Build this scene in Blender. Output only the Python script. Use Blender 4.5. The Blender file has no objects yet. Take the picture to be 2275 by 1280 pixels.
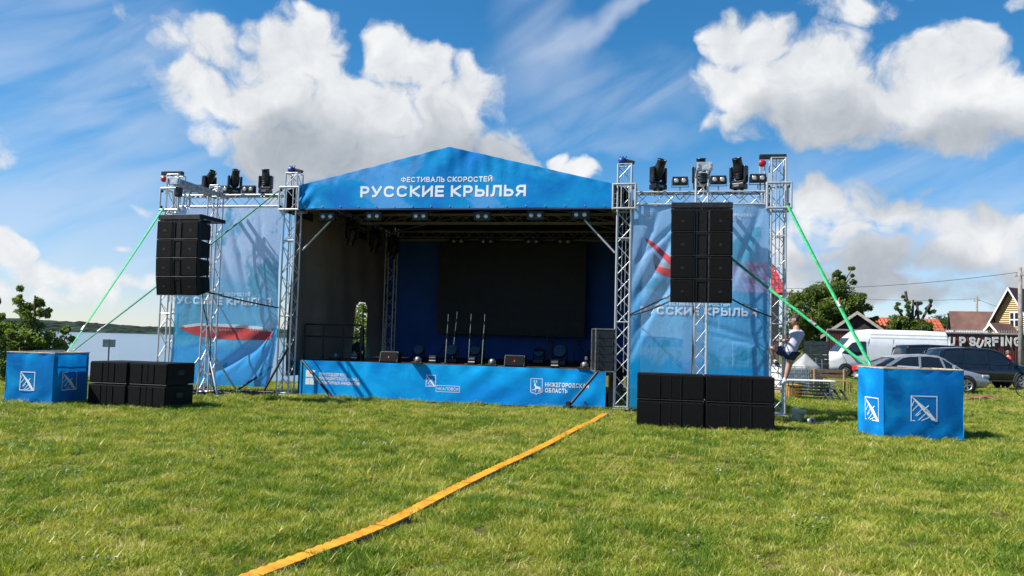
import bpy, bmesh, math, random
import numpy as np
from mathutils import Vector, Matrix, Euler

scene = bpy.context.scene
COL = scene.collection
rnd = random.Random(7)
NPR = np.random.default_rng(11)
PI = math.pi
R = math.radians

# ------------------------------------------------------------------ camera
FPX, W0, H0 = 1800.0, 2275.0, 1280.0
CAM_H = 1.6
PITCH, ROLL = math.atan(117 / FPX), R(1.55)
cam_d = bpy.data.cameras.new('camera')
cam_d.sensor_width = 36.0
cam_d.lens = FPX / W0 * 36.0
cam_d.clip_start, cam_d.clip_end = 0.1, 6000
cam = bpy.data.objects.new('camera', cam_d)
COL.objects.link(cam)
CM = Matrix.Rotation(PI / 2 + PITCH, 3, 'X') @ Matrix.Rotation(ROLL, 3, 'Z')
cam.location = (0, 0, CAM_H)
cam.rotation_euler = CM.to_euler()
scene.camera = cam

def ray(px, py):
    return CM @ Vector(((px - W0 / 2) / FPX, (H0 / 2 - py) / FPX, -1.0))

def at(px, py, D):
    """a point of the place seen at that picture position, D metres in front of the camera"""
    d = ray(px, py)
    return Vector((0, 0, CAM_H)) + d * (D / d.y)

def gp(px, py, z=0.0):
    d = ray(px, py)
    return Vector((0, 0, CAM_H)) + d * ((z - CAM_H) / d.z)

# ------------------------------------------------------------------ light
SUN_EL, SUN_TO = R(49), Vector((-1.0, -0.22, 0)).normalized()
S3 = Vector((SUN_TO.x * math.cos(SUN_EL), SUN_TO.y * math.cos(SUN_EL), math.sin(SUN_EL)))
sun_d = bpy.data.lights.new('sun', 'SUN')
sun_d.energy, sun_d.angle, sun_d.color = 5.0, R(0.53), (1.0, 0.95, 0.87)
sun = bpy.data.objects.new('sun', sun_d)
COL.objects.link(sun)
sun.rotation_euler = S3.to_track_quat('Z', 'Y').to_euler()

scene.view_settings.view_transform = 'Standard'
scene.view_settings.look = 'None'
scene.view_settings.exposure = 0.85
scene.view_settings.gamma = 1.0
scene.render.engine = 'CYCLES'
scene.cycles.max_bounces = 5
scene.cycles.diffuse_bounces = 3
scene.cycles.glossy_bounces = 2
scene.cycles.transmission_bounces = 3
scene.cycles.transparent_max_bounces = 12

# ------------------------------------------------------------------ node helpers
def N(nt, t, **kw):
    n = nt.nodes.new(t)
    for k, v in kw.items():
        setattr(n, k, v)
    return n

def put(nt, sock, v):
    if hasattr(v, 'is_output') or isinstance(v, bpy.types.NodeSocket):
        nt.links.new(v, sock)
    else:
        sock.default_value = v

def mth(nt, op, a, b=None, c=None, clamp=False):
    n = N(nt, 'ShaderNodeMath', operation=op, use_clamp=clamp)
    for i, v in enumerate((a, b, c)):
        if v is not None:
            put(nt, n.inputs[i], v)
    return n.outputs[0]

def vmth(nt, op, a, b=None):
    n = N(nt, 'ShaderNodeVectorMath', operation=op)
    put(nt, n.inputs[0], a)
    if b is not None:
        put(nt, n.inputs[1], b)
    return n.outputs['Value'] if op in ('LENGTH', 'DOT_PRODUCT', 'DISTANCE') else n.outputs[0]

def mrange(nt, v, a, b, c=0.0, d=1.0, smooth=True):
    n = N(nt, 'ShaderNodeMapRange', interpolation_type='SMOOTHSTEP' if smooth else 'LINEAR')
    for i, x in enumerate((v, a, b, c, d)):
        put(nt, n.inputs[i], x)
    return n.outputs[0]

def noise(nt, vec, scale, detail=4, rough=0.55, dist=0.0):
    n = N(nt, 'ShaderNodeTexNoise')
    if vec is not None:
        put(nt, n.inputs['Vector'], vec)
    n.inputs['Scale'].default_value = scale
    n.inputs['Detail'].default_value = detail
    n.inputs['Roughness'].default_value = rough
    n.inputs['Distortion'].default_value = dist
    return n.outputs['Fac']

def mixc(nt, f, a, b, mode='MIX'):
    n = N(nt, 'ShaderNodeMix', data_type='RGBA', blend_type=mode)
    put(nt, n.inputs[0], f)
    for s, v in ((n.inputs[6], a), (n.inputs[7], b)):
        if isinstance(v, tuple) and len(v) == 3:
            v = (*v, 1)
        put(nt, s, v)
    return n.outputs[2]

# ------------------------------------------------------------------ sky with clouds
world = bpy.data.worlds.new('World')
scene.world = world
world.use_nodes = True
wt = world.node_tree
wt.nodes.clear()

def cloud_group(name, blobs):
    g = bpy.data.node_groups.new(name, 'ShaderNodeTree')
    g.interface.new_socket('Vector', in_out='INPUT', socket_type='NodeSocketVector')
    g.interface.new_socket('Value', in_out='OUTPUT', socket_type='NodeSocketFloat')
    gi, go = N(g, 'NodeGroupInput'), N(g, 'NodeGroupOutput')
    acc = None
    for (px, py, rx, ry, st) in blobs:
        c = ray(px, py).normalized()
        d = vmth(g, 'SUBTRACT', gi.outputs[0], tuple(c))
        d = vmth(g, 'MULTIPLY', d, (FPX / rx, FPX / rx, FPX / ry))
        q = vmth(g, 'DOT_PRODUCT', d, d)
        v = mth(g, 'MULTIPLY_ADD', q, -0.62 * st, st)
        acc = v if acc is None else mth(g, 'MAXIMUM', acc, v)
    acc = mth(g, 'MAXIMUM', acc, -1.2)
    g.links.new(acc, go.inputs[0])
    return g

CUMULUS = [
    (360, 55, 95, 60, .62), (480, 110, 100, 75, .85), (400, 165, 90, 50, .8), (1285, 374, 50, 28, .9),
    (600, 110, 85, 95, 1), (690, 110, 85, 85, 1), (860, 130, 70, 75, 1), (960, 160, 80, 70, 1), (1050, 215, 75, 85, 1),
    (600, 235, 170, 85, 1), (450, 205, 95, 60, .9), (770, 245, 190, 110, 1), (960, 290, 165, 110, 1), (680, 330, 160, 60, 1),
    (560, 350, 80, 45, .8), (1090, 330, 85, 65, .9), (800, 370, 200, 55, .9), (430, 90, 75, 75, .55), (300, 110, 60, 45, .45), (745, 55, 40, 18, .35),
    (850, 350, 290, 75, .95), (1120, 375, 110, 50, .8), (620, 390, 120, 40, .6), (520, 290, 120, 60, .8),
    (1255, 355, 36, 28, 1), (1315, 380, 32, 22, 1), (1280, 400, 65, 26, .9),
    (1600, 70, 58, 58, 1), (1680, 90, 85, 62, 1), (1680, 190, 125, 90, 1), (1800, 140, 110, 70, .9), (1880, 215, 130, 75, 1),
    (2090, 150, 95, 70, 1), (2160, 120, 60, 48, 1), (2130, 215, 130, 75, 1), (2000, 240, 170, 60, 1), (2230, 265, 95, 55, 1),
    (1760, 190, 190, 95, 1), (1930, 245, 210, 75, 1), (2120, 280, 190, 55, .95), (1700, 280, 130, 35, .6), (2000, 170, 120, 60, .8), (1620, 265, 60, 48, .7), (1890, 15, 120, 40, .6), (2270, 10, 40, 30, .5),
    (1830, 440, 85, 42, .85), (1945, 425, 60, 18, .5), (2050, 425, 45, 16, .45), (2180, 480, 62, 26, .9), (2270, 500, 45, 26, .9),
    (1850, 515, 120, 36, .8), (1960, 560, 140, 48, .9), (2110, 560, 140, 44, .9), (2250, 590, 90, 60, .8), (1800, 580, 80, 60, .8), (2010, 640, 240, 42, .7),
    (1900, 470, 150, 40, .8), (2080, 510, 170, 45, .85), (2230, 540, 110, 50, .9), (1870, 620, 200, 50, .85), (2150, 640, 190, 50, .85), (1700, 640, 120, 40, .6),
    (18, 555, 42, 34, 1), (75, 600, 65, 36, .9), (165, 618, 85, 28, .75), (268, 545, 42, 17, .6), (330, 478, 42, 15, .5), (90, 650, 150, 34, .7), (270, 640, 110, 30, .6),
    (-260, 300, 200, 90, .9), (-520, 480, 260, 70, .9), (2620, 330, 200, 80, .9), (2900, 560, 260, 70, .8),
]
VEIL = [
    (90, 190, 260, 220, 1.1), (60, 420, 300, 140, .9), (250, 330, 200, 120, .6), (150, 460, 260, 60, .8), (60, 330, 240, 60, .5), (400, 430, 200, 60, .4), (100, 700, 500, 90, .9), (350, 600, 300, 70, .6),
    (1330, 210, 190, 60, .55), (1440, 215, 120, 40, .6), (1300, 300, 190, 30, .5), (1180, 60, 60, 90, .4), (2150, 640, 420, 110, .9), (1980, 480, 330, 120, .7), (1500, 640, 300, 80, .5), (2000, 420, 300, 60, .3),
]
tc = N(wt, 'ShaderNodeTexCoord').outputs['Generated']
dirv = vmth(wt, 'NORMALIZE', tc)
sky = N(wt, 'ShaderNodeTexSky', sky_type='NISHITA', sun_disc=False)
sky.sun_elevation = SUN_EL
sky.sun_rotation = math.atan2(S3.x, S3.y)
sky.air_density, sky.dust_density, sky.ozone_density = 1.0, 0.0, 3.0
hs = N(wt, 'ShaderNodeHueSaturation')
wt.links.new(sky.outputs[0], hs.inputs['Color'])
hs.inputs['Saturation'].default_value = 1.1
hs.inputs['Value'].default_value = 1.0
cg = cloud_group('cumulus_field', CUMULUS)
vg = cloud_group('veil_field', VEIL)

def grp(g, vec):
    n = N(wt, 'ShaderNodeGroup', node_tree=g)
    wt.links.new(vec, n.inputs[0])
    return n.outputs[0]

# warped lookup so that the outlines billow
wn = N(wt, 'ShaderNodeTexNoise')
wt.links.new(dirv, wn.inputs['Vector'])
wn.inputs['Scale'].default_value = 13.0
wn.inputs['Detail'].default_value = 3.0
warp = vmth(wt, 'MULTIPLY', vmth(wt, 'SUBTRACT', wn.outputs['Color'], (0.5, 0.5, 0.5)), (0.085, 0.0, 0.075))
dw = vmth(wt, 'ADD', dirv, warp)
base = grp(cg, dw)
lightward = (-0.030, 0.0, 0.048)
BODIES = [(640, 270, 220, 130, 1), (930, 310, 270, 150, 1), (1720, 230, 190, 120, 1), (2060, 270, 280, 110, 1), (1880, 520, 190, 90, 1), (2120, 570, 260, 110, 1),
          (100, 640, 160, 50, .8), (1285, 395, 60, 26, .7)]
base_l = grp(cloud_group('cloud_bodies', BODIES), vmth(wt, 'ADD', dw, lightward))

vor = N(wt, 'ShaderNodeTexVoronoi', feature='F1', distance='EUCLIDEAN')
wt.links.new(dw, vor.inputs['Vector'])
vor.inputs['Scale'].default_value = 17.0
vor.inputs['Detail'].default_value = 1.0
vor.inputs['Roughness'].default_value = 0.5
vor.inputs['Lacunarity'].default_value = 2.4
cell = mth(wt, 'SUBTRACT', 0.5, vor.outputs['Distance'])
fine = noise(wt, dw, 26.0, 7, 0.64)
pf = mth(wt, 'ADD', mth(wt, 'MULTIPLY', cell, 0.6), mth(wt, 'MULTIPLY', mth(wt, 'SUBTRACT', fine, 0.5), 1.2))
fine_l = noise(wt, vmth(wt, 'ADD', dw, (-0.010, 0.0, 0.014)), 24.0, 3, 0.6)
dens = mth(wt, 'ADD', mth(wt, 'SUBTRACT', base, 0.22), mth(wt, 'MULTIPLY', pf, 0.8))
alpha = mrange(wt, dens, -0.04, 0.42)
# small relief facing the light, and the thick bodies shading their undersides
relief = mth(wt, 'ADD', mth(wt, 'MULTIPLY', mth(wt, 'SUBTRACT', fine, fine_l), 1.1), mth(wt, 'MULTIPLY', cell, 0.35))
under = mrange(wt, base_l, 0.25, 0.98)
lit = mth(wt, 'ADD', mth(wt, 'MULTIPLY', relief, 0.62), mth(wt, 'SUBTRACT', 1.0, mth(wt, 'MULTIPLY', under, 0.76)))
lit = mth(wt, 'ADD', lit, mth(wt, 'MULTIPLY', mth(wt, 'SUBTRACT', noise(wt, dirv, 9.0, 3, 0.55), 0.5), 0.6))
lit = mrange(wt, lit, -0.12, 1.22, smooth=False)
cr = N(wt, 'ShaderNodeValToRGB')
wt.links.new(lit, cr.inputs[0])
el = cr.color_ramp.elements
el[0].position, el[0].color = 0.0, (3.1, 3.5, 4.0, 1)
el[1].position, el[1].color = 1.0, (8.3, 8.4, 8.5, 1)
e = cr.color_ramp.elements.new(0.5)
e.color = (5.3, 5.6, 6.0, 1)
# high thin veil, drawn out along the wind
rot = N(wt, 'ShaderNodeVectorRotate', rotation_type='AXIS_ANGLE')
wt.links.new(dirv, rot.inputs['Vector'])
rot.inputs['Axis'].default_value = (0, 1, 0)
rot.inputs['Angle'].default_value = R(28)
stretched = vmth(wt, 'MULTIPLY', rot.outputs[0], (2.0, 2.0, 11.0))
vn = noise(wt, stretched, 2.2, 4, 0.5, 0.6)
veil = mth(wt, 'MULTIPLY', mrange(wt, grp(vg, dw), -0.5, 0.9), mrange(wt, vn, 0.22, 0.78))
# one long contrail-like streak
p0, p1 = ray(1140, 165).normalized(), ray(1445, -10).normalized()
nrm = p0.cross(p1).normalized()
sd = mth(wt, 'ADD', vmth(wt, 'DOT_PRODUCT', dw, tuple(nrm)), mth(wt, 'MULTIPLY', mth(wt, 'SUBTRACT', vn, 0.5), 0.02))
along = vmth(wt, 'DOT_PRODUCT', dirv, tuple((p1 - p0).normalized()))
a0 = p0.dot((p1 - p0).normalized())
streak = mth(wt, 'MULTIPLY', mrange(wt, mth(wt, 'ABSOLUTE', sd), 0.0, mrange(wt, along, a0, a0 + 0.2, 0.045, 0.012), 1.0, 0.0), mrange(wt, along, a0 - 0.05, a0 + 0.1))
streak = mth(wt, 'MULTIPLY', streak, mrange(wt, along, a0 + 0.32, a0 + 0.2))
veil = mth(wt, 'ADD', mth(wt, 'MULTIPLY', veil, 0.46), mth(wt, 'MULTIPLY', streak, 0.5), clamp=True)
sz = N(wt, 'ShaderNodeSeparateXYZ')
wt.links.new(dirv, sz.inputs[0])
tint = mixc(wt, mrange(wt, sz.outputs[2], 0.0, 0.30), (0.92, 0.98, 1.20), (0.40, 0.98, 1.20))
skyt = mixc(wt, 1.0, hs.outputs[0], tint, 'MULTIPLY')
skyc = mixc(wt, veil, skyt, (6.2, 6.8, 7.9))
skyc = mixc(wt, alpha, skyc, cr.outputs[0])
bg = N(wt, 'ShaderNodeBackground')
wt.links.new(skyc, bg.inputs[0])
bg.inputs[1].default_value = 0.064
wo = N(wt, 'ShaderNodeOutputWorld')
wt.links.new(bg.outputs[0], wo.inputs[0])
world.cycles.sampling_method = 'MANUAL'
world.cycles.sample_map_resolution = 512
scene.cycles.use_adaptive_sampling = True
scene.cycles.adaptive_threshold = 0.012
scene.cycles.use_denoising = True

# ------------------------------------------------------------------ materials
MATS = {}

def mat(name, col, rough=0.6, metal=0.0, var=0.12, vscale=5.0, bump=0.0, bscale=60.0, spec=0.5, col2=None, coat=0.0, stretch=(1, 1, 1)):
    if name in MATS:
        return MATS[name]
    m = bpy.data.materials.new(name)
    m.use_nodes = True
    nt = m.node_tree
    b = nt.nodes['Principled BSDF']
    co = vmth(nt, 'MULTIPLY', N(nt, 'ShaderNodeTexCoord').outputs['Object'], stretch)
    n1 = noise(nt, co, vscale, 5, 0.6)
    c2 = col2 or tuple(c * (1 - 2.2 * var) for c in col)
    c1 = tuple(min(1, c * (1 + var * 0.8)) for c in col)
    nt.links.new(mixc(nt, mrange(nt, n1, 0.3, 0.7), c2, c1), b.inputs['Base Color'])
    b.inputs['Roughness'].default_value = rough
    nt.links.new(mrange(nt, n1, 0.25, 0.75, max(0.02, rough - 0.08), min(1, rough + 0.08)), b.inputs['Roughness'])
    b.inputs['Metallic'].default_value = metal
    b.inputs['Specular IOR Level'].default_value = spec
    b.inputs['Coat Weight'].default_value = coat
    if bump:
        bp = N(nt, 'ShaderNodeBump')
        bp.inputs['Strength'].default_value = bump
        bp.inputs['Distance'].default_value = 0.01
        nt.links.new(noise(nt, co, bscale, 4, 0.6), bp.inputs['Height'])
        nt.links.new(bp.outputs[0], b.inputs['Normal'])
    MATS[name] = m
    return m

ALU = mat('aluminium', (0.62, 0.63, 0.65), 0.42, 0.55, 0.18, 9)
STEEL = mat('galvanised_steel', (0.46, 0.47, 0.48), 0.5, 0.6, 0.25, 8)
BLACKM = mat('black_powder_coat', (0.012, 0.012, 0.013), 0.5, 0.0, 0.3, 7)
BLACKP = mat('black_plastic', (0.009, 0.009, 0.010), 0.38, 0.0, 0.25, 7)
CABW = mat('speaker_cabinet_paint', (0.0065, 0.0065, 0.007), 0.6, 0.0, 0.3, 20, 0.6, 160, 0.2)
GRILLE = mat('speaker_grille_cloth', (0.0045, 0.0045, 0.005), 0.75, 0.0, 0.35, 30, 0.5, 320, 0.15)
GREYM = mat('grey_metal', (0.22, 0.225, 0.23), 0.45, 0.5, 0.2, 6)
LENS = mat('lamp_lens', (0.55, 0.55, 0.52), 0.12, 0.3, 0.1, 10)
LENSD = mat('dark_lens', (0.02, 0.025, 0.035), 0.06, 0.0, 0.1, 10, spec=0.6)
WHITEP = mat('white_print', (0.78, 0.80, 0.82), 0.75, 0.0, 0.04, 3)
WHITEPL = mat('white_plastic', (0.72, 0.72, 0.70), 0.45, 0.0, 0.1, 5)
REDP = mat('red_plastic', (0.55, 0.02, 0.025), 0.4, 0.0, 0.15, 5)
WOOD = mat('raw_wood', (0.36, 0.24, 0.13), 0.75, 0.0, 0.25, 6, 0.3, 60, stretch=(1, 1, 6))
PLY = mat('plywood', (0.58, 0.44, 0.29), 0.7, 0.0, 0.18, 8)
STRAPG = mat('green_webbing', (0.02, 0.42, 0.15), 0.7, 0.0, 0.2, 14, 0.4, 200)
RUBBER = mat('black_rubber', (0.015, 0.015, 0.015), 0.8, 0.0, 0.3, 10, 0.3, 80)
DARKWALL = mat('grey_tarpaulin', (0.25, 0.195, 0.165), 0.8, 0.0, 0.08, 1.2, 0.3, 5)
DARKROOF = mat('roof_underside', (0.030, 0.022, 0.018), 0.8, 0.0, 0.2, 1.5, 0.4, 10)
DECK = mat('stage_deck_board', (0.035, 0.03, 0.028), 0.6, 0.0, 0.3, 4)
BACKBLUE = mat('blue_backdrop_cloth', (0.018, 0.085, 0.34), 0.85, 0.0, 0.12, 1.0, 0.5, 6)

# ------------------------------------------------------------------ mesh helpers
def mesh(name, verts, faces, smooth=False):
    me = bpy.data.meshes.new(name)
    me.from_pydata([tuple(v) for v in verts], [], faces)
    me.update()
    if smooth:
        me.polygons.foreach_set('use_smooth', [True] * len(me.polygons))
    return me

def obj(name, me, m=None, parent=None, M=None):
    if m is not None and len(me.materials) == 0:
        me.materials.append(m)
    o = bpy.data.objects.new(name, me)
    COL.objects.link(o)
    if parent is not None:
        o.parent = parent
    if M is not None:
        o.matrix_basis = M
    return o

def tag(o, label=None, cat=None, group=None, kind=None):
    for k, v in (('label', label), ('category', cat), ('group', group), ('kind', kind)):
        if v:
            o[k] = v
    return o

def thing(name, label, cat, loc=(0, 0, 0), rotz=0.0, group=None, rot=None):
    o = bpy.data.objects.new(name, None)
    o.empty_display_size = 0.2
    COL.objects.link(o)
    o.location = loc
    o.rotation_euler = rot if rot is not None else (0, 0, rotz)
    return tag(o, label, cat, group)

def cyl_mesh(n, name='bar', cap=True):
    v, f = [], []
    for k in range(n):
        a = 2 * PI * k / n
        v += [(math.cos(a), math.sin(a), 0), (math.cos(a), math.sin(a), 1)]
    for k in range(n):
        j = (k + 1) % n
        f.append((2 * k, 2 * j, 2 * j + 1, 2 * k + 1))
    me = mesh(name, v, f, True)
    if cap:
        bm = bmesh.new(); bm.from_mesh(me)
        bm.verts.ensure_lookup_table()
        bm.faces.new([bm.verts[2 * k] for k in reversed(range(n))])
        bm.faces.new([bm.verts[2 * k + 1] for k in range(n)])
        bm.to_mesh(me); bm.free()
    return me

_cyl = {}
def bar(name, p0, p1, r, m, parent=None, n=6):
    """a round bar between two points; alike bars share one mesh"""
    key = (n, m.name)
    if key not in _cyl:
        _cyl[key] = cyl_mesh(n)
        _cyl[key].materials.append(m)
    p0, p1 = Vector(p0), Vector(p1)
    d = p1 - p0
    q = d.to_track_quat('Z', 'Y').to_matrix().to_4x4()
    return obj(name, _cyl[key], None, parent, Matrix.Translation(p0) @ q @ Matrix.Diagonal((r, r, d.length, 1)))

def box_data(sx, sy, sz, bev=0.0, seg=1, taper=None):
    bm = bmesh.new()
    bmesh.ops.create_cube(bm, size=1.0)
    for v in bm.verts:
        v.co = Vector((v.co.x * sx, v.co.y * sy, v.co.z * sz))
        if taper and v.co.z > 0:
            v.co.x *= taper; v.co.y *= taper
    if bev:
        bmesh.ops.bevel(bm, geom=list(bm.edges), offset=bev, segments=seg, affect='EDGES', profile=0.6)
    me = bpy.data.meshes.new('box')
    bm.to_mesh(me); bm.free()
    return me

_boxes = {}
def box(name, size, c, m, parent=None, bev=0.006, rot=None, seg=1):
    key = (tuple(round(s, 4) for s in size), bev, m.name, seg)
    if key not in _boxes:
        _boxes[key] = box_data(*size, bev=min(bev, min(size) * 0.45), seg=seg)
        _boxes[key].materials.append(m)
    M = Matrix.Translation(Vector(c))
    if rot is not None:
        M = M @ (rot if isinstance(rot, Matrix) else Euler(rot).to_matrix().to_4x4())
    return obj(name, _boxes[key], None, parent, M)

def join(parts):
    V, F = [], []
    for v, f in parts:
        o = len(V)
        V += [tuple(x) for x in v]
        F += [tuple(i + o for i in q) for q in f]
    return V, F

def strip(p0, p1, w, t=0.0, y=0.0):
    """flat quad in the x-z plane between two (x, z) points"""
    a, b = Vector(p0), Vector(p1)
    d = (b - a).normalized(); n = Vector((-d.y, d.x)) * w / 2
    return [(a.x + n.x, y, a.y + n.y), (a.x - n.x, y, a.y - n.y), (b.x - n.x, y, b.y - n.y), (b.x + n.x, y, b.y + n.y)], [(0, 1, 2, 3)]

def lathe(prof, n=20, axis='z'):
    v, f = [], []
    for k in range(n):
        a = 2 * PI * k / n
        for (r, z) in prof:
            v.append((r * math.cos(a), r * math.sin(a), z))
    m_ = len(prof)
    for k in range(n):
        j = (k + 1) % n
        for i in range(m_ - 1):
            f.append((k * m_ + i, j * m_ + i, j * m_ + i + 1, k * m_ + i + 1))
    return v, f

def tube(name, pts, r, m, parent=None, n=6, sub=1):
    """a bent tube through points (smoothed)"""
    P = [Vector(p) for p in pts]
    if sub > 1 and len(P) > 2:
        Q = []
        for i in range(len(P) - 1):
            p0, p1, p2, p3 = P[max(0, i - 1)], P[i], P[i + 1], P[min(len(P) - 1, i + 2)]
            for k in range(sub):
                t = k / sub
                Q.append(0.5 * ((2 * p1) + (p2 - p0) * t + (2 * p0 - 5 * p1 + 4 * p2 - p3) * t * t + (3 * p1 - p0 - 3 * p2 + p3) * t ** 3))
        P = Q + [P[-1]]
    v, f = [], []
    ref = Vector((0.3, 0.2, 1)).normalized()
    for i, p in enumerate(P):
        d = (P[min(i + 1, len(P) - 1)] - P[max(i - 1, 0)]).normalized()
        if abs(d.dot(ref)) > 0.98:
            ref = Vector((1, 0.2, 0)).normalized()
        a = d.cross(ref).normalized(); b = d.cross(a)
        rr = r[i] if isinstance(r, (list, tuple)) else r
        for k in range(n):
            w = 2 * PI * k / n
            v.append(p + (a * math.cos(w) + b * math.sin(w)) * rr)
    for i in range(len(P) - 1):
        for k in range(n):
            j = (k + 1) % n
            f.append((i * n + k, i * n + j, (i + 1) * n + j, (i + 1) * n + k))
    f.append(tuple(reversed(range(n)))); f.append(tuple(range((len(P) - 1) * n, len(P) * n)))
    return obj(name, mesh(name, v, f, True), m, parent)

def evaluated(o):
    dg = bpy.context.evaluated_depsgraph_get()
    me = bpy.data.meshes.new_from_object(o.evaluated_get(dg))
    d = o.data
    bpy.data.objects.remove(o)
    return me

def _ring(a0=0, a1=360, n=18, cx=.5, cy=.5, rx=.5, ry=.5, p=2.6):
    out = []
    for k in range(n + 1):
        a = R(a0 + (a1 - a0) * k / n); c, q = math.cos(a), math.sin(a)
        out.append((cx + rx * math.copysign(abs(c) ** (2 / p), c), cy + ry * math.copysign(abs(q) ** (2 / p), q)))
    return out
_bowl = [(.62, 1), (.88, .92), (1, .72), (.90, .50), (.62, .40)]
GLYPH = {
    'А': (1.0, [[(0, 0), (.5, 1), (1, 0)], [(.2, .3), (.8, .3)]]), 'Б': (.85, [[(.95, 1), (0, 1), (0, 0), (.65, 0), (.9, .08), (1, .28), (.9, .48), (.65, .56), (0, .56)]]),
    'В': (.85, [[(0, .53), (0, 0), (.6, 0), (.9, .07), (1, .27), (.9, .45), (.6, .53)], [(0, .53), (0, 1), (.6, 1), (.85, .93), (.92, .77), (.85, .6), (.6, .53), (0, .53)]]),
    'Г': (.72, [[(0, 0), (0, 1), (1, 1)]]), 'Д': (1.05, [[(0, -.16), (0, .02), (1, .02), (1, -.16)], [(.16, .05), (.28, 1), (.84, 1), (.84, .05)]]),
    'Е': (.80, [[(1, 1), (0, 1), (0, 0), (1, 0)], [(.05, .5), (.92, .5)]]), 'Ж': (1.35, [[(.5, 0), (.5, 1)], [(0, 1), (.46, .5), (0, 0)], [(1, 1), (.54, .5), (1, 0)]]),
    'З': (.85, [[(0, .86), (.2, 1), (.7, 1), (.93, .86), (.93, .66), (.7, .53), (.35, .53)], [(.7, .53), (1, .38), (1, .14), (.75, 0), (.2, 0), (0, .14)]]),
    'И': (.98, [[(0, 1), (0, 0)], [(0, .06), (1, .94)], [(1, 1), (1, 0)]]), 'Й': (.98, [[(0, 1), (0, 0)], [(0, .06), (1, .94)], [(1, 1), (1, 0)], [(.28, 1.28), (.5, 1.17), (.72, 1.28)]]),
    'К': (.92, [[(0, 0), (0, 1)], [(1, 1), (.12, .5), (1, 0)]]), 'Л': (.98, [[(0, 0), (.13, .04), (.22, .25), (.28, 1), (1, 1), (1, 0)]]),
    'М': (1.1, [[(0, 0), (0, 1), (.5, .3), (1, 1), (1, 0)]]), 'Н': (.95, [[(0, 0), (0, 1)], [(1, 0), (1, 1)], [(.05, .5), (.95, .5)]]),
    'О': (1.08, [_ring()]), 'П': (.95, [[(0, 0), (0, 1), (1, 1), (1, 0)]]), 'Р': (.85, [[(0, 0), (0, 1)] + _bowl + [(0, .40)]]),
    'С': (1.02, [_ring(42, 318)]), 'Т': (.88, [[(0, 1), (1, 1)], [(.5, .95), (.5, 0)]]), 'У': (.95, [[(0, 1), (.5, .28)], [(1, 1), (.5, .2), (.33, .02), (.08, 0)]]),
    'Ф': (1.2, [[(.5, -.03), (.5, 1.03)], _ring(ry=.33, cy=.5)]), 'Х': (.95, [[(0, 0), (1, 1)], [(0, 1), (1, 0)]]), 'Ц': (1.0, [[(0, 1), (0, 0), (.9, 0), (.9, 1)], [(.95, 0), (1.02, 0), (1.02, -.16)]]),
    'Ч': (.88, [[(0, 1), (0, .64), (.14, .46), (.4, .40), (1, .44)], [(1, 1), (1, 0)]]), 'Ы': (1.2, [[(0, 1), (0, 0), (.42, 0), (.62, .08), (.68, .28), (.62, .48), (.42, .56), (0, .56)], [(1, 0), (1, 1)]]),
    'Ь': (.85, [[(0, 1), (0, 0), (.65, 0), (.9, .08), (1, .28), (.9, .48), (.65, .56), (0, .56)]]), 'Я': (.88, [[(1, 0), (1, 1)] + [(1 - x, z) for x, z in _bowl] + [(1, .40)], [(.45, .40), (0, 0)]]),
    'S': (.85, [[(1, .80), (.86, .96), (.6, 1), (.3, 1), (.08, .92), (0, .75), (.1, .58), (.3, .53), (.7, .47), (.92, .4), (1, .25), (.92, .08), (.7, 0), (.3, 0), (.1, .06), (0, .2)]]),
    'U': (.88, [[(0, 1), (0, .3), (.14, .06), (.4, 0), (.6, 0), (.86, .06), (1, .3), (1, 1)]]), 'P': (.85, [[(0, 0), (0, 1)] + _bowl + [(0, .40)]]), 'R': (.88, [[(0, 0), (0, 1)] + _bowl + [(0, .40)], [(.55, .40), (1, 0)]]),
    'F': (.78, [[(0, 0), (0, 1), (1, 1)], [(.05, .5), (.85, .5)]]), 'I': (.0, [[(.5, 0), (.5, 1)]]), 'N': (.95, [[(0, 0), (0, 1), (1, 0), (1, 1)]]), 'G': (1.0, [_ring(42, 318), [(.60, .46), (1, .46), (1, .12)]]),
}

def outline(pts, t):
    """mitred ribbon of thickness t along a polyline"""
    P = [Vector(p) for p in pts]
    closed = (P[0] - P[-1]).length < 1e-4
    n = len(P); v = []
    for i in range(n):
        a = P[i] - P[i - 1] if i > 0 else (P[0] - P[-2] if closed else P[1] - P[0])
        b = P[i + 1] - P[i] if i < n - 1 else (P[1] - P[0] if closed else P[-1] - P[-2])
        a, b = a.normalized(), b.normalized()
        na, nb = Vector((-a.y, a.x)), Vector((-b.y, b.x))
        m_ = na + nb
        m_ = na if m_.length < 1e-3 else m_.normalized()
        k = min(2.2, 1 / max(0.2, m_.dot(na)))
        v += [P[i] + m_ * (t / 2 * k), P[i] - m_ * (t / 2 * k)]
    return v, [(2 * i, 2 * i + 1, 2 * i + 3, 2 * i + 2) for i in range(n - 1)]

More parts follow.
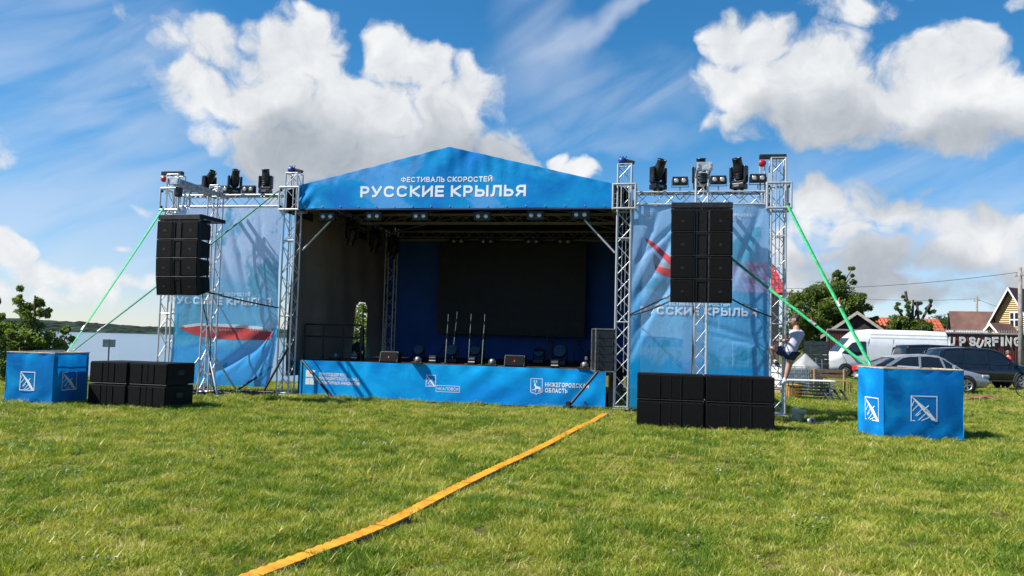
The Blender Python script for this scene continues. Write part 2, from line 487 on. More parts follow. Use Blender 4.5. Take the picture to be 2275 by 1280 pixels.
def text_flat(s, t=0.17, gap=0.2):
    """a line of lettering built of strokes: list of (points, faces) with x from 0 and cap height 1, and its width"""
    x = 0.0; out = []
    for ch in s:
        if ch == ' ':
            x += 0.42; continue
        w, strokes = GLYPH[ch]
        w = max(w * 1.0, t)
        for st in strokes:
            pts = [(x + t / 2 + a * (w - t), t / 2 + b * (1 - t)) for a, b in st]
            if len(pts) == 2:      # cut long strokes so that they follow folds
                pts = [(pts[0][0] + (pts[1][0] - pts[0][0]) * k / 3, pts[0][1] + (pts[1][1] - pts[0][1]) * k / 3) for k in range(4)]
            e0, e1 = Vector(pts[0]), Vector(pts[-1])
            if (e0 - e1).length > 1e-4:
                d0 = (e0 - Vector(pts[1])).normalized() * t / 2; d1 = (e1 - Vector(pts[-2])).normalized() * t / 2
                pts[0] = tuple(e0 + d0); pts[-1] = tuple(e1 + d1)
            out.append(outline(pts, t))
        x += w + gap
    return out, x - gap

def put_text(parent, s, x0, x1, z0, z1, yfn, m, bold=0.17, name='lettering', gap=0.2):
    parts, w = text_flat(s, bold, gap)
    V_, F_ = [], []
    for k, (v, f) in enumerate(parts):
        o = len(V_)
        for p in v:
            x, z = x0 + (x1 - x0) * p.x / w, z0 + (z1 - z0) * p.y
            V_.append((x, yfn(x, z) - 0.0004 * (k % 5), z))
        F_ += [tuple(i + o for i in q) for q in f]
    return obj(name, mesh(name, V_, F_), m, parent)

def sheet(name, x0, x1, z0, z1, nx, nz, yfn, m, parent, top=None, xedge=None, skip=None):
    """a hanging cloth in the x-z plane with folds yfn(x, z)"""
    v, f = [], []
    for i in range(nx + 1):
        for j in range(nz + 1):
            s, t = i / nx, j / nz
            x = x0 + (x1 - x0) * s
            zt = top(x) if top else z1
            z = z0 + (zt - z0) * t
            if xedge:
                x = xedge(s, t, x)
            v.append((x, yfn(x, z), z))
    for i in range(nx):
        for j in range(nz):
            a = i * (nz + 1) + j
            if skip and skip(*(sum(v[k][c] for k in (a, a + nz + 2)) / 2 for c in (0, 2))):
                continue
            f.append((a, a + nz + 1, a + nz + 2, a + 1))
    return obj(name, mesh(name, v, f, True), m, parent)

def ribbon(name, p0, p1, w, m, parent, twist=0.0, sag=0.0, up=None, n=12):
    p0, p1 = Vector(p0), Vector(p1)
    d = (p1 - p0).normalized()
    s = d.cross(Vector((0, 1, 0)) if up is None else Vector(up)).normalized()
    v, f = [], []
    t_ = 0.0018
    for i in range(n + 1):
        t = i / n
        q = Matrix.Rotation(twist * t, 3, d) @ s
        nn = d.cross(q).normalized()
        p = p0.lerp(p1, t) - Vector((0, 0, sag * 4 * t * (1 - t)))
        v += [p + q * w / 2 + nn * t_, p - q * w / 2 + nn * t_, p - q * w / 2 - nn * t_, p + q * w / 2 - nn * t_]
    for i in range(n):
        for k in range(4):
            f.append((4 * i + k, 4 * i + (k + 1) % 4, 4 * i + 4 + (k + 1) % 4, 4 * i + 4 + k))
    return obj(name, mesh(name, v, f, True), m, parent)

# ------------------------------------------------------------------ the stage's own axes: u to the right along its front, v to the rear
TH = R(10.6)
SO = Vector((-1.59, 20.5, 0))
UU = Vector((math.cos(TH), -math.sin(TH), 0))
VV = Vector((math.sin(TH), math.cos(TH), 0))
def S(u, v, z=0.0):
    return SO + UU * u + VV * v + Vector((0, 0, z))

def on_v(px, py, v):
    d = ray(px, py); c = Vector((0, 0, CAM_H))
    p = c + d * ((v - (c - SO).dot(VV)) / d.dot(VV))
    return (p - SO).dot(UU), p.z

def sthing(name, label, cat, u, v, group=None, yaw=0.0, z=0.0):
    return thing(name, label, cat, S(u, v, z), -TH + yaw, group)
# ================================================================== ground, lake, far shore
def sstep(a, b, x):
    t = np.clip((x - a) / (b - a), 0, 1)
    return t * t * (3 - 2 * t)

def ground_z(x, y):
    """meadow: level with slight swells, dropping to the lake behind the stage on the left"""
    x, y = np.asarray(x, float), np.asarray(y, float)
    sw = 0.022 * np.sin(x * 0.55 + 1.3) * np.cos(y * 0.43) + 0.015 * np.sin(x * 1.3 + y * 0.9)
    shore = 26.5 + np.maximum(0, x + 1.0) * 5.5
    drop = sstep(0, 9, y - shore)
    return sw * sstep(60, 30, y) - 2.9 * drop

def ground_mesh():
    xs = np.concatenate([np.linspace(-1500, -80, 12), np.linspace(-60, -16, 12), np.linspace(-15, 15, 76), np.linspace(16, 60, 30), np.linspace(80, 1500, 12)])
    ys = np.concatenate([np.linspace(-60, 0, 7), np.linspace(2, 44, 86), np.linspace(46, 100, 20), np.linspace(120, 1800, 16)])
    X, Y = np.meshgrid(xs, ys, indexing='ij')
    Z = ground_z(X, Y)
    v = np.stack([X, Y, Z], -1).reshape(-1, 3)
    n = len(ys)
    f = [(i * n + j, (i + 1) * n + j, (i + 1) * n + j + 1, i * n + j + 1) for i in range(len(xs) - 1) for j in range(n - 1)]
    return mesh('ground', v, f, True)

def ground_mat():
    m = bpy.data.materials.new('meadow_soil_and_thatch'); m.use_nodes = True
    nt = m.node_tree; b = nt.nodes['Principled BSDF']
    pos = N(nt, 'ShaderNodeNewGeometry').outputs['Position']
    big = noise(nt, pos, 0.35, 5, 0.6)
    mid = noise(nt, pos, 2.6, 6, 0.65)
    fin = noise(nt, pos, 38.0, 5, 0.7)
    c = mixc(nt, mrange(nt, mid, 0.32, 0.68), (0.15, 0.15, 0.025), (0.30, 0.26, 0.075))
    c = mixc(nt, mrange(nt, big, 0.45, 0.75), c, (0.15, 0.18, 0.035))
    c = mixc(nt, mrange(nt, fin, 0.3, 0.75), (0.03, 0.035, 0.01), c)
    nt.links.new(c, b.inputs['Base Color'])
    b.inputs['Roughness'].default_value = 0.95
    b.inputs['Specular IOR Level'].default_value = 0.15
    bp = N(nt, 'ShaderNodeBump'); bp.inputs['Strength'].default_value = 0.9; bp.inputs['Distance'].default_value = 0.03
    nt.links.new(fin, bp.inputs['Height']); nt.links.new(bp.outputs[0], b.inputs['Normal'])
    return m
ground = tag(obj('ground', ground_mesh(), ground_mat()), kind='structure')

wm = bpy.data.materials.new('lake_water'); wm.use_nodes = True
nt = wm.node_tree; b = nt.nodes['Principled BSDF']
b.inputs['Base Color'].default_value = (0.05, 0.09, 0.15, 1)
b.inputs['Roughness'].default_value = 0.16
pos = vmth(nt, 'MULTIPLY', N(nt, 'ShaderNodeNewGeometry').outputs['Position'], (1.0, 0.35, 1.0))
h = mth(nt, 'ADD', noise(nt, pos, 0.9, 4, 0.6), mth(nt, 'MULTIPLY', noise(nt, pos, 0.06, 3, 0.5), 2.0))
bp = N(nt, 'ShaderNodeBump'); bp.inputs['Strength'].default_value = 0.5; bp.inputs['Distance'].default_value = 0.25
nt.links.new(h, bp.inputs['Height']); nt.links.new(bp.outputs[0], b.inputs['Normal'])
tag(obj('lake', mesh('lake', [(-1600, 24, -1.9), (200, 24, -1.9), (200, 1500, -1.9), (-1600, 1500, -1.9)], [(0, 1, 2, 3)]), wm), kind='structure')

def far_shore():
    xs = np.linspace(-1100, 260, 420); ys = np.linspace(0, 1, 16)
    X, T = np.meshgrid(xs, ys, indexing='ij')
    crest = 9.5 + 3.5 * np.sin(X * 0.006 + 0.6) + 2.5 * np.sin(X * 0.017) - 4.0 * sstep(-420, -250, X) + 3.0 * sstep(-640, -520, X)
    prof = sstep(0, 0.12, T) * 0.45 + sstep(0.05, 1.0, T) * 0.55
    Z = -2.2 + (crest + 2.0) * prof + NPR.normal(0, 0.55, X.shape) * (T > 0.03)
    Y = 900 + 160 * T + NPR.normal(0, 1.2, X.shape)
    v = np.stack([X, Y, Z], -1).reshape(-1, 3); n = len(ys)
    f = [(i * n + j, (i + 1) * n + j, (i + 1) * n + j + 1, i * n + j + 1) for i in range(len(xs) - 1) for j in range(n - 1)]
    return mesh('hills', v, f)
tag(obj('hills', far_shore(), mat('far_forest', (0.026, 0.045, 0.030), 0.95, 0, 0.35, 0.05, spec=0.1)), kind='structure')

# ================================================================== truss
def truss(root, a, b, w, side, n, m=ALU, r=0.024, rb=0.0105, h=None, ends=True, mids=()):
    a, b = Vector(a), Vector(b); h = h or w
    d = (b - a).normalized(); s = Vector(side).normalized(); t = d.cross(s).normalized()
    c = [(s * (i * w / 2) + t * (j * h / 2)) for i, j in ((-1, -1), (1, -1), (1, 1), (-1, 1))]
    for k in c:
        bar('chord', a + k, b + k, r, m, root, 8)
    for fcs in range(4):
        k0, k1 = c[fcs], c[(fcs + 1) % 4]
        if fcs >= 2:
            k0, k1 = k1, k0
        for i in range(n):
            p, q = a.lerp(b, (i + 0.04) / n), a.lerp(b, (i + 0.96) / n)
            if (i + (fcs in (1, 2))) % 2 == 0:
                bar('brace', p + k0, q + k1, rb, m, root, 5)
            else:
                bar('brace', p + k1, q + k0, rb, m, root, 5)
    for e in ([a, b] if ends else []) + [a.lerp(b, t_) for t_ in mids]:
        for fcs in range(4):
            bar('rung', e + c[fcs], e + c[(fcs + 1) % 4], rb * 1.5, m, root, 6)

TW = 0.33
def tower(label, u, v, top, sleeve=True, extra=None, n=15, group='truss towers of the stage'):
    t = sthing('truss_tower', label, 'truss tower', u, v, group)
    truss(t, (0, 0, 0.09), (0, 0, top), TW, (1, 0, 0), n, mids=(0.345, 0.69))
    box('base_plate', (0.62, 0.62, 0.02), (0, 0, 0.045), STEEL, t, 0.004)
    for sx in (-1, 1):
        box('foot_beam', (0.08, 1.1, 0.08), (sx * 0.24, 0.1, 0.02), BLACKM, t, 0.01)
    if sleeve:
        z0, z1, w = 4.87, 5.46, 0.27
        s = box('sleeve_block', (0.50, 0.03, 0.05), (0, -w, z0), ALU, t, 0.008)
        for z in (z0, z1):
            for k in range(4):
                a, b = [(-w, -w), (w, -w), (w, w), (-w, w)][k], [(w, -w), (w, w), (-w, w), (-w, -w)][k]
                bar('sleeve_rail', (*a, z), (*b, z), 0.028, ALU, t, 8)
        for (x, y) in ((-w, -w), (w, -w), (w, w), (-w, w)):
            bar('sleeve_post', (x, y, z0 - 0.02), (x, y, z1 + 0.02), 0.027, ALU, t, 8)
        for x in (-0.07, 0.12):
            bar('sleeve_post', (x, -w, z0), (x, -w, z1), 0.014, ALU, t, 6)
        for k in range(4):
            box('roller', (0.05, 0.07, 0.07), ((-w + 0.04, w - 0.04)[k % 2], -w + 0.02, (z0 + 0.08, z1 - 0.08)[k // 2]), RUBBER, t, 0.02)
    # chain running up the inside of the tower
    bar('hoist_chain', (0.04, 0.03, 0.9), (0.05, 0.02, top + 0.05), 0.009, STEEL, t, 5)
    bar('hoist_chain', (-0.05, 0.05, 2.4), (-0.03, 0.02, top + 0.05), 0.009, STEEL, t, 5)
    return t

t1 = tower('outermost aluminium truss tower on the lake side, behind the hanging speakers', -7.8, 0.0, 5.86)
t2 = tower('aluminium truss tower between the boat banner and the dark stage', -4.34, 0.0, 5.86)
t3 = tower('aluminium truss tower between the stage opening and the seaplane banner', 4.37, 0.0, 5.98)
t4 = tower('aluminium truss tower the man is climbing, nearest the parked cars', 7.97, 0.0, 6.08)

def head_cap(t, top, m=BLACKM):
    box('top_beam', (0.62, 0.14, 0.10), (-0.12, 0, top + 0.06), m, t, 0.01)
    o = obj('pulley', mesh('pulley', *lathe([(0.0, -.05), (.075, -.05), (.085, -.02), (.085, .02), (.075, .05), (0.0, .05)], 14), True), REDP, t, Matrix.Translation((-0.36, -0.02, top - 0.10)) @ Euler((PI / 2, 0, 0.3)).to_matrix().to_4x4())
head_cap(t4, 6.08)
head_cap(t1, 5.86)
bar('hoist_tube', (-0.40, 0, 5.05), (-0.40, 0, 5.98), 0.02, ALU, t4, 8)
bar('hoist_tube', (-0.30, 0, 5.05), (-0.30, 0, 5.98), 0.02, ALU, t4, 8)
BLUEM = mat('blue_painted_motor', (0.012, 0.045, 0.26), 0.45, 0, 0.2, 8)
for t, top in ((t2, 5.86), (t3, 5.98)):
    box('hoist_bracket', (0.34, 0.10, 0.08), (0.06, 0, top + 0.10), BLACKM, t, 0.012, (0, R(14), 0))
    obj('hoist_motor', mesh('hoist_motor', *lathe([(0, -.10), (.07, -.10), (.09, -.06), (.09, .06), (.06, .11), (0, .11)], 14), True), BLUEM, t, Matrix.Translation((-0.08, -0.02, top + 0.10)) @ Euler((R(80), 0.2, 0)).to_matrix().to_4x4())
    for k in range(3):
        bar('hoist_hook', (-0.12 + k * 0.06, -0.04, top + 0.15), (-0.13 + k * 0.08, -0.05, top + 0.22), 0.012, BLUEM, t, 6)

# horizontal trusses of the wings and of the main span
def beam(label, u0, u1, v, zc, n, h=0.30):
    t = sthing('wing_truss', label, 'truss', (u0 + u1) / 2, v, 'horizontal trusses over the wings', z=zc)
    L = u1 - u0
    truss(t, (-L / 2, 0, 0), (L / 2, 0, 0), 0.30, (0, 1, 0), n, h=h)
    return t
wl = beam('horizontal aluminium truss above the boat banner', -7.55, -4.62, 0.0, 5.13, 9)
wr = beam('horizontal aluminium truss above the seaplane banner', 4.66, 7.66, 0.0, 5.13, 9)

# rear towers inside the stage
rear = {}
for (u, lab) in ((-4.20, 'rear truss tower catching light at the back of the stage by the side wall'), (4.35, 'rear truss tower at the dark back corner of the stage beside the amplifier rack')):
    rear[u] = sthing('truss_tower', lab, 'truss tower', u, 7.6, 'truss towers of the stage')
    truss(rear[u], (0, 0, 0.09), (0, 0, 5.5), TW, (1, 0, 0), 13)
    box('base_plate', (0.62, 0.62, 0.02), (0, 0, 0.045), STEEL, rear[u], 0.004)

# ================================================================== roof
slope_at = lambda x: 6.47 - 0.97 * abs(x + 0.05) / 4.08
def fascia_y(x, z):
    fold = 0.012 * math.sin(x * 2.1 + 0.4) + 0.012 * math.sin(x * 5.3 + z * 2) * max(0, (z - 4.9)) + 0.018 * math.sin((x - z * 0.9) * 7.0) * math.exp(-((x - 0.2) ** 2) / 1.2) * max(0, z - 5.5) + 0.014 * math.sin((x + z * 0.6) * 9) * math.exp(-((x + 1.6) ** 2) / 0.6) * max(0, z - 5.2)
    fold += 0.008 * math.sin(x * 19 + 0.5 * math.sin(x * 3)) * math.exp(-((x - 0.9) ** 2) / 1.6) * max(0, min(1, (z - 5.45) / 0.4)) + 0.010 * math.sin(x * 14) * max(0, min(1, (z - slope_at(x) + 0.16) / 0.16))
    fold += 0.03 * math.sin((x - z) * 12) * math.exp(-((x + 3.95) ** 2) / 0.05)
    return fold

def print_mat(name, a, b_, c_, scale, off, trans=0.0, dark=None):
    """cloth printed with soft cloud shapes in three blues"""
    m = bpy.data.materials.new(name); m.use_nodes = True
    nt = m.node_tree; bs = nt.nodes['Principled BSDF']
    co = vmth(nt, 'ADD', N(nt, 'ShaderNodeTexCoord').outputs['Object'], off)
    n1 = noise(nt, vmth(nt, 'MULTIPLY', co, (1, 1, 1.5)), scale, 4, 0.5, 0.5)
    n2 = noise(nt, co, scale * 3.4, 5, 0.62, 0.8)
    f = mth(nt, 'ADD', n1, mth(nt, 'MULTIPLY', mth(nt, 'SUBTRACT', n2, 0.5), 0.28))
    c = mixc(nt, mrange(nt, f, 0.40, 0.56), a, b_)
    c = mixc(nt, mrange(nt, f, 0.555, 0.60), c, c_)
    nt.links.new(c, bs.inputs['Base Color'])
    bs.inputs['Roughness'].default_value = 0.6
    bs.inputs['Specular IOR Level'].default_value = 0.12
    bp = N(nt, 'ShaderNodeBump'); bp.inputs['Strength'].default_value = 0.25; bp.inputs['Distance'].default_value = 0.02
    nt.links.new(noise(nt, co, 5.0, 3, 0.5, 1.0), bp.inputs['Height']); nt.links.new(bp.outputs[0], bs.inputs['Normal'])
    if trans:
        tr = N(nt, 'ShaderNodeBsdfTranslucent'); nt.links.new(c, tr.inputs[0])
        mx = N(nt, 'ShaderNodeMixShader'); mx.inputs[0].default_value = trans
        nt.links.new(bs.outputs[0], mx.inputs[1]); nt.links.new(tr.outputs[0], mx.inputs[2])
        nt.links.new(mx.outputs[0], nt.nodes['Material Output'].inputs[0])
    return m
FASCIA = print_mat('printed_fascia_cloth', (0.004, 0.20, 0.60), (0.006, 0.30, 0.68), (0.085, 0.34, 0.74), 0.42, (3.1, 0, 7.7), 0.12)
SKIRT = print_mat('printed_skirt_cloth', (0.002, 0.22, 0.62), (0.002, 0.32, 0.74), (0.004, 0.37, 0.80), 0.55, (1.0, 0, 2.0), 0.05)
WRAP = print_mat('printed_wrap_cloth', (0.004, 0.20, 0.58), (0.005, 0.30, 0.72), (0.010, 0.36, 0.78), 0.9, (5.0, 1, 2.0), 0.25)

roof = sthing('stage_roof', 'blue gable stage roof with white festival lettering on its front', 'stage roof', 0, 0)
APEX, EAVE, BOT = 6.47, 5.50, 4.90
slope = lambda x: APEX - (APEX - EAVE) * abs(x + 0.05) / 4.08
fas = sheet('fascia', -4.08, 4.08, BOT, 0, 110, 26, lambda x, z: -0.22 + fascia_y(x, z), FASCIA, roof, top=slope)
fy = lambda x, z: -0.2235 + fascia_y(x, z)
u0, z0 = on_v(800, 441, -.22); u1, z1 = on_v(1169, 412, -.22)
put_text(fas, 'РУССКИЕ КРЫЛЬЯ', u0, u1, 5.185, 5.475, fy, WHITEP, 0.21)
u0, z0 = on_v(891, 406, -.22); u1, z1 = on_v(1094, 394, -.22)
put_text(fas, 'ФЕСТИВАЛЬ СКОРОСТЕЙ', u0, u1, 5.565, 5.70, fy, WHITEP, 0.19)
box('hem', (8.18, 0.05, 0.045), (0, -0.20, BOT - 0.028), mat('navy_hem', (0.008, 0.02, 0.08), 0.7), roof, 0.01)
TIE = mat('grey_cord', (0.35, 0.36, 0.38), 0.8)
for s in (-1, 1):
    for k in range(5):
        z_ = BOT + 0.08 + 0.12 * k
        bar('lacing_tie', (s * 4.07, -0.21 + fascia_y(s * 4.07, z_), z_), (s * 4.20, -0.17, z_ + 0.03), 0.006, TIE, roof, 5)
for k in range(17):
    x_ = -3.9 + 7.8 * k / 16
    bar('eyelet', (x_, -0.232 + fascia_y(x_, BOT + .05), BOT + 0.05), (x_, -0.222 + fascia_y(x_, BOT + .05), BOT + 0.05), 0.016, STEEL, roof, 8)
ROOFT = mat('grey_blue_roof_fabric', (0.05, 0.16, 0.40), 0.6, 0, 0.15, 0.8)
for s in (-1, 1):
    x0, x1 = -0.05, s * 4.45
    me = bpy.data.meshes.new('canopy')
    zt = lambda x: slope(x) - 0.02
    vs, fs = [], []
    for i in range(13):
        x = x0 + (x1 - x0) * i / 12
        for j in range(17):
            v_ = -0.17 + 8.3 * j / 16
            sag = 0.05 * math.sin(PI * ((j % 4) / 4)) * math.sin(PI * i / 12)
            vs += [(x, v_, zt(x) - sag)]
    for i in range(12):
        for j in range(16):
            a = i * 17 + j
            fs.append((a, a + 1, a + 18, a + 17) if s < 0 else (a, a + 17, a + 18, a + 1))
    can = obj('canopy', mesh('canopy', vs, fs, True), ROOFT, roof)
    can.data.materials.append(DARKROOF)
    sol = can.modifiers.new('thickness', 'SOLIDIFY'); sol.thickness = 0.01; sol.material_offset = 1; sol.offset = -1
    # eaves valance down the sides
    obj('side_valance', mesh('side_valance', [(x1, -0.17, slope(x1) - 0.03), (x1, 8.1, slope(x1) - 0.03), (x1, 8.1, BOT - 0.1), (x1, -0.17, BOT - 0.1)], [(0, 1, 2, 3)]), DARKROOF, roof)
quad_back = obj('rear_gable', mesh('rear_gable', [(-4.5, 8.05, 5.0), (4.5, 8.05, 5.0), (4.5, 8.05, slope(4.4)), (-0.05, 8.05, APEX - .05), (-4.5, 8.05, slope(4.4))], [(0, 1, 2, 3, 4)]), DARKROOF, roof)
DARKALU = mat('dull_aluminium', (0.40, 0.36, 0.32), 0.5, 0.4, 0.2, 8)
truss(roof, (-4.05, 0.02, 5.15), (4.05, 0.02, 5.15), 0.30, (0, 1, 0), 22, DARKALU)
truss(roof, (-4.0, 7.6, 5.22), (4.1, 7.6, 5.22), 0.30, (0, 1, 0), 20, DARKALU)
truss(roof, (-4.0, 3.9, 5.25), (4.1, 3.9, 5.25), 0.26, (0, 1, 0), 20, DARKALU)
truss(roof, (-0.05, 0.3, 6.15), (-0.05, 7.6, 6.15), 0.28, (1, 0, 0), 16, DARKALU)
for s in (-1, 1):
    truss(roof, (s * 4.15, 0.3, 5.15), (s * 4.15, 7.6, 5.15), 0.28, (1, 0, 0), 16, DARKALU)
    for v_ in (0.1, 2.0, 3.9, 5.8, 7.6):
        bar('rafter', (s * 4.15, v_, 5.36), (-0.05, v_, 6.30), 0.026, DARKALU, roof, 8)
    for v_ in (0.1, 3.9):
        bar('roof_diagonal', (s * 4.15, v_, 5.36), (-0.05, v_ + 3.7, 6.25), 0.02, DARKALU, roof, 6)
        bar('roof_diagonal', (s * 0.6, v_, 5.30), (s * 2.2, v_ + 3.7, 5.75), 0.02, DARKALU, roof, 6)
for s, pa, pb in ((-1, (672, 556), (735, 490)), (1, (1366, 562), (1298, 488))):
    ua, za = on_v(*pa, 0.0); ub, zb = on_v(*pb, 0.0)
    bar('knee_brace', (ua, 0.0, za), (ub, 0.0, zb), 0.026, ALU, roof, 8)

# ================================================================== stage platform
def skirt_y(x, z):
    return 0.012 * math.sin(x * 1.9 + 1) + 0.009 * math.sin((x * 1.0 - z * 1.5) * 6.3) * math.exp(-((x - 1.2) ** 2) / 1.1) + 0.006 * math.sin((x + z * 0.8) * 8.0) * math.exp(-((x + 1.6) ** 2) / 0.9) + 0.010 * math.sin(x * 11) * math.exp(-((z - 0.95) ** 2) / 0.03) + 0.012 * math.sin((x - z) * 9) * math.exp(-((x - 3.4) ** 2) / 0.3)
stage = sthing('stage_platform', 'low stage platform with a bright blue printed front skirt', 'stage', 0, 0)
DZ = 0.95
for i in range(4):
    for j in range(4):
        box('deck_panel', (1.985, 1.935, 0.05), (-3.0 + 2.0 * i, 0.97 + 1.95 * j, DZ - 0.03), DECK, stage, 0.004)
for i in range(5):
    for j in (0.05, 3.9, 7.7):
        bar('deck_leg', (-3.95 + 1.975 * i, j, 0.0), (-3.95 + 1.975 * i, j, DZ - 0.055), 0.025, STEEL, stage, 8)
sk = sheet('skirt', -3.90, 4.0, 0.02, DZ, 130, 14, lambda x, z: -0.09 + skirt_y(x, z), SKIRT, stage)
sheet('side_skirt', 0, 7.8, 0.02, DZ - 0.06, 8, 4, lambda x, z: 0.0, SKIRT, stage).matrix_basis = Matrix.Translation((-3.98, -0.02, 0)) @ Matrix.Rotation(PI / 2, 4, 'Z')
sheet('side_skirt', 0, 7.8, 0.02, DZ - 0.06, 8, 4, lambda x, z: 0.0, RUBBER, stage).matrix_basis = Matrix.Translation((4.06, -0.02, 0)) @ Matrix.Rotation(PI / 2, 4, 'Z')
sy = lambda x, z: -0.0935 + skirt_y(x, z)
def sxt(s, px0, px1, pya, pyb, bold=0.17):
    u0, zb = on_v(px0, pyb, -.09); u1, zt = on_v(px1, pya, -.09); zb2 = on_v(px1, pyb, -.09)[1]; zt2 = on_v(px0, pya, -.09)[1]
    put_text(sk, s, u0, u1, (zb + zb2) / 2, (zt + zt2) / 2, sy, WHITEP, bold)
sxt('ПРИ ПОДДЕРЖКЕ', 709, 769, 829, 836, 0.2)
sxt('ПРЕЗИДЕНТСКОГО ФОНДА', 709, 799, 838.5, 845.5, 0.2)
sxt('КУЛЬТУРНЫХ ИНИЦИАТИВ', 709, 799, 848, 855, 0.2)
sxt('НИЖЕГОРОДСКАЯ', 1211, 1308, 851, 861, 0.22)
sxt('ОБЛАСТЬ', 1211, 1261, 863, 873, 0.22)
sxt('ЧКАЛОВСК', 970.5, 1019.5, 861, 867.5, 0.14)

def poly_print(parent, polys, yfn, m=WHITEP, name='emblem'):
    return obj(name, mesh(name, *join([([(x, yfn(x, z), z) for x, z in p], [tuple(range(len(p)))]) for p in polys])), m, parent)

def stroke(pts, w, closed=False):
    P = pts + [pts[0]] if closed else pts
    out = []
    for a, b in zip(P, P[1:]):
        v, _ = strip(a, b, w)
        d = (Vector(b) - Vector(a)).normalized() * w / 2
        out.append([(v[0][0] - d.x, v[0][2] - d.y), (v[1][0] - d.x, v[1][2] - d.y), (v[2][0] + d.x, v[2][2] + d.y), (v[3][0] + d.x, v[3][2] + d.y)])
    return out

def wing_emblem(x, z, s, hs=None, w=None):
    """square frame holding a swept wing and slanting feathers; x, z is its lower left corner"""
    hs = hs or s; w = w or s * 0.045
    m_ = lambda a, b: (x + a * s, z + b * hs)
    P = stroke([m_(0, 0), m_(1, 0), m_(1, 1), m_(0, 1)], w, True)
    P.append([m_(0.0, 0.98), m_(0.10, 0.92), m_(0.62, 0.48), m_(0.98, 0.03), m_(0.80, 0.03), m_(0.45, 0.42)])
    P += stroke([m_(0.50, 0.48), m_(0.66, 0.62)], w * 1.3)
    for k in range(5):
        a = 0.10 + 0.155 * k
        b = max(0.05, a - 0.34)
        top = 0.90 - a * 1.02
        P += stroke([m_(max(0.03, a - 0.16 - k * 0.04), max(0.02, top - 0.20 - k * 0.03)), m_(a, top)], w * 0.8)
    P += stroke([m_(0.22, 0.20), m_(0.34, 0.32)], w * 0.8)
    return P
u0, zb = on_v(946.5, 858, -.09); u1, zt = on_v(968, 834, -.09)
poly_print(sk, wing_emblem(u0, zb, u1 - u0, zt - zb, 0.013), sy)
a0, a1 = on_v(968.5, 870, -.09); b0, b1 = on_v(1021, 858.5, -.09)
poly_print(sk, stroke([(a0, a1), (b0, a1), (b0, b1), (a0, b1)], 0.011, True), sy, name='emblem_frame')
# block letter K of the fund's mark
u0, zb = on_v(677, 855, -.09); u1, zt = on_v(701, 822, -.09)
kx = lambda a, b: (u0 + a * (u1 - u0), zb + b * (zt - zb))
poly_print(sk, [[kx(.06, .03), kx(.45, .03), kx(.45, .46), kx(.06, .46)], [kx(.06, .52), kx(.45, .52), kx(.45, .98), kx(.06, .98)],
                [kx(.47, .52), kx(.72, .52), kx(1.0, .98), kx(.62, .98), kx(.47, .70)], [kx(.47, .03), kx(.60, .03), kx(1.0, .03), kx(.74, .46), kx(.47, .46)]], sy)
# shield with a walking deer
u0, zb = on_v(1179, 876, -.09); u1, zt = on_v(1205, 842, -.09)
sx_ = lambda a, b: (u0 + a * (u1 - u0), zb + b * (zt - zb))
poly_print(sk, stroke([sx_(.0, 1), sx_(1, 1), sx_(1, .16), sx_(.85, .10), sx_(.62, .08), sx_(.5, .0), sx_(.38, .08), sx_(.15, .10), sx_(0, .16)], 0.013, True), sy, name='shield_outline')
deer = [[(.28, .62), (.36, .66), (.44, .62), (.50, .52), (.80, .50), (.86, .44), (.86, .38), (.72, .36), (.50, .36), (.40, .40), (.36, .54), (.28, .58)],
        [(.40, .42), (.46, .40), (.30, .26), (.20, .30), (.22, .20), (.16, .22), (.16, .33), (.30, .32)], [(.42, .38), (.48, .38), (.46, .16), (.40, .14), (.42, .22)],
        [(.72, .40), (.80, .40), (.78, .26), (.74, .15), (.68, .15), (.72, .24)], [(.80, .44), (.87, .44), (.86, .28), (.88, .16), (.82, .16), (.81, .28)]]
deer = [[sx_(a, b) for a, b in p] for p in deer]
for pts in ([(.36, .64), (.30, .80), (.34, .92)], [(.31, .78), (.24, .86)], [(.39, .64), (.48, .78), (.46, .92)], [(.47, .76), (.56, .84)]):
    deer += stroke([sx_(*p) for p in pts], 0.011)
poly_print(sk, deer, sy, name='deer_crest')

# walls of the stage
def wall_y(x, z):
    return 0.05 * math.sin(x * 1.7) + 0.025 * math.sin(x * 4.1 + z) + 0.02 * math.sin(z * 1.3)
def slit(x, z):
    if not (4.78 < x < 5.74 and 1.02 < z < 2.75):
        return False
    return z < 2.45 or ((x - 5.26) / 0.48) ** 2 + ((z - 2.45) / 0.30) ** 2 < 1
wall = sthing('side_curtain', 'dark grey tarpaulin wall on the lake side of the stage with an open slit', 'curtain', -4.42, 0.25)
sheet('tarpaulin', -0.05, 7.82, 0.5, 5.35, 158, 98, wall_y, DARKWALL, wall, skip=slit).matrix_basis = Matrix.Rotation(PI / 2, 4, 'Z')
bar('top_pole', (0, 0, 5.16), (0, 7.5, 5.16), 0.024, STEEL, wall, 8)
wall2 = sthing('side_curtain', 'dark tarpaulin wall behind the amplifier rack, on the car park side of the stage', 'curtain', 4.56, 0.30)
sheet('tarpaulin', 0, 7.5, 0.5, 5.15, 40, 8, wall_y, DARKWALL, wall2).matrix_basis = Matrix.Rotation(PI / 2, 4, 'Z')
bar('top_pole', (0, 0, 5.16), (0, 7.5, 5.16), 0.024, STEEL, wall2, 8)
back = sthing('backdrop_curtain', 'deep blue cloth backdrop hanging behind the video screen', 'curtain', 0, 7.95)
sheet('cloth', -4.45, 4.6, 0.5, 5.2, 70, 20, lambda x, z: 0.03 * math.sin(x * 3.1) + 0.015 * math.sin(x * 9 + z), BACKBLUE, back)
bar('top_pole', (-4.45, 0, 5.22), (4.6, 0, 5.22), 0.024, STEEL, back, 8)

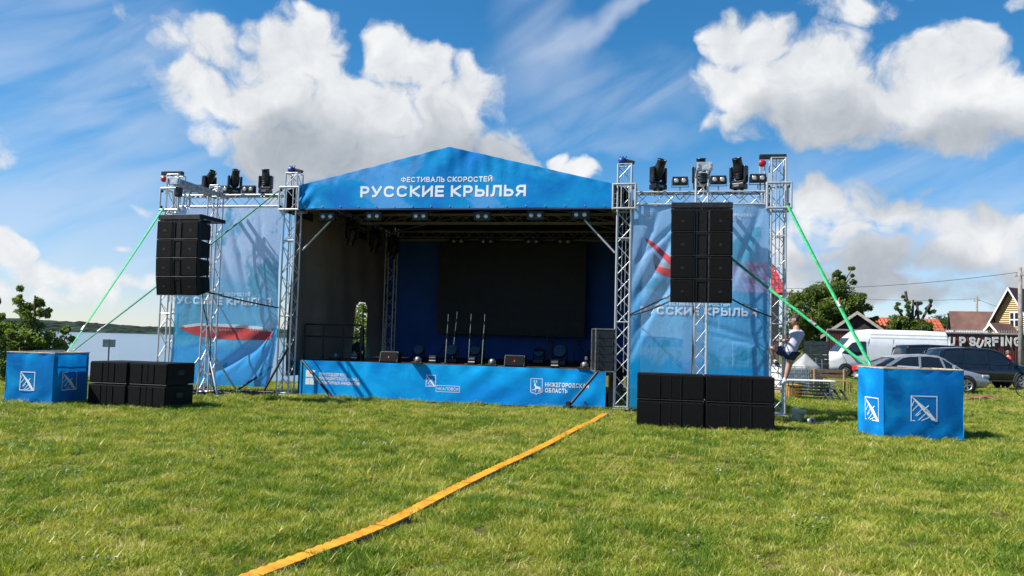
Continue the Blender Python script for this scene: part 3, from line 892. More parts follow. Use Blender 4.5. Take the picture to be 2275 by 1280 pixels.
led = sthing('video_screen', 'large black switched-off video screen at the back of the stage', 'screen', 0.2, 7.35, z=DZ)
LEDM = mat('led_module_face', (0.012, 0.012, 0.0135), 0.55, 0, 0.2, 3, 0.6, 300)
for i in range(10):
    for j in range(6):
        box('screen_module', (0.5112, 0.09, 0.5292), (-2.30 + 0.512 * i, 0, 1.09 + 0.53 * j), LEDM, led, 0.001)
for x in (-2.0, -0.9, 1.3, 2.2):
    box('screen_leg', (0.05, 0.05, 4.0), (x, 0.12, 2.0), BLACKM, led, 0.006)
    bar('screen_strut', (x, 0.12, 0.85), (x + (0.55 if x > 0 else -0.55), -0.05, 0.02), 0.02, BLACKM, led, 6)
    box('screen_foot', (0.1, 0.7, 0.04), (x, 0.1, 0.02), BLACKM, led, 0.006)
# ================================================================== printed mesh banners of the wings
def banner_mat(name, off, top, mid, low, see):
    m = bpy.data.materials.new(name); m.use_nodes = True
    nt = m.node_tree; bs = nt.nodes['Principled BSDF']
    tcn = N(nt, 'ShaderNodeTexCoord').outputs['Object']
    sp = N(nt, 'ShaderNodeSeparateXYZ'); nt.links.new(tcn, sp.inputs[0])
    co = vmth(nt, 'ADD', tcn, off)
    n1 = noise(nt, co, 0.85, 5, 0.6, 0.6)
    zz = mth(nt, 'ADD', sp.outputs[2], mth(nt, 'MULTIPLY', mth(nt, 'SUBTRACT', n1, 0.5), 1.6))
    c = mixc(nt, mrange(nt, zz, 1.1, 1.35), low, mid)
    c = mixc(nt, mrange(nt, zz, 2.4, 3.6), c, top)
    c = mixc(nt, mth(nt, 'MULTIPLY', mrange(nt, n1, 0.52, 0.62), 0.85), c, (0.02, 0.36, 0.60))
    nt.links.new(c, bs.inputs['Base Color'])
    bs.inputs['Roughness'].default_value = 0.55
    bs.inputs['Specular IOR Level'].default_value = 0.2
    bp = N(nt, 'ShaderNodeBump'); bp.inputs['Strength'].default_value = 0.35; bp.inputs['Distance'].default_value = 0.04
    nt.links.new(noise(nt, vmth(nt, 'MULTIPLY', co, (1.6, 1, 0.8)), 3.0, 4, 0.5, 1.5), bp.inputs['Height']); nt.links.new(bp.outputs[0], bs.inputs['Normal'])
    tr = N(nt, 'ShaderNodeBsdfTranslucent'); nt.links.new(c, tr.inputs[0])
    tp = N(nt, 'ShaderNodeBsdfTransparent')
    m1 = N(nt, 'ShaderNodeMixShader'); m1.inputs[0].default_value = 0.52
    nt.links.new(bs.outputs[0], m1.inputs[1]); nt.links.new(tr.outputs[0], m1.inputs[2])
    m2 = N(nt, 'ShaderNodeMixShader'); m2.inputs[0].default_value = see
    nt.links.new(m1.outputs[0], m2.inputs[1]); nt.links.new(tp.outputs[0], m2.inputs[2])
    nt.links.new(m2.outputs[0], nt.nodes['Material Output'].inputs[0])
    return m

def thin_print(name, col, see=0.25):
    m = bpy.data.materials.new(name); m.use_nodes = True
    nt = m.node_tree; bs = nt.nodes['Principled BSDF']
    n1 = noise(nt, N(nt, 'ShaderNodeTexCoord').outputs['Object'], 6.0, 4, 0.6)
    c = mixc(nt, mrange(nt, n1, 0.3, 0.7), tuple(x * 0.8 for x in col), col)
    nt.links.new(c, bs.inputs['Base Color']); bs.inputs['Roughness'].default_value = 0.7
    tr = N(nt, 'ShaderNodeBsdfTranslucent'); nt.links.new(c, tr.inputs[0])
    tp = N(nt, 'ShaderNodeBsdfTransparent')
    m1 = N(nt, 'ShaderNodeMixShader'); m1.inputs[0].default_value = 0.35
    nt.links.new(bs.outputs[0], m1.inputs[1]); nt.links.new(tr.outputs[0], m1.inputs[2])
    m2 = N(nt, 'ShaderNodeMixShader'); m2.inputs[0].default_value = see
    nt.links.new(m1.outputs[0], m2.inputs[1]); nt.links.new(tp.outputs[0], m2.inputs[2])
    nt.links.new(m2.outputs[0], nt.nodes['Material Output'].inputs[0])
    return m
BAN_L = banner_mat('printed_mesh_boat_banner', (0, 0, 0), (0.52, 0.68, 0.97), (0.08, 0.48, 0.86), (0.02, 0.38, 0.88), 0.09)
BAN_R = banner_mat('printed_mesh_seaplane_banner', (4, 0, 3), (0.34, 0.62, 0.98), (0.13, 0.53, 0.98), (0.0, 0.42, 0.95), 0.11)
PR_RED = thin_print('red_mesh_print', (0.78, 0.07, 0.07), 0.10)
PR_WHT = thin_print('white_mesh_print', (0.85, 0.87, 0.90), 0.10)
PR_GRY = thin_print('grey_mesh_print', (0.45, 0.42, 0.45), 0.25)

def crease(x, z, x0, z0, ang, wid, amp, ln):
    d = ((x - x0) * math.cos(ang) + (z - z0) * math.sin(ang)); n = (-(x - x0) * math.sin(ang) + (z - z0) * math.cos(ang))
    return 0.65 * amp * math.exp(-(n / wid) ** 2) * math.exp(-(d / ln) ** 2)

def banL(x, z):
    y = 0.03 * math.sin(x * 2.2 + z * 0.5)
    for (x0, z0, a, w, am, l) in ((.1, 3.3, R(112), .10, .09, 1.1), (.45, 3.6, R(105), .07, .07, 1.2), (-.4, 3.7, R(100), .08, .06, 1.0), (.8, 3.0, R(118), .09, .08, 1.0), (1.1, 3.8, R(95), .06, .05, .9),
                                  (.75, 1.2, R(38), .10, .13, .8), (1.05, 1.3, R(48), .08, .11, .7), (.4, .9, R(30), .09, .09, .8), (1.2, .9, R(60), .06, .08, .6), (.1, 1.5, R(20), .09, .05, .8), (.8, 2.2, R(125), .08, .08, .8), (-.8, 2.9, R(80), .1, .05, 1.0)):
        y += crease(x, z, x0, z0, a, w, am, l)
    return y + 0.06 * math.sin(z * 1.2)

bl = sthing('mesh_banner', 'see-through blue mesh banner printed with a red hydrofoil boat', 'banner', -6.15, -0.17)
def edgeL(s, t, x):
    pull = 0.24 * (1 - t) ** 3 * s
    return x - pull + 0.10 * (1 - s) * math.sin(PI * t) + 0.03 * s * math.sin(7 * t)
ban = sheet('printed_mesh', on_v(374, 800, -.17)[0] + 6.15, 1.64, 0.22, 4.93, 70, 100, banL, BAN_L, bl, xedge=edgeL)
yl = lambda x, z: banL(x, z) - 0.005
uL = lambda px, py: (lambda q: (q[0] + 6.15, q[1]))(on_v(px, py, -.17))
for s, a, b_, bold in (('РУССКИЕ КРЫЛЬЯ', (379, 677), (603, 660), 0.02), ('ФЕСТИВАЛЬ СКОРОСТЕЙ', (438, 657), (556, 650), 0.008)):
    x0, z0 = uL(*a); x1, z1 = uL(*b_)
    zc = (z0 + z1) / 2; hh = (0.20 if 'РУС' in s else 0.10)
    put_text(ban, s, x0, x1, zc - hh / 2, zc + hh / 2, lambda x, z: banL(x, z) - 0.016, PR_WHT, 0.22)
def ppoly(parent, pts, fn, yf, m, name, n=14):
    """printed polygon cut finely enough to follow the folds: a strip between an upper and a lower edge"""
    top, bot = pts
    def ip(L, t):
        k = min(int(t * (len(L) - 1)), len(L) - 2); q = t * (len(L) - 1) - k
        a, b = fn(*L[k]), fn(*L[k + 1])
        return a[0] + (b[0] - a[0]) * q, a[1] + (b[1] - a[1]) * q
    v, f = [], []
    for i in range(n + 1):
        (xa, za), (xb, zb) = ip(top, i / n), ip(bot, i / n)
        for j in range(5):
            x, z = xa + (xb - xa) * j / 4, za + (zb - za) * j / 4
            v.append((x, yf(x, z), z))
    for i in range(n):
        for j in range(4):
            f.append((i * 5 + j, i * 5 + j + 1, i * 5 + 6 + j, i * 5 + 5 + j))
    return obj(name, mesh(name, v, f, True), m, parent)
ppoly(ban, ([(397, 728), (420, 722), (460, 722), (520, 726), (570, 731), (604, 738)], [(397, 729), (415, 738), (445, 748), (500, 755), (560, 756), (596, 756)]), uL, yl, PR_RED, 'boat_hull', 30)
yl2 = lambda x, z: banL(x, z) - 0.008
ppoly(ban, ([(405, 723), (440, 718), (500, 720), (540, 722), (560, 724), (598, 729)], [(410, 728), (445, 724), (500, 727), (540, 729), (560, 731), (602, 738)]), uL, yl2, PR_WHT, 'boat_cabin', 30)
yl3 = lambda x, z: banL(x, z) - 0.011
for px in list(range(478, 530, 6)) + list(range(552, 590, 6)):
    ppoly(ban, ([(px, 731), (px + 3.4, 731)], [(px, 736), (px + 3.4, 736)]), uL, yl3, PR_GRY, 'boat_window', 1)
ppoly(ban, ([(520, 724), (536, 720), (548, 722)], [(520, 727), (536, 727), (548, 728)]), uL, yl3, PR_GRY, 'boat_wheelhouse', 6)

def banR(x, z):
    y = 0.02 * math.sin(x * 5.5) * (0.4 + 0.6 * sstep(1.0, 3.5, z)) + 0.03 * math.sin(x * 1.7 + z * 0.8)
    for (x0, z0, a, w, am, l) in ((-1.1, 3.4, R(60), .10, .10, 1.0), (-1.3, 4.0, R(70), .08, .08, .8), (-.8, 2.9, R(52), .10, .10, 1.0), (-1.2, 2.4, R(62), .07, .09, .8), (-.9, 4.2, R(45), .06, .07, .7), (1.05, 4.0, R(70), .08, .06, 1.0),
                                  (-1.35, 1.9, R(66), .06, .06, .8), (.8, 1.9, R(-18), .08, .05, .9), (1.0, 1.7, R(-12), .05, .05, .8)):
        y += crease(x, z, x0, z0, a, w, am, l)
    return y
br = sthing('mesh_banner', 'see-through blue mesh banner printed with a red seaplane above festival lettering', 'banner', 6.20, -0.17)
ban2 = sheet('printed_mesh', -1.62, 1.56, 0.06, 4.95, 90, 110, banR, BAN_R, br)
yr = lambda x, z: banR(x, z) - 0.005
uR = lambda px, py: (lambda q: (q[0] - 6.20, q[1]))(on_v(px, py, -.17))
for s, a, b_, hh, bold in (('РУССКИЕ КРЫЛЬЯ', (1422, 690), (1681, 693), .19, .02), ('ФЕСТИВАЛЬ СКОРОСТЕЙ', (1477, 676), (1621, 675), .085, .008), ('НИЖЕГОРОДСКАЯ', (1590, 479), (1677, 478), .07, .02), ('ОБЛАСТЬ', (1590, 487), (1646, 486), .07, .02)):
    x0, z0 = uR(*a); x1, z1 = uR(*b_); zc = (z0 + z1) / 2
    put_text(ban2, s, x0, x1, zc - hh / 2, zc + hh / 2, lambda x, z: banR(x, z) - 0.016, PR_WHT, 0.22)
ppoly(ban2, ([(1432, 527), (1455, 540), (1480, 562), (1500, 580)], [(1436, 536), (1452, 552), (1475, 575), (1500, 602)]), uR, yr, PR_RED, 'seaplane_propeller', 16)
ppoly(ban2, ([(1454, 588), (1475, 595), (1500, 598)], [(1456, 600), (1474, 612), (1500, 618)]), uR, yr, PR_RED, 'seaplane_float', 14)
ppoly(ban2, ([(1450, 560), (1475, 585), (1500, 590)], [(1452, 588), (1475, 596), (1500, 598)]), uR, yr, PR_GRY, 'seaplane_nose', 14)
# faint crest printed in the upper corner of the banner
x0, z0 = uR(1426, 505); x1, z1 = uR(1450, 470)
q_ = lambda a, b: (x0 + a * (x1 - x0), z0 + b * (z1 - z0))
poly_print(ban2, stroke([q_(0, 1), q_(1, 1), q_(1, .2), q_(.5, 0), q_(0, .2)], 0.014, True) + [[q_(.2, .55), q_(.45, .8), q_(.8, .6), q_(.6, .35)]], yr, PR_WHT, 'crest')

# ================================================================== loudspeakers
SILV = mat('bare_rigging_edge', (0.30, 0.30, 0.31), 0.35, 0.7, 0.2, 10)
EDGE = mat('worn_black_edge', (0.07, 0.07, 0.072), 0.5, 0.3, 0.4, 14)
def loudspeaker(label, M, w, h, d, group, sub=False, bev=0.008):
    """M places the front lower centre of the cabinet: x right, y to the rear, z up"""
    t = thing('speaker_cabinet', label, 'loudspeaker', (0, 0, 0), 0, group)
    t.matrix_basis = M
    bm = bmesh.new(); bmesh.ops.create_cube(bm, size=1.0)
    for v in bm.verts:
        rear_ = v.co.y > 0
        k = 1.0 if sub else (0.86 if rear_ else 1.0)
        zk = 1.0 if sub else (0.78 if rear_ else 1.0)
        v.co = Vector((v.co.x * w * (k if not sub else 1), 0.02 + (v.co.y + 0.5) * (d - 0.02), h / 2 + v.co.z * (h + (-0.012 if sub else 0.006)) * zk))
    bmesh.ops.bevel(bm, geom=list(bm.edges), offset=bev, segments=2, affect='EDGES')
    me = bpy.data.meshes.new('body'); bm.to_mesh(me); bm.free()
    body = obj('body', me, CABW, t)
    gw = w * (0.485 if sub else 0.36)
    for s in (-1, 1):
        g = box('grille', (gw, 0.022, h * 0.90), (s * (w / 2 - gw / 2 - w * 0.008), 0.006, h / 2), GRILLE, t, 0.008)
        if not sub:
            obj('driver_badge', mesh('badge', *strip((-0.03, 0), (0.03, 0), 0.05, y=0)), BLACKM, g, Matrix.Translation((0, -0.0125, -h * 0.02)))
    if sub:
        box('port_divider', (w * 0.018, 0.03, h * 0.92), (0, 0.004, h / 2), CABW, t, 0.004)
        for s in (-1, 1):
            box('panel_batten', (w * 0.012, 0.028, h * 0.88), (s * w * 0.16, -0.002, h / 2), CABW, t, 0.004)
            box('rubber_foot', (0.10, d * 0.8, 0.03), (s * w * 0.35, d / 2, 0.0), RUBBER, t, 0.004)
            o = box('handle', (0.016, 0.20, 0.10), (s * (w / 2 + 0.002), d * 0.5, h * 0.55), BLACKP, t, 0.012)
    else:
        # waveguide between the two grilles: two flared cheeks and a dark slot
        for s in (-1, 1):
            vs = [(s * 0.13 * w, 0.0, 0.03), (s * 0.035 * w, 0.09, 0.03), (s * 0.035 * w, 0.09, h - 0.03), (s * 0.13 * w, 0.0, h - 0.03)]
            obj('horn_cheek', mesh('horn_cheek', vs, [(0, 1, 2, 3) if s > 0 else (3, 2, 1, 0)]), BLACKP, t)
            box('horn_rib', (0.012, 0.03, h * 0.86), (s * w * 0.075, 0.018, h / 2), BLACKP, t, 0.004)
            box('rigging_plate', (0.014, 0.10, h * 0.97), (s * (w / 2 + 0.006), 0.06, h / 2), BLACKM, t, 0.004)
            box('rear_rigging_arm', (0.014, 0.05, h * 0.99), (s * (w * 0.41), d - 0.05, h / 2), BLACKM, t, 0.004)
            box('handle', (0.014, 0.16, 0.09), (s * (w * 0.455), d * 0.5, h * 0.5), BLACKP, t, 0.02, (0, 0, s * R(9)))
    bar('edge_trim', (-w / 2, -0.003, 0.004), (w / 2, -0.003, 0.004), 0.005, EDGE, t, 6)
    return t

def frame(u, v, z, yaw=0.0, tilt=0.0):
    return Matrix.Translation(S(u, v, z)) @ Matrix.Rotation(-TH + yaw, 4, 'Z') @ Matrix.Rotation(tilt, 4, 'X')

# hanging columns -------------------------------------------------
def column(u, v, ztop, yaw, tilts, w, h, d, where):
    names = ['topmost', 'second from the top', 'third from the top', 'lowest, tilted']
    M = frame(u, v, ztop, yaw)
    g = thing('rigging_frame', f'black rigging frame on top of the {where}', 'rigging frame', (0, 0, 0), 0)
    g.matrix_basis = M
    box('front_beam', (w * 1.02, 0.16, 0.12), (0, 0.10, 0.075), BLACKM, g, 0.008)
    for s in (-1, 0, 1):
        box('long_beam', (0.09, 0.95, 0.09), (s * (w / 2 - 0.05), 0.55, 0.102), BLACKM, g, 0.008)
        box('drop_link', (0.02, 0.06, 0.07), (s * (w / 2 - 0.03), 0.08, 0.02), STEEL, g, 0.004)
    box('rear_beam', (w * 1.02, 0.09, 0.09), (0, 0.98, 0.10), BLACKM, g, 0.008)
    P = Vector((0, 0, -0.01)); ang = 0.0
    for k, tl in enumerate(tilts):
        ang += tl
        Rm = Matrix.Rotation(ang, 4, 'X')
        loc = P + Rm @ Vector((0, 0, -h))
        nm = f'{names[k]} cabinet of the {where}'
        loudspeaker(nm, M @ Matrix.Translation(loc) @ Rm, w, h, d, f'cabinets of the {where}')
        P = loc + Rm @ Vector((0, 0, -0.001))
    return M
UA_R, VA_R = on_v(1558.5, 560, -2.25)[0], -2.25
ZA_R = on_v(1558, 463, -2.25)[1]
MR = column(UA_R, VA_R, ZA_R, 0.0, (0, 0, R(0.5), R(1.0)), 1.26, 0.502, 0.55, 'hanging speaker column in front of the seaplane banner')
# lake-side column: its lower end swings outward
VA_L = -2.95
UA_L, ZA_L = on_v(396, 489, VA_L)
ML = column(UA_L, VA_L, ZA_L, R(-4), (0, R(0.8), R(2.5), R(6.0)), 1.10, 0.435, 0.58, 'hanging speaker column by the lake')

def pa_tower(label, u, v, top, arm_v, lean=0.0):
    t = sthing('speaker_tower', label, 'truss tower', u, v, 'towers carrying the hanging speakers')
    truss(t, (0, 0, 0.10), (0, 0, top), 0.27, (1, 0, 0), 14, r=0.023)
    for sx in (-1, 1):
        for sy_ in (-1, 1):
            bar('outrigger', (sx * 0.14, sy_ * 0.14, 0.95), (sx * 0.62, sy_ * 0.50, 0.06), 0.026, ALU, t, 8)
            box('outrigger_foot', (0.16, 0.16, 0.025), (sx * 0.64, sy_ * 0.52, 0.04), STEEL, t, 0.006)
    box('base_beam', (1.5, 0.09, 0.09), (0, 0, 0.05), BLACKM, t, 0.008)
    box('base_beam', (0.09, 1.3, 0.09), (0, 0, 0.053), BLACKM, t, 0.008)
    # lever arm with two rails carrying the column out to the front
    for s in (-1, 1):
        box('arm_rail', (0.05, abs(arm_v) + 0.55, 0.11), (s * 0.13, arm_v / 2 + 0.1, top + 0.06), STEEL, t, 0.008)
    box('arm_end', (0.34, 0.06, 0.18), (0, arm_v - 0.12, top + 0.06), ALU, t, 0.008)
    box('hoist_body', (0.16, 0.14, 0.24), (0, arm_v + 0.12, top - 0.16), REDP if label.startswith('truss tower behind') else BLACKP, t, 0.03)
    bar('hoist_chain', (0, arm_v + 0.12, top - 0.25), (0, arm_v + 0.12, top - 0.62), 0.010, STEEL, t, 5)
    return t
UPR = on_v(1556, 700, -0.9)[0]
par = pa_tower('slim truss tower standing behind the speaker column at the seaplane banner', UPR, -0.9, 5.42, -1.05)
UPL = on_v(461, 800, -0.8)[0]
pal = pa_tower('slim truss tower with splayed feet in front of the boat banner', UPL, -0.8, 5.10, -1.75)
for t_, zt in ((par, 5.42), (pal, 5.10)):
    truss(t_, (0, 0, zt + 0.14), (0, 0, zt + 0.30), 0.22, (1, 0, 0), 2, r=0.018)

# ground stacks ----------------------------------------------------
wS, hS, dS = 1.27, 0.505, 0.75
uS0 = on_v(1414, 940, -3.85)[0]
for i in range(2):
    for j in range(2):
        lab = f"{('lower', 'upper')[j]} bass cabinet {('beside the stage', 'beside the climbing man')[i]} in the ground stack under the seaplane banner"
        loudspeaker(lab, frame(uS0 + wS / 2 + i * (wS + 0.03), -3.85 + 0.02 * j, 0.02 + j * (hS + 0.012)), wS, hS, dS, 'ground stack under the seaplane banner', True)
wL, hL, dL = 0.90, 0.455, 0.95
q0 = gp(190, 902); q1 = gp(374, 903)
uL0, vL0 = (q0 - SO).dot(UU), (q0 - SO).dot(VV)
for i in range(2):
    for j in range(2):
        lab = f"{('lower', 'upper')[j]} bass cabinet {('beside the blue ballast cube', 'toward the boat banner')[i]} in the lakeside ground stack"
        loudspeaker(lab, frame(uL0 + wL / 2 + 0.02 + i * (wL + 0.015), vL0 + 0.02 * j, 0.02 + j * (hL + 0.012), R(-2)), wL, hL, dL, 'lakeside ground stack', True)

# ================================================================== lamps
def moving_head(label, loc, yaw, tilt, flip=False, sc=1.0, group='moving head lamps on the wings'):
    t = thing('moving_head_lamp', label, 'stage lamp', (0, 0, 0), 0, group)
    M = Matrix.Translation(loc) @ Matrix.Rotation(yaw, 4, 'Z') @ Matrix.Scale(sc, 4)
    if flip:
        M = M @ Matrix.Rotation(PI, 4, 'X')
    t.matrix_basis = M
    for s in (-1, 1):
        box('clamp', (0.05, 0.10, 0.10), (s * 0.09, 0, 0.03), BLACKM, t, 0.012)
    b_ = box('base', (0.36, 0.27, 0.13), (0, 0, 0.145), BLACKP, t, 0.02, seg=2)
    box('display', (0.14, 0.01, 0.05), (0, -0.139, 0), GREYM, b_, 0.003)
    box('yoke_bridge', (0.40, 0.18, 0.06), (0, 0, 0.245), BLACKP, t, 0.02)
    for s in (-1, 1):
        box('yoke_arm', (0.065, 0.17, 0.40), (s * 0.185, 0, 0.44), BLACKP, t, 0.03, seg=2)
    H = Matrix.Translation((0, 0, 0.54)) @ Matrix.Rotation(tilt, 4, 'X')
    prof = [(0.0, -0.24), (0.09, -0.24), (0.125, -0.20), (0.14, -0.08), (0.14, 0.08), (0.118, 0.14), (0.112, 0.27), (0.120, 0.29), (0.120, 0.31), (0.10, 0.31), (0.095, 0.285)]
    hd = obj('head', mesh('head', *lathe(prof, 20), True), BLACKP, t, H)
    obj('lens', mesh('lens', *lathe([(0, 0.292), (0.05, 0.29), (0.098, 0.28)], 18), True), LENSD, hd)
    for s in (-1, 1):
        tube('handle', [(s * 0.10, 0, -0.24), (s * 0.15, 0.02, -0.29), (s * 0.17, 0.02, -0.22)], 0.008, GREYM, hd, 5)
    for k in range(3):
        obj('cooling_rib', mesh('rib', *lathe([(0.132, -0.18 + k * 0.05), (0.146, -0.175 + k * 0.05), (0.146, -0.155 + k * 0.05), (0.132, -0.15 + k * 0.05)], 16), True), BLACKM, hd)
    return t

def wing_pt(px, py, v):
    u, z = on_v(px, py, v)
    return S(u, v, z), u
TOPZ = 5.29
for (px, yaw, tl, lab) in ((1462, R(38), R(30), 'moving head lamp tipped toward the stage, first on the truss above the seaplane banner'),
                           (1557, R(-6), R(14), 'upright moving head lamp behind the speaker tower above the seaplane banner'),
                           (1641, R(-30), R(24), 'moving head lamp tipped toward the climbing man, above the seaplane banner'),
                           (464, R(62), R(42), 'moving head lamp tipped far over, nearest the lake on the boat banner truss'),
                           (521, R(40), R(26), 'middle moving head lamp with a bright lens above the boat banner'),
                           (590, R(4), R(12), 'upright moving head lamp above the boat banner, nearest the stage roof')):
    p, u = wing_pt(px, 420, 0.0)
    moving_head(lab, S(u, 0.0, TOPZ - (0.0 if px > 1000 else 0.02)), -TH + yaw, tl, sc=0.98 if px > 1000 else 0.86)

def blinder(label, loc, yaw, w=0.37, h=0.20, tilt=0.0, up=True, group='twin blinder lamps'):
    t = thing('twin_blinder_lamp', label, 'stage lamp', (0, 0, 0), 0, group)
    t.matrix_basis = Matrix.Translation(loc) @ Matrix.Rotation(yaw, 4, 'Z') @ Matrix.Rotation(tilt, 4, 'X')
    hs_ = box('housing', (w, 0.13, h), (0, 0, 0), BLACKM, t, 0.012)
    for s in (-1, 1):
        c = Matrix.Translation((s * w * 0.24, -0.067, 0)) @ Matrix.Rotation(PI / 2, 4, 'X')
        ln = obj('lamp', mesh('lamp', *lathe([(0.0, 0.016), (0.03, 0.015), (0.052, 0.010), (0.058, 0.0)], 16), True), LENS, t, c)
        obj('lamp_ring', mesh('lamp_ring', *lathe([(0.058, 0.0), (0.062, 0.012), (0.070, 0.012), (0.072, 0.0)], 16), True), BLACKM, ln)
    sg = -1 if up else 1
    for s in (-1, 1):
        box('yoke', (0.012, 0.03, h * 0.9), (s * (w / 2 + 0.012), 0.0, sg * h * 0.28), BLACKM, t, 0.003)
    box('yoke_bar', (w + 0.05, 0.03, 0.012), (0, 0, sg * h * 0.73), BLACKM, t, 0.003)
    bar('stud', (0, 0, sg * h * 0.73), (0, 0, sg * (h * 0.73 + 0.12)), 0.014, STEEL, t, 6)
    return t
for (px, py, lab) in ((1511, 402.5, 'twin blinder lamp between the first two moving heads above the seaplane banner'), (1596, 400, 'twin blinder lamp in the middle of the truss above the seaplane banner'),
                      (1684, 396.5, 'twin blinder lamp beside the tower the man climbs'), (440, 419, 'twin blinder lamp nearest the lake above the boat banner, half hidden by the lifting arm'),
                      (496, 421, 'twin blinder lamp between the two tipped moving heads above the boat banner'), (553, 421, 'twin blinder lamp left of the upright moving head above the boat banner')):
    u, z = on_v(px, py, -0.06)
    blinder(lab, S(u, -0.06, z), -TH)
for k, (px, py) in enumerate(((728, 482), (831, 481), (934, 481), (1072, 481.5), (1190, 479.5), (1290, 478))):
    u, z = on_v(px, py, -0.06)
    w_ = ('first', 'second', 'third', 'fourth', 'fifth', 'sixth')[k]
    blinder(f'twin blinder lamp hung under the roof front, {w_} from the boat banner side', S(u, -0.06, z), -TH, 0.42, 0.22, 0, False, 'twin blinders under the roof front')
# lamps hanging inside the dark roof
for k, (u, v, lab) in enumerate(((-3.55, 2.2, 'dark moving head hanging at the side truss, nearest the front'), (-3.5, 4.0, 'dark moving head hanging at the side truss, middle'), (-3.45, 5.6, 'dark moving head hanging at the side truss, rearmost'))):
    moving_head(lab, S(u, v, 4.98), -TH + R(60), R(18), True, 0.9, 'dark lamps inside the roof')
for k, px in enumerate((1020, 1085, 1185, 1255)):
    u, z = on_v(px, 548, 7.3)
    blinder(f"dim lamp bar hanging above the video screen, {('first', 'second', 'third', 'fourth')[k]} from the lake side", S(u, 7.1, 4.97), -TH, 0.55, 0.14, 0, False, 'dim lamps above the screen')

# ================================================================== things on the stage
def on_deck(px, py):
    return gp(px, py, DZ)
def wedge(label, px, py, w, h):
    p = on_deck(px, py)
    t = thing('monitor_speaker', label, 'loudspeaker', p, -TH, 'monitor speakers at the stage edge')
    d = 0.34
    vs = [(-w / 2, 0, 0), (w / 2, 0, 0), (w / 2, d, 0), (-w / 2, d, 0), (-w / 2, 0.10, h), (w / 2, 0.10, h), (w / 2, d, h * 0.92), (-w / 2, d, h * 0.92)]
    bm = bmesh.new(); bv = [bm.verts.new(v) for v in vs]
    for q in ((0, 1, 5, 4), (1, 2, 6, 5), (2, 3, 7, 6), (3, 0, 4, 7), (4, 5, 6, 7), (3, 2, 1, 0)):
        bm.faces.new([bv[i] for i in q])
    bmesh.ops.bevel(bm, geom=list(bm.edges), offset=0.012, segments=2, affect='EDGES')
    me = bpy.data.meshes.new('body'); bm.to_mesh(me); bm.free()
    obj('body', me, CABW, t)
    g = Matrix.Translation((0, 0.042, h / 2)) @ Matrix.Rotation(-math.atan2(0.10, h), 4, 'X')
    gr = obj('grille', box_data(w * 0.92, 0.014, h * 0.88, 0.005), GRILLE, t, g)
    box('badge', (0.035, 0.008, 0.05), (0.0, -0.010, 0.0), REDP, gr, 0.003)
    for s in (-1, 1):
        bar('edge_trim', (s * w * 0.47, 0.0, 0.01), (s * w * 0.47, 0.098, h - 0.01), 0.006, SILV, t, 5)
    bar('edge_trim', (-w * 0.47, 0.099, h), (w * 0.47, 0.099, h), 0.006, SILV, t, 5)
wedge('black monitor speaker with a small red badge beside the stage railing', 862, 806, 0.50, 0.28)
wedge('black monitor speaker with a small red badge at the middle of the stage edge', 1142, 815, 0.53, 0.28)

CHROME = mat('chrome_tube', (0.65, 0.62, 0.58), 0.25, 0.9, 0.1, 10)
for k, (px, py, pt) in enumerate(((989, 808, 698), (1004, 806, 692), (1040, 809, 697), (1070, 811, 698))):
    p = on_deck(px, py)
    t = thing('microphone_stand', f"slim metal microphone stand on the stage, {('first', 'second', 'third', 'fourth')[k]} of four from the lake side", 'stand', p, 0, 'four upright stands on the stage')
    ln = (0.04, 0.10, 0.04, 0.045)[k]
    z1 = at(px, pt, p.y).z - DZ
    bar('lower_tube', (0, 0, 0.0), (ln * 0.5, 0, z1 * 0.52), 0.013, CHROME, t, 6)
    bar('clutch', (ln * 0.5, 0, z1 * 0.50), (ln * 0.62, 0, z1 * 0.62), 0.019, BLACKP, t, 8)
    bar('upper_tube', (ln * 0.6, 0, z1 * 0.60), (ln * 0.85, 0, z1 * 0.80), 0.010, CHROME, t, 6)
    bar('clip', (ln * 0.85, 0, z1 * 0.79), (ln * 0.92, 0, z1 * 0.86), 0.017, BLACKP, t, 8)
    bar('boom_tip', (ln * 0.92, 0, z1 * 0.86), (ln, 0, z1), 0.009, CHROME, t, 6)
    obj('base', mesh('base', *lathe([(0, 0.02), (0.05, 0.02), (0.13, 0.008), (0.13, 0.0), (0, 0)], 16), True), BLACKM, t)

def wash(label, px, py, r, fy_=0.0):
    p = on_deck(px, py)
    t = thing('wash_lamp', label, 'stage lamp', p, -TH, 'round wash lamps on the stage floor')
    box('base', (r * 2.0, r * 1.5, r * 0.8), (0, 0, r * 0.4), BLACKP, t, 0.02)
    for s in (-1, 1):
        box('yoke_arm', (r * 0.22, r * 0.7, r * 1.9), (s * r * 1.05, 0, r * 1.6), BLACKP, t, 0.02)
    H = Matrix.Translation((0, 0, r * 2.0)) @ Matrix.Rotation(R(70), 4, 'X')
    hd = obj('head', mesh('head', *lathe([(0, -r * .7), (r * .6, -r * .7), (r * .9, -r * .3), (r, r * .3), (r, r * .55), (r * .92, r * .6), (r * .9, r * .5)], 20), True), BLACKP, t, H)
    obj('lens', mesh('lens', *lathe([(0, r * .52), (r * .5, r * .52), (r * .9, r * .50)], 18), True), LENSD, hd)
for px, py, r, lab in ((930, 802, .15, 'round wash lamp on the stage floor beside the first monitor speaker'), (1003, 806, .165, 'round wash lamp among the microphone stands'), (1056, 804, .17, 'round wash lamp right behind the third microphone stand'),
                       (1197, 807, .16, 'round wash lamp standing clear right of the middle monitor speaker'), (1243, 812, .19, 'biggest round wash lamp on the stage floor'), (1318, 810, .16, 'round wash lamp beside the amplifier rack'), (795, 797, .16, 'round wash lamp at the foot of the stage railing')):
    wash(lab, px, py, r)
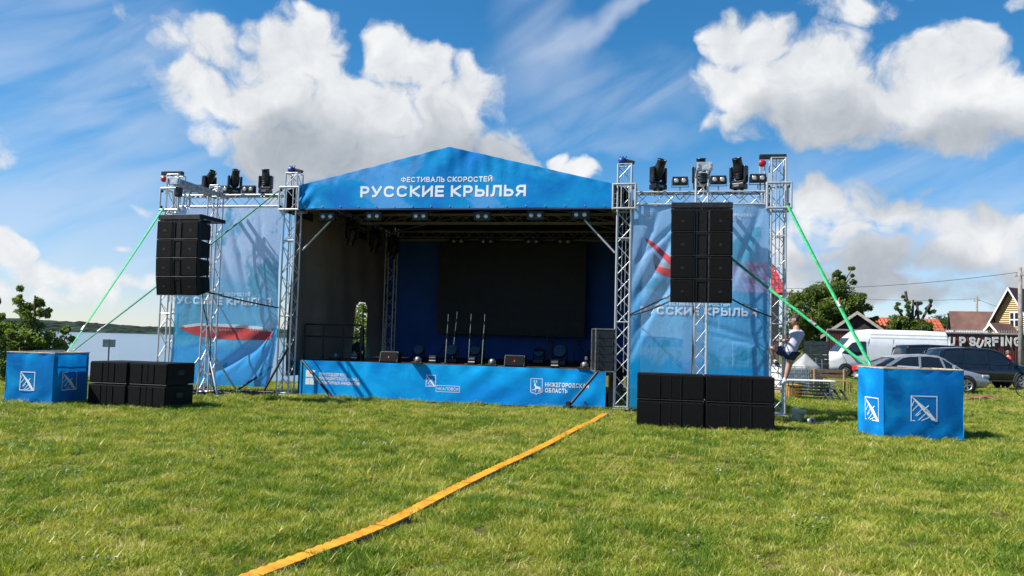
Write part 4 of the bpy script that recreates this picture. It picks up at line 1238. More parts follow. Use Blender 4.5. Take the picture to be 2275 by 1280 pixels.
for px, py, lab in ((960, 807, 'small black box with a white strip between the first wash lamp and the stands'), (1047, 810, 'small black box with a white strip below the third microphone stand'), (1232, 818, 'small black box with a white strip in front of the biggest wash lamp'), (786, 800, 'small black box with a white strip at the stage railing')):
    p = on_deck(px, py)
    t = thing('effect_box', lab, 'box', p, -TH, 'small effect boxes along the stage edge')
    b_ = box('body', (0.20, 0.22, 0.20), (0, 0.11, 0.10), BLACKP, t, 0.012)
    box('label_strip', (0.17, 0.006, 0.022), (0, -0.112, -0.03), WHITEPL, b_, 0.002)
    box('vent', (0.16, 0.006, 0.04), (0, -0.112, 0.05), GREYM, b_, 0.002)
for px, py, lab in ((924, 809, 'low silver floor lamp beside the first monitor speaker'), (1090, 814, 'low silver floor lamp left of the middle monitor speaker'), (1296, 821, 'low silver floor lamp near the amplifier rack'), (742, 799, 'low silver floor lamp inside the stage railing')):
    p = on_deck(px, py)
    t = thing('floor_lamp', lab, 'stage lamp', p, -TH, 'low floor lamps along the stage edge')
    box('base', (0.30, 0.14, 0.05), (0, 0.08, 0.03), BLACKM, t, 0.01)
    H = Matrix.Translation((0.02, 0.07, 0.10)) @ Matrix.Rotation(R(-35), 4, 'X')
    hd = obj('head', mesh('head', *lathe([(0, -.07), (.05, -.06), (.07, 0), (.075, .05), (.068, .055)], 16), True), GREYM, t, H)
    obj('lens', mesh('lens', *lathe([(0, .05), (.04, .049), (.068, .045)], 14), True), LENS, hd)
    for s in (-1, 1):
        box('yoke_arm', (0.012, 0.04, 0.12), (0.02 + s * 0.085, 0.07, 0.08), GREYM, t, 0.003)

# railing at the side of the stage
r0, r1 = on_v(677, 760, 1.1)[0], on_v(803, 760, 1.1)[0]
rl = sthing('stage_railing', 'black tubular railing on the stage by the grey side wall', 'railing', (r0 + r1) / 2, 1.1, z=DZ)
Lr = r1 - r0
for x in (-Lr / 2, -Lr / 2 + 0.54, Lr * 0.17, Lr / 2):
    bar('post', (x, 0, 0), (x, 0, 0.95), 0.024, BLACKM, rl, 8)
for z in (0.95, 0.62):
    bar('rail', (-Lr / 2, 0, z), (Lr / 2, 0, z), 0.022, BLACKM, rl, 8)
box('cable_box', (0.10, 0.14, 0.55), (Lr / 2, 0.02, 0.62), BLACKM, rl, 0.02)

# amplifier rack
p = gp(1344, 826, DZ)
rk = thing('amplifier_rack', 'tall black flight case rack with silver edges at the stage corner', 'rack', p, -TH + R(14))
box('case', (0.44, 0.55, 0.96), (0, 0.28, 0.48), BLACKP, rk, 0.01)
for x in (-0.225, 0.225):
    for y in (0.0, 0.555):
        box('edge_angle', (0.03, 0.03, 0.98), (x, y, 0.485), SILV, rk, 0.004)
for z in (0.0, 0.965):
    box('edge_angle', (0.48, 0.03, 0.03), (0, -0.004, z + 0.005), SILV, rk, 0.004)
    for x in (-0.227, 0.227):
        box('edge_angle', (0.03, 0.56, 0.03), (x, 0.28, z + 0.006), SILV, rk, 0.004)
for k in range(5):
    a_ = box('amplifier', (0.38, 0.02, 0.155), (0, -0.006, 0.12 + 0.18 * k), mat('rack_face', (0.02, 0.023, 0.028), 0.5), rk, 0.004)
    for s in (-1, 1):
        box('rack_handle', (0.014, 0.03, 0.09), (s * 0.16, -0.02, 0), BLACKM, a_, 0.004)

# black braces in front of the skirt
def strut(name, label, pts_px, v, cat, group=None):
    P = [on_v(px, py, v) for px, py in pts_px]
    return P
(ua, za), (ub, zb) = on_v(672, 801, -.2), on_v(740, 882, -.75)
t = sthing('stage_brace', 'black diagonal brace across the fund lettering on the skirt', 'brace', ua, -.2, 'black braces against the stage')
bar('diagonal', (0, 0, za), (ub - ua, -0.55, 0.03), 0.034, BLACKM, t, 8)
bar('post', (0.02, -.02, 0.0), (0.02, -.02, za), 0.022, BLACKM, t, 8)
box('foot', (0.16, 0.12, 0.03), (ub - ua, -0.56, 0.03), BLACKM, t, 0.006)
(ua, za), (ub, zb) = on_v(1360, 788, -.25), on_v(1262, 905, -.5)
t = sthing('stage_brace', 'black diagonal brace across the region lettering on the skirt', 'brace', ub, -.5, 'black braces against the stage')
bar('diagonal', (ua - ub, 0.25, za), (0, 0, 0.06), 0.034, BLACKM, t, 8)
bar('ground_beam', (-0.12, -0.02, 0.05), (ua - ub, 0.2, 0.05), 0.035, BLACKM, t, 8)
box('foot', (0.10, 0.14, 0.20), (0, 0, 0.10), BLACKM, t, 0.01)
p = gp(1300, 908)
t = thing('light_stand', 'thin black tripod stand in front of the skirt near the truss tower', 'stand', p, 0)
z1 = at(1300, 796, p.y).z
bar('pole', (0, 0, 0.1), (0, 0, z1), 0.018, BLACKM, t, 8)
bar('collar', (0, 0, z1 * 0.62), (0, 0, z1 * 0.70), 0.03, BLACKM, t, 8)
box('top_fitting', (0.06, 0.05, 0.08), (0, 0, z1), GREYM, t, 0.01)
for k in range(3):
    a = 2 * PI * k / 3 + 0.3
    bar('leg', (0, 0, 0.22), (0.42 * math.cos(a), 0.42 * math.sin(a), 0.0), 0.014, BLACKM, t, 6)
# base beams and brace of the boat-banner wing
ua, _ = on_v(583, 880, -.45); ub, _ = on_v(640, 770, -.17)
t = sthing('wing_base_frame', 'black steel ground frame with a diagonal brace under the boat banner', 'base frame', -5.4, -.45)
bar('diagonal', (ua + 5.4, 0, 0.08), (ub + 5.4, 0.28, 1.25), 0.030, BLACKM, t, 8)
box('ground_beam', (2.2, 0.10, 0.10), (-0.1, 0, 0.09), BLACKM, t, 0.01)
box('ground_beam', (0.10, 2.0, 0.10), (-1.15, -0.75, 0.088), BLACKM, t, 0.01, (0, 0, R(-20)))
bar('diagonal', (-0.1, 0.02, 0.10), (0.6, 0.6, 0.75), 0.03, BLACKM, t, 8)
# leaning plank and red jack under the boat banner
p = gp(492, 880)
pl = thing('plank', 'yellowish wooden plank leaning under the boat banner', 'plank', S(-6.35, 0.05, 0), -TH)
obj('board', box_data(0.10, 0.03, 0.85, 0.004), mat('yellow_board', (0.62, 0.40, 0.12), 0.7, 0, 0.15, 8), pl, Matrix.Translation((0.06, 0.05, 0.42)) @ Euler((R(-12), R(20), 0)).to_matrix().to_4x4())
jk = thing('screw_jack', 'small red screw jack on the ground frame under the boat banner', 'jack', S(-6.62, 0.0, 0.03), -TH)
box('body', (0.14, 0.12, 0.12), (0, 0, 0.09), REDP, jk, 0.02)
bar('spindle', (0, 0, 0.1), (0, 0, 0.26), 0.015, STEEL, jk, 8)

# ================================================================== ballast cubes
def cube(label, corner, yaw, wx, wy, h, em):
    """corner: front corner on the ground; x along the front, y to the rear"""
    t = thing('ballast_cube', label, 'ballast cube', corner, yaw)
    sides = [((0, 0), (wx, 0)), ((wx, 0), (wx, wy)), ((wx, wy), (0, wy)), ((0, wy), (0, 0))]
    for k, (a, b_) in enumerate(sides):
        L = math.dist(a, b_); ang = math.atan2(b_[1] - a[1], b_[0] - a[0])
        amp = 0.013
        yf = lambda x, z, k=k: amp * math.sin(x * 5 + k) * math.sin(z * 3) + 0.005 * math.sin(x * 13 + z * 4 + k) + 0.012 * math.sin((x - z) * 11 + k) * math.exp(-(z / 0.25) ** 2) + 0.008 * math.sin(x * 17 + k) * math.exp(-((z - h) / 0.12) ** 2)
        s = sheet('fabric_side', 0, L, 0.0, h, 20, 16, yf, WRAP, t)
        s.matrix_basis = Matrix.Translation((a[0], a[1], 0)) @ Matrix.Rotation(ang, 4, 'Z')
        if k in em:
            x0, z0, sw, sh = em[k]
            poly_print(s, wing_emblem(x0 - sw / 2, z0 - sh / 2, sw, sh, 0.016), lambda x, z: yf(x, z) - 0.006)
        r_ = box('top_rim', (L + 0.02, 0.035, 0.02), (0, 0, 0), PLY, t, 0.003)
        r_.matrix_basis = Matrix.Translation((a[0], a[1], 0)) @ Matrix.Rotation(ang, 4, 'Z') @ Matrix.Translation((L / 2, 0.012, h + 0.008 + 0.002 * (k % 2)))
        for q in (0.08, L - 0.08):
            pst = box('corner_post', (0.05, 0.04, h - 0.01), (0, 0, 0), PLY, t, 0.004)
            pst.matrix_basis = Matrix.Translation((a[0], a[1], 0)) @ Matrix.Rotation(ang, 4, 'Z') @ Matrix.Translation((q, 0.045, h / 2 - 0.01))
    tk = box('water_tank', (wx - 0.24, wy - 0.24, h - 0.25), (wx / 2, wy / 2, (h - 0.25) / 2 + 0.06), WHITEPL, t, 0.05)
    for z in (0.3, 0.6, h - 0.2):
        for (a, b_) in (((.08, .08), (wx - .08, .08)), ((wx - .08, .08), (wx - .08, wy - .08)), ((wx - .08, wy - .08), (.08, wy - .08)), ((.08, wy - .08), (.08, .08))):
            bar('cage_bar', (*a, z), (*b_, z), 0.012, STEEL, t, 6)
    bar('anchor_bar', (wx * 0.5, 0.1, h + 0.03), (wx * 0.5, wy - 0.1, h + 0.03), 0.02, STEEL, t, 8)
    return t
c0 = gp(103, 903)
cube('blue fabric-covered ballast cube beside the lakeside speakers', gp(8, 899), math.atan2(c0.y - gp(8, 899).y, c0.x - gp(8, 899).x) + 0.02, 1.07, 1.12, 1.08,
     {0: (0.50, 0.50, 0.33, 0.37), 1: (0.50, 0.50, 0.42, 0.37)})
c1 = gp(1963, 974); c2 = gp(2138, 978)
cube('blue fabric-covered ballast cube in front of the parked silver car', c1, math.atan2(c2.y - c1.y, c2.x - c1.x) * 0.5, (c2 - c1).length + 0.02, 1.05, 1.27,
     {0: (0.75, 0.56, 0.47, 0.45), 3: (0.60, 0.50, 0.50, 0.42)})

# ================================================================== straps
def strap(label, p0, p1, w, ratchet=0.12, m=STRAPG, tw=0.0, sag=0.02, group='green ratchet straps'):
    p0, p1 = Vector(p0), Vector(p1)
    t = thing('ratchet_strap', label, 'strap', p1, 0, group)
    ribbon('webbing', p0 - p1, (0, 0, 0), w, m, t, tw, sag)
    d = (p0 - p1)
    q = d * ratchet
    rt = obj('ratchet', box_data(0.06, 0.05, 0.16, 0.012), STEEL, t, Matrix.Translation(q) @ d.to_track_quat('Z', 'Y').to_matrix().to_4x4())
    bar('ratchet_lever', q, q + d.normalized() * 0.14 + Vector((0.05, -0.03, 0.03)), 0.012, REDP if m is STRAPG else STEEL, t, 6)
    bar('hook', (0, 0, 0), d.normalized() * 0.10, 0.010, STEEL, t, 6)
    return t
STRAPD = mat('dark_green_webbing', (0.012, 0.22, 0.10), 0.75, 0.0, 0.2, 14, 0.4, 200)
AL = at(150, 782, 17.9); AR = at(1934, 812, 15.75)
strap('steep green strap from the outermost lakeside tower down to the ballast cube', S(-7.95, -.3, 4.90), AL, 0.065, 0.14, tw=0.5)
strap('long shallow green strap from the boat banner truss past the lakeside speakers', S(-4.62, -.3, 5.36), AL + Vector((0.06, 0.05, 0)), 0.042, 0.12, m=STRAPD, tw=0.4)
strap('steep bright green strap from the climbed tower down to the ballast cube', S(8.15, -.32, 4.92), AR, 0.075, 0.34, tw=0.1)
strap('long green strap crossing behind the speaker column at the seaplane banner', S(UPR + 0.10, -1.06, on_v(1545, 528, -1.06)[1]), AR + Vector((-0.05, 0.06, 0)), 0.055, 0.30, tw=0.2)
BWEB = mat('black_webbing', (0.02, 0.02, 0.024), 0.75)
def mp(M, x, y, z):
    return M @ Vector((x, y, z))
hc = 0.502 * 4
strap('black strap tying the speaker column to the tower the man climbs', S(7.82, -.2, on_v(1718, 704, -.2)[1]), mp(MR, 0.63, 0.4, -hc + 0.12), 0.035, 0.35, BWEB, 0, 0.03, 'black tie straps')
strap('black strap tying the speaker column to the tower beside the stage', S(4.55, -.2, on_v(1398, 699, -.2)[1]), mp(MR, -0.63, 0.4, -hc + 0.16), 0.035, 0.1, BWEB, 0, 0.0, 'black tie straps')
strap('slacker lower black strap from the speaker column to the tower beside the stage', S(4.55, -.2, on_v(1398, 699, -.2)[1] - 0.02), mp(MR, -0.63, 0.4, -hc + 0.04), 0.03, 0.3, BWEB, 0, 0.04, 'black tie straps')
strap('black strap tying the lakeside speaker column to the tower by the dark stage', S(-4.52, -.2, on_v(625, 684, -.2)[1]), mp(ML, 0.48, 0.5, -0.432 * 4 + 0.1), 0.035, 0.15, BWEB, 0, 0.02, 'black tie straps')

# cables
def cable(label, pts, r=0.012, m=RUBBER, sub=6):
    P = [Vector(p) for p in pts]
    o = tube('cable', [p - P[-1] for p in P], r, m, None, 5, sub)
    o.location = P[-1]
    return tag(o, label, 'cable', 'black cables of the stage')
cable('black cable hanging from the lakeside speakers down their tower', [mp(ML, 0.3, 0.6, -1.6), S(UPL - 0.05, -1.0, 2.2), S(UPL + 0.14, -0.98, 1.5), S(UPL + 0.2, -0.97, 0.7), S(UPL + 0.30, -0.9, 0.06)])
cable('thin second black cable hanging beside the lakeside speaker tower', [mp(ML, 0.35, 0.6, -1.5), S(UPL + 0.05, -1.02, 2.0), S(UPL + 0.17, -1.0, 1.0), S(UPL + 0.24, -0.95, 0.06)], 0.008)
cable('black cable running down the speaker tower at the seaplane banner', [mp(MR, -0.2, 0.6, -hc + 0.2), S(UPR - 0.16, -1.06, 2.4), S(UPR - 0.17, -1.06, 1.4), S(UPR - 0.2, -1.05, 0.06)], 0.014)
pts = []
for i in range(25):
    u = 4.75 + 2.8 * i / 24
    pts.append(S(u, -0.16 - 0.02 * (i % 3), 5.30 - 0.10 * abs(math.sin(i * 1.9)) - (0.16 if i in (8, 14, 20) else 0)))
cable('black cable looped along the truss above the seaplane banner', pts, 0.010, sub=4)
pts = [S(-7.3 + 2.6 * i / 18, -0.17, 5.30 - 0.06 * abs(math.sin(i * 2.3))) for i in range(19)]
cable('black cable laid along the truss above the boat banner', pts, 0.010, sub=4)

# ================================================================== cable ramp across the meadow
RAMP = [gp(*p, 0.05) for p in ((1343, 919), (1318, 934), (1300, 944), (1274, 959), (1202, 992), (1104, 1038), (1004, 1085), (866, 1150), (706, 1216), (550, 1281))]
last = RAMP[-1] - RAMP[-2]
RAMP += [RAMP[-1] + last * 0.9, RAMP[-1] + last * 2.2]
for p in RAMP:
    p.z = float(ground_z(p.x, p.y))
rampt = thing('cable_ramp', 'yellow and black cable ramp lying diagonally across the meadow', 'cable ramp', RAMP[0], 0)
YEL = mat('yellow_rubber_lid', (0.70, 0.29, 0.010), 0.55, 0, 0.14, 6, 0.5, 90)
def ramp_profile(P, prof, name, m, ribs=0):
    v, f = [], []
    k = len(prof)
    for i, p in enumerate(P):
        d = (P[min(i + 1, len(P) - 1)] - P[max(i - 1, 0)]); d.z = 0; d.normalize()
        s = Vector((d.y, -d.x, 0))
        if s.x < 0:
            s = -s
        j = 0.006 * (i % 2) if ribs else 0
        for (a, z) in prof:
            q = p - RAMP[0] + s * (a + (j if a > 0 else -j)) + Vector((0, 0, z + (j * 0.9 if ribs and z > 0.04 else 0)))
            v.append(q)
    for i in range(len(P) - 1):
        for c in range(k - 1):
            f.append((i * k + c, (i + 1) * k + c, (i + 1) * k + c + 1, i * k + c + 1))
    me = mesh(name, v, f)
    bm = bmesh.new(); bm.from_mesh(me); bmesh.ops.recalc_face_normals(bm, faces=bm.faces)
    up = sum((fc.normal.z * fc.calc_area() for fc in bm.faces))
    if up < 0:
        bmesh.ops.reverse_faces(bm, faces=bm.faces)
    bm.to_mesh(me); bm.free()
    return obj(name, me, m, rampt)
def resample(P, step):
    out, acc = [P[0].copy()], 0.0
    # smooth first
    Q = []
    for i in range(len(P) - 1):
        p0, p1, p2, p3 = P[max(0, i - 1)], P[i], P[i + 1], P[min(len(P) - 1, i + 2)]
        for k in range(60):
            t = k / 60
            Q.append(0.5 * ((2 * p1) + (p2 - p0) * t + (2 * p0 - 5 * p1 + 4 * p2 - p3) * t * t + (3 * p1 - p0 - 3 * p2 + p3) * t ** 3))
    for a, b_ in zip(Q, Q[1:]):
        acc += (b_ - a).length
        if acc >= step:
            out.append(b_.copy()); acc = 0.0
    return out
RP = resample(RAMP, 0.05)
seg = 18
for s0 in range(0, len(RP) - 2, seg):
    P = RP[s0:s0 + seg + 1]
    if len(P) < 3:
        continue
    ramp_profile(P, [(-0.105, 0.0), (-0.08, 0.035), (0.08, 0.035), (0.115, 0.0)], 'base_segment', RUBBER)
    P = P[:-1] + [P[-2].lerp(P[-1], 0.80)]
    ramp_profile(P, [(-0.066, 0.03), (-0.062, 0.048), (0.062, 0.048), (0.066, 0.03)], 'lid_segment', YEL, 1)
# ================================================================== trees
def leaf_mat(name, c1, c2):
    m = bpy.data.materials.new(name); m.use_nodes = True
    nt = m.node_tree; bs = nt.nodes['Principled BSDF']
    pos = N(nt, 'ShaderNodeNewGeometry').outputs['Position']
    n1 = noise(nt, pos, 1.8, 3, 0.6); n2 = noise(nt, pos, 23.0, 2, 0.5)
    c = mixc(nt, mrange(nt, mth(nt, 'ADD', mth(nt, 'MULTIPLY', n1, 0.5), mth(nt, 'MULTIPLY', n2, 0.5)), 0.35, 0.65), c1, c2)
    nt.links.new(c, bs.inputs['Base Color']); bs.inputs['Roughness'].default_value = 0.5
    bs.inputs['Specular IOR Level'].default_value = 0.35
    tr = N(nt, 'ShaderNodeBsdfTranslucent')
    nt.links.new(mixc(nt, 1.0, c, (1.3, 1.5, 0.5), 'MULTIPLY'), tr.inputs[0])
    mx = N(nt, 'ShaderNodeMixShader'); mx.inputs[0].default_value = 0.42
    nt.links.new(bs.outputs[0], mx.inputs[1]); nt.links.new(tr.outputs[0], mx.inputs[2])
    nt.links.new(mx.outputs[0], nt.nodes['Material Output'].inputs[0])
    return m
LEAF_DARK = leaf_mat('dark_leaves', (0.055, 0.095, 0.020), (0.17, 0.22, 0.048))
LEAF_MID = leaf_mat('fresh_leaves', (0.075, 0.12, 0.028), (0.22, 0.27, 0.085))
LEAF_FAR = leaf_mat('distant_leaves', (0.022, 0.045, 0.018), (0.07, 0.11, 0.03))
BARK = mat('bark', (0.085, 0.065, 0.048), 0.9, 0, 0.3, 8, 0.6, 40)

def leaves(centers, radii, n, size, seed=0, flat=0.0):
    g = np.random.default_rng(seed)
    k = g.integers(0, len(centers), n)
    d = g.normal(size=(n, 3)); d /= np.linalg.norm(d, axis=1)[:, None]
    rr = g.random(n) ** 0.45
    c = centers[k] + d * rr[:, None] * radii[k][:, None] * np.array([1, 1, 0.8])
    a = g.normal(size=(n, 3)); a[:, 2] *= (1 - flat); a /= np.linalg.norm(a, axis=1)[:, None]
    b_ = np.cross(a, g.normal(size=(n, 3))); b_ /= np.linalg.norm(b_, axis=1)[:, None]
    s = size * (0.4 + 1.1 * g.random(n))[:, None]
    nrm = np.cross(a, b_)
    v = np.stack([c - a * s, c - b_ * s * 0.45 + nrm * s * 0.12, c + a * s, c + b_ * s * 0.45 + nrm * s * 0.12], 1).reshape(-1, 3)
    me = bpy.data.meshes.new('crown')
    me.vertices.add(4 * n); me.vertices.foreach_set('co', v.ravel().astype(np.float32))
    me.loops.add(4 * n); me.loops.foreach_set('vertex_index', np.arange(4 * n, dtype=np.int32))
    me.polygons.add(n); me.polygons.foreach_set('loop_start', np.arange(0, 4 * n, 4, dtype=np.int32))
    me.polygons.foreach_set('loop_total', np.full(n, 4, dtype=np.int32))
    me.update(); me.validate()
    return me

def tree(name, label, base, h, blobs, n, size, lm, seed, trunk_r=0.12, clumps=60, cat='tree', group=None, limbs=7, clump_r=0.34):
    """blobs: crown lobes (x, y, z, rx, ry, rz) relative to the base"""
    t = thing(name, label, cat, base, 0, group)
    g = np.random.default_rng(seed)
    vol = np.array([b_[3] * b_[4] * b_[5] for b_ in blobs]); vol = vol / vol.sum()
    C, Rr = [], []
    for b_, w in zip(blobs, vol):
        for _ in range(max(3, int(clumps * w))):
            d = g.normal(size=3); d /= np.linalg.norm(d)
            r = g.random() ** 0.35
            C.append([b_[i] + d[i] * r * b_[3 + i] * 0.92 for i in range(3)])
            Rr.append((b_[3] * b_[4] * b_[5]) ** (1 / 3) * clump_r * (0.6 + 0.8 * g.random()))
    C, Rr = np.array(C), np.array(Rr)
    obj('crown', leaves(C, Rr, n, size, seed), lm, t)
    parts = []
    topz = max(b_[2] for b_ in blobs)
    def limb(p, q, r0, r1):
        P = [Vector(p).lerp(Vector(q), k / 4) + Vector((g.normal() * 0.04, g.normal() * 0.04, 0)) * (h / 4) * (0 < k < 4) for k in range(5)]
        v, f = [], []
        for i, c in enumerate(P):
            rad = r0 + (r1 - r0) * i / 4
            for k in range(7):
                a = 2 * PI * k / 7
                v.append((c.x + rad * math.cos(a), c.y + rad * math.sin(a), c.z))
        for i in range(4):
            for k in range(7):
                f.append((i * 7 + k, i * 7 + (k + 1) % 7, i * 7 + 7 + (k + 1) % 7, i * 7 + 7 + k))
        parts.append((v, f)); return P
    Pt = limb((0, 0, -0.3), (g.normal() * 0.1, 0, topz), trunk_r, trunk_r * 0.35)
    for k in range(limbs):
        i = g.integers(0, len(C)); st = Pt[1 + int(g.integers(0, 3))]
        limb(st, C[i], trunk_r * 0.45, trunk_r * 0.10)
    obj('trunk', mesh('trunk', *join(parts), True), BARK, t)
    return t
# bush by the lake at the far left
p = at(60, 800, 24.0); p.z = float(ground_z(p.x, p.y)) - 0.30
tree('lakeside_tree', 'loose leafy bush by the lake behind the ballast cube', p, 3.0,
     [(-0.7, 0, 1.2, 1.0, .8, 1.0), (0.15, 0.1, 1.5, .8, .7, 1.1), (-0.2, 0, 2.35, .55, .5, .7), (0.95, 0, 1.0, .65, .5, .6), (-1.4, 0.2, 1.7, .7, .6, .8), (1.2, 0, 1.6, .28, .3, .45), (0.45, .1, 2.5, .26, .2, .5), (-0.45, 0, 2.85, .25, .2, .35), (-1.2, 0, 2.5, .4, .3, .4)], 16000, 0.062, LEAF_MID, 3, 0.07, 120, group=None, clump_r=0.30)
# greenery seen through the slit in the wall
p = S(-5.9, 9.5, 0); p.z = float(ground_z(p.x, p.y))
tree('lakeside_tree', 'sunlit green tree seen through the slit in the stage wall', p, 4.5, [(0, 0, 3.0, 1.3, 1.2, 1.7), (0.3, 0, 4.2, 1.0, 1.0, 1.0), (-0.6, 0, 2.0, 1.0, 1.0, 0.9)], 6000, 0.085, LEAF_MID, 5, 0.10, 60)
# big dark tree behind the climbing man
p = at(1850, 800, 64); p.z = 0
tree('dark_tree', 'big dark leafy tree rising behind the van and the climbing man', p, 7.0,
     [(-1.9, 0, 4.6, 1.9, 2.0, 2.2), (0.2, 0, 5.0, 2.1, 2.0, 2.1), (1.7, 0, 4.4, 1.7, 1.7, 1.9), (0.8, 0, 7.0, 1.0, 0.9, 1.1), (-2.2, 0, 6.1, 0.8, 0.7, .9), (2.5, 0, 5.6, 0.8, .7, 1.1), (-0.5, 0, 3.0, 2.7, 2, 1.2), (1.6, 0, 7.6, .5, .4, .8), (3.1, 0, 4.2, .6, .6, .8)], 42000, 0.115, LEAF_DARK, 8, 0.28, 190, clump_r=0.30)
p = at(2028, 800, 58); p.z = 0
tr = tree('pruned_tree', 'hard-pruned tree with bare sawn limbs before the orange roof', p, 5.0,
          [(-1.0, 0, 3.3, .8, .8, .8), (0.1, 0, 3.2, .9, .9, .9), (1.0, 0, 3.3, .6, .6, .6), (-0.3, 0, 4.4, .3, .3, 1.0), (-1.0, 0, 4.5, .22, .2, .6), (0.5, 0, 4.1, .35, .3, .6), (1.3, 0, 4.4, .25, .2, .6), (-.45, 0, 5.3, .3, .25, .7), (1.2, 0, 4.9, .3, .2, .5), (-1.1, 0, 4.9, .3, .25, .4), (.3, 0, 5.0, .3, .3, .4)], 14000, 0.10, LEAF_DARK, 12, 0.20, 110, clump_r=0.36)
for k, (a, b_) in enumerate((((0, 0, 2.6), (-0.50, 0, 5.9)), ((0, 0, 2.6), (1.40, 0, 5.3)), ((0, 0, 2.8), (-1.2, 0, 4.9)), ((0.5, 0, 3.0), (0.3, 0, 5.2)))):
    bar('sawn_limb', a, b_, 0.09, BARK, tr, 7)
for k, (px, D, hh, w) in enumerate(((2085, 105, 6.3, 3.2), (2118, 125, 7.4, 3.0), (2147, 118, 6.0, 4.0), (2172, 130, 6.6, 3.0), (1968, 90, 5.2, 3.0), (1792, 95, 5.0, 3.4))):
    p = at(px, 800, D); p.z = 0
    tree('distant_tree', ('rounded distant tree right of the orange roof', 'tallest distant tree between the orange roof and the far pole', 'broad distant tree left of the far pole', 'distant tree behind the brown shed', 'distant tree between the dark gable and the orange roof', 'distant tree right beside the climbed tower')[k], p, hh,
         [(0, 0, hh * .6, w, w, hh * .4), (w * .4, 0, hh * .75, w * .6, w * .6, hh * .28), (-w * .5, 0, hh * .55, w * .7, w * .6, hh * .3)], 4200, 0.22, LEAF_FAR, 30 + k, 0.2, 60, group='distant trees', limbs=3)

# ================================================================== houses and fences on the car park side
def quad(name, pts, m, parent):
    return obj(name, mesh(name, pts, [tuple(range(len(pts)))]), m, parent)
def gable(name, label, base, yaw, W, L, eave, ridge, wall_m, roof_m, over=0.35, trim=None, windows=(), roof_name='roof', ridge_along='y'):
    """gable end faces local -y; W across, L deep"""
    t = thing(name, label, 'house', base, yaw)
    vs = [(-W / 2, 0, 0), (W / 2, 0, 0), (W / 2, 0, eave), (0, 0, ridge), (-W / 2, 0, eave)]
    vs += [(x, L, z) for x, _, z in vs]
    obj('wall', mesh('wall', vs, [(0, 1, 2, 3, 4), (9, 8, 7, 6, 5), (0, 4, 9, 5), (1, 6, 7, 2)]), wall_m, t)
    k = (ridge - eave) / (W / 2)
    for s in (-1, 1):
        x1 = s * (W / 2 + over); z1 = eave - k * over
        a = [(0, -over, ridge + .02), (x1, -over, z1 + .02), (x1, L + over, z1 + .02), (0, L + over, ridge + .02)]
        b_ = [(x, y, z + 0.12) for x, y, z in a]
        r_ = obj(roof_name, mesh('roof', a + b_, [(0, 1, 2, 3), (7, 6, 5, 4), (0, 4, 5, 1), (1, 5, 6, 2), (2, 6, 7, 3), (3, 7, 4, 0)]), roof_m, t)
        if trim:
            tv = [(0, -over - .03, ridge + .16), (x1, -over - .03, z1 + .16), (x1, -over - .03, z1 - .08), (0, -over - .03, ridge - .08)]
            tv += [(x, y + 0.028, z) for x, y, z in tv]
            obj('barge_board', mesh('trim', tv, [(0, 1, 2, 3), (7, 6, 5, 4), (0, 4, 5, 1), (2, 6, 7, 3), (1, 5, 6, 2)]), trim, t)
    for (x, z, w, h_) in windows:
        wd = box('window', (w, 0.06, h_), (x, -0.02, z), WHITEPL, t, 0.01)
        nx = 2 if w > 0.7 else 1
        for i in range(nx):
            for j in range(2):
                box('pane', (w / nx - 0.10, 0.02, h_ / 2 - 0.10), ((i - (nx - 1) / 2) * w / nx, -0.025, (j - 0.5) * h_ / 2), LENSD, wd, 0.004)
    return t
LOG = bpy.data.materials.new('yellow_log_siding'); LOG.use_nodes = True
nt = LOG.node_tree; bs = nt.nodes['Principled BSDF']
wv = N(nt, 'ShaderNodeTexWave', bands_direction='Z'); wv.inputs['Scale'].default_value = 1.9; wv.inputs['Distortion'].default_value = 0.4
nt.links.new(N(nt, 'ShaderNodeTexCoord').outputs['Object'], wv.inputs['Vector'])
nt.links.new(mixc(nt, wv.outputs['Fac'], (0.34, 0.20, 0.07), (0.62, 0.44, 0.20)), bs.inputs['Base Color'])
bp = N(nt, 'ShaderNodeBump'); bp.inputs['Strength'].default_value = 1.0; bp.inputs['Distance'].default_value = 0.05
nt.links.new(wv.outputs['Fac'], bp.inputs['Height']); nt.links.new(bp.outputs[0], bs.inputs['Normal'])
BROWNR = mat('brown_metal_roof', (0.085, 0.035, 0.026), 0.55, 0, 0.15, 0.8)
BROWNR2 = mat('faded_brown_roof', (0.15, 0.075, 0.055), 0.6, 0, 0.15, 0.8)
ORANGE = mat('orange_roof_tile', (0.52, 0.115, 0.045), 0.65, 0, 0.2, 1.5)
REDROOF = mat('red_metal_tile', (0.50, 0.05, 0.05), 0.5, 0, 0.15, 1.5)
DARKW = mat('weathered_dark_boards', (0.045, 0.030, 0.024), 0.85, 0, 0.3, 3)
TRIM = mat('white_barge_paint', (0.74, 0.73, 0.69), 0.6)
GREYR = mat('grey_sheet_roof', (0.34, 0.36, 0.39), 0.5, 0.2, 0.2, 1)
ZB = 0.0
def gat(px, D):
    p = at(px, 780, D); p.z = ZB
    return p
hs_ = gable('log_house', 'yellow log house with a brown roof and white gable trim behind the fence', gat(2248, 66), R(-60), 2.6, 6.5, 4.6, 6.9, LOG, BROWNR, 0.45, TRIM, ((0.25, 4.4, 0.75, 1.2), (0.35, 2.2, 1.0, 1.4)))
gable('log_porch', 'low yellow porch with a white-edged roof beside the log house', gat(2204, 64), R(-60), 1.5, 2.5, 3.0, 3.9, LOG, BROWNR2, 0.3, TRIM)
gable('brown_shed', 'brown metal-roofed shed left of the log house', gat(2202, 76) + Vector((0, 0, 0)), R(70), 4.2, 3.2, 2.6, 5.4, DARKW, BROWNR2, 0.3)
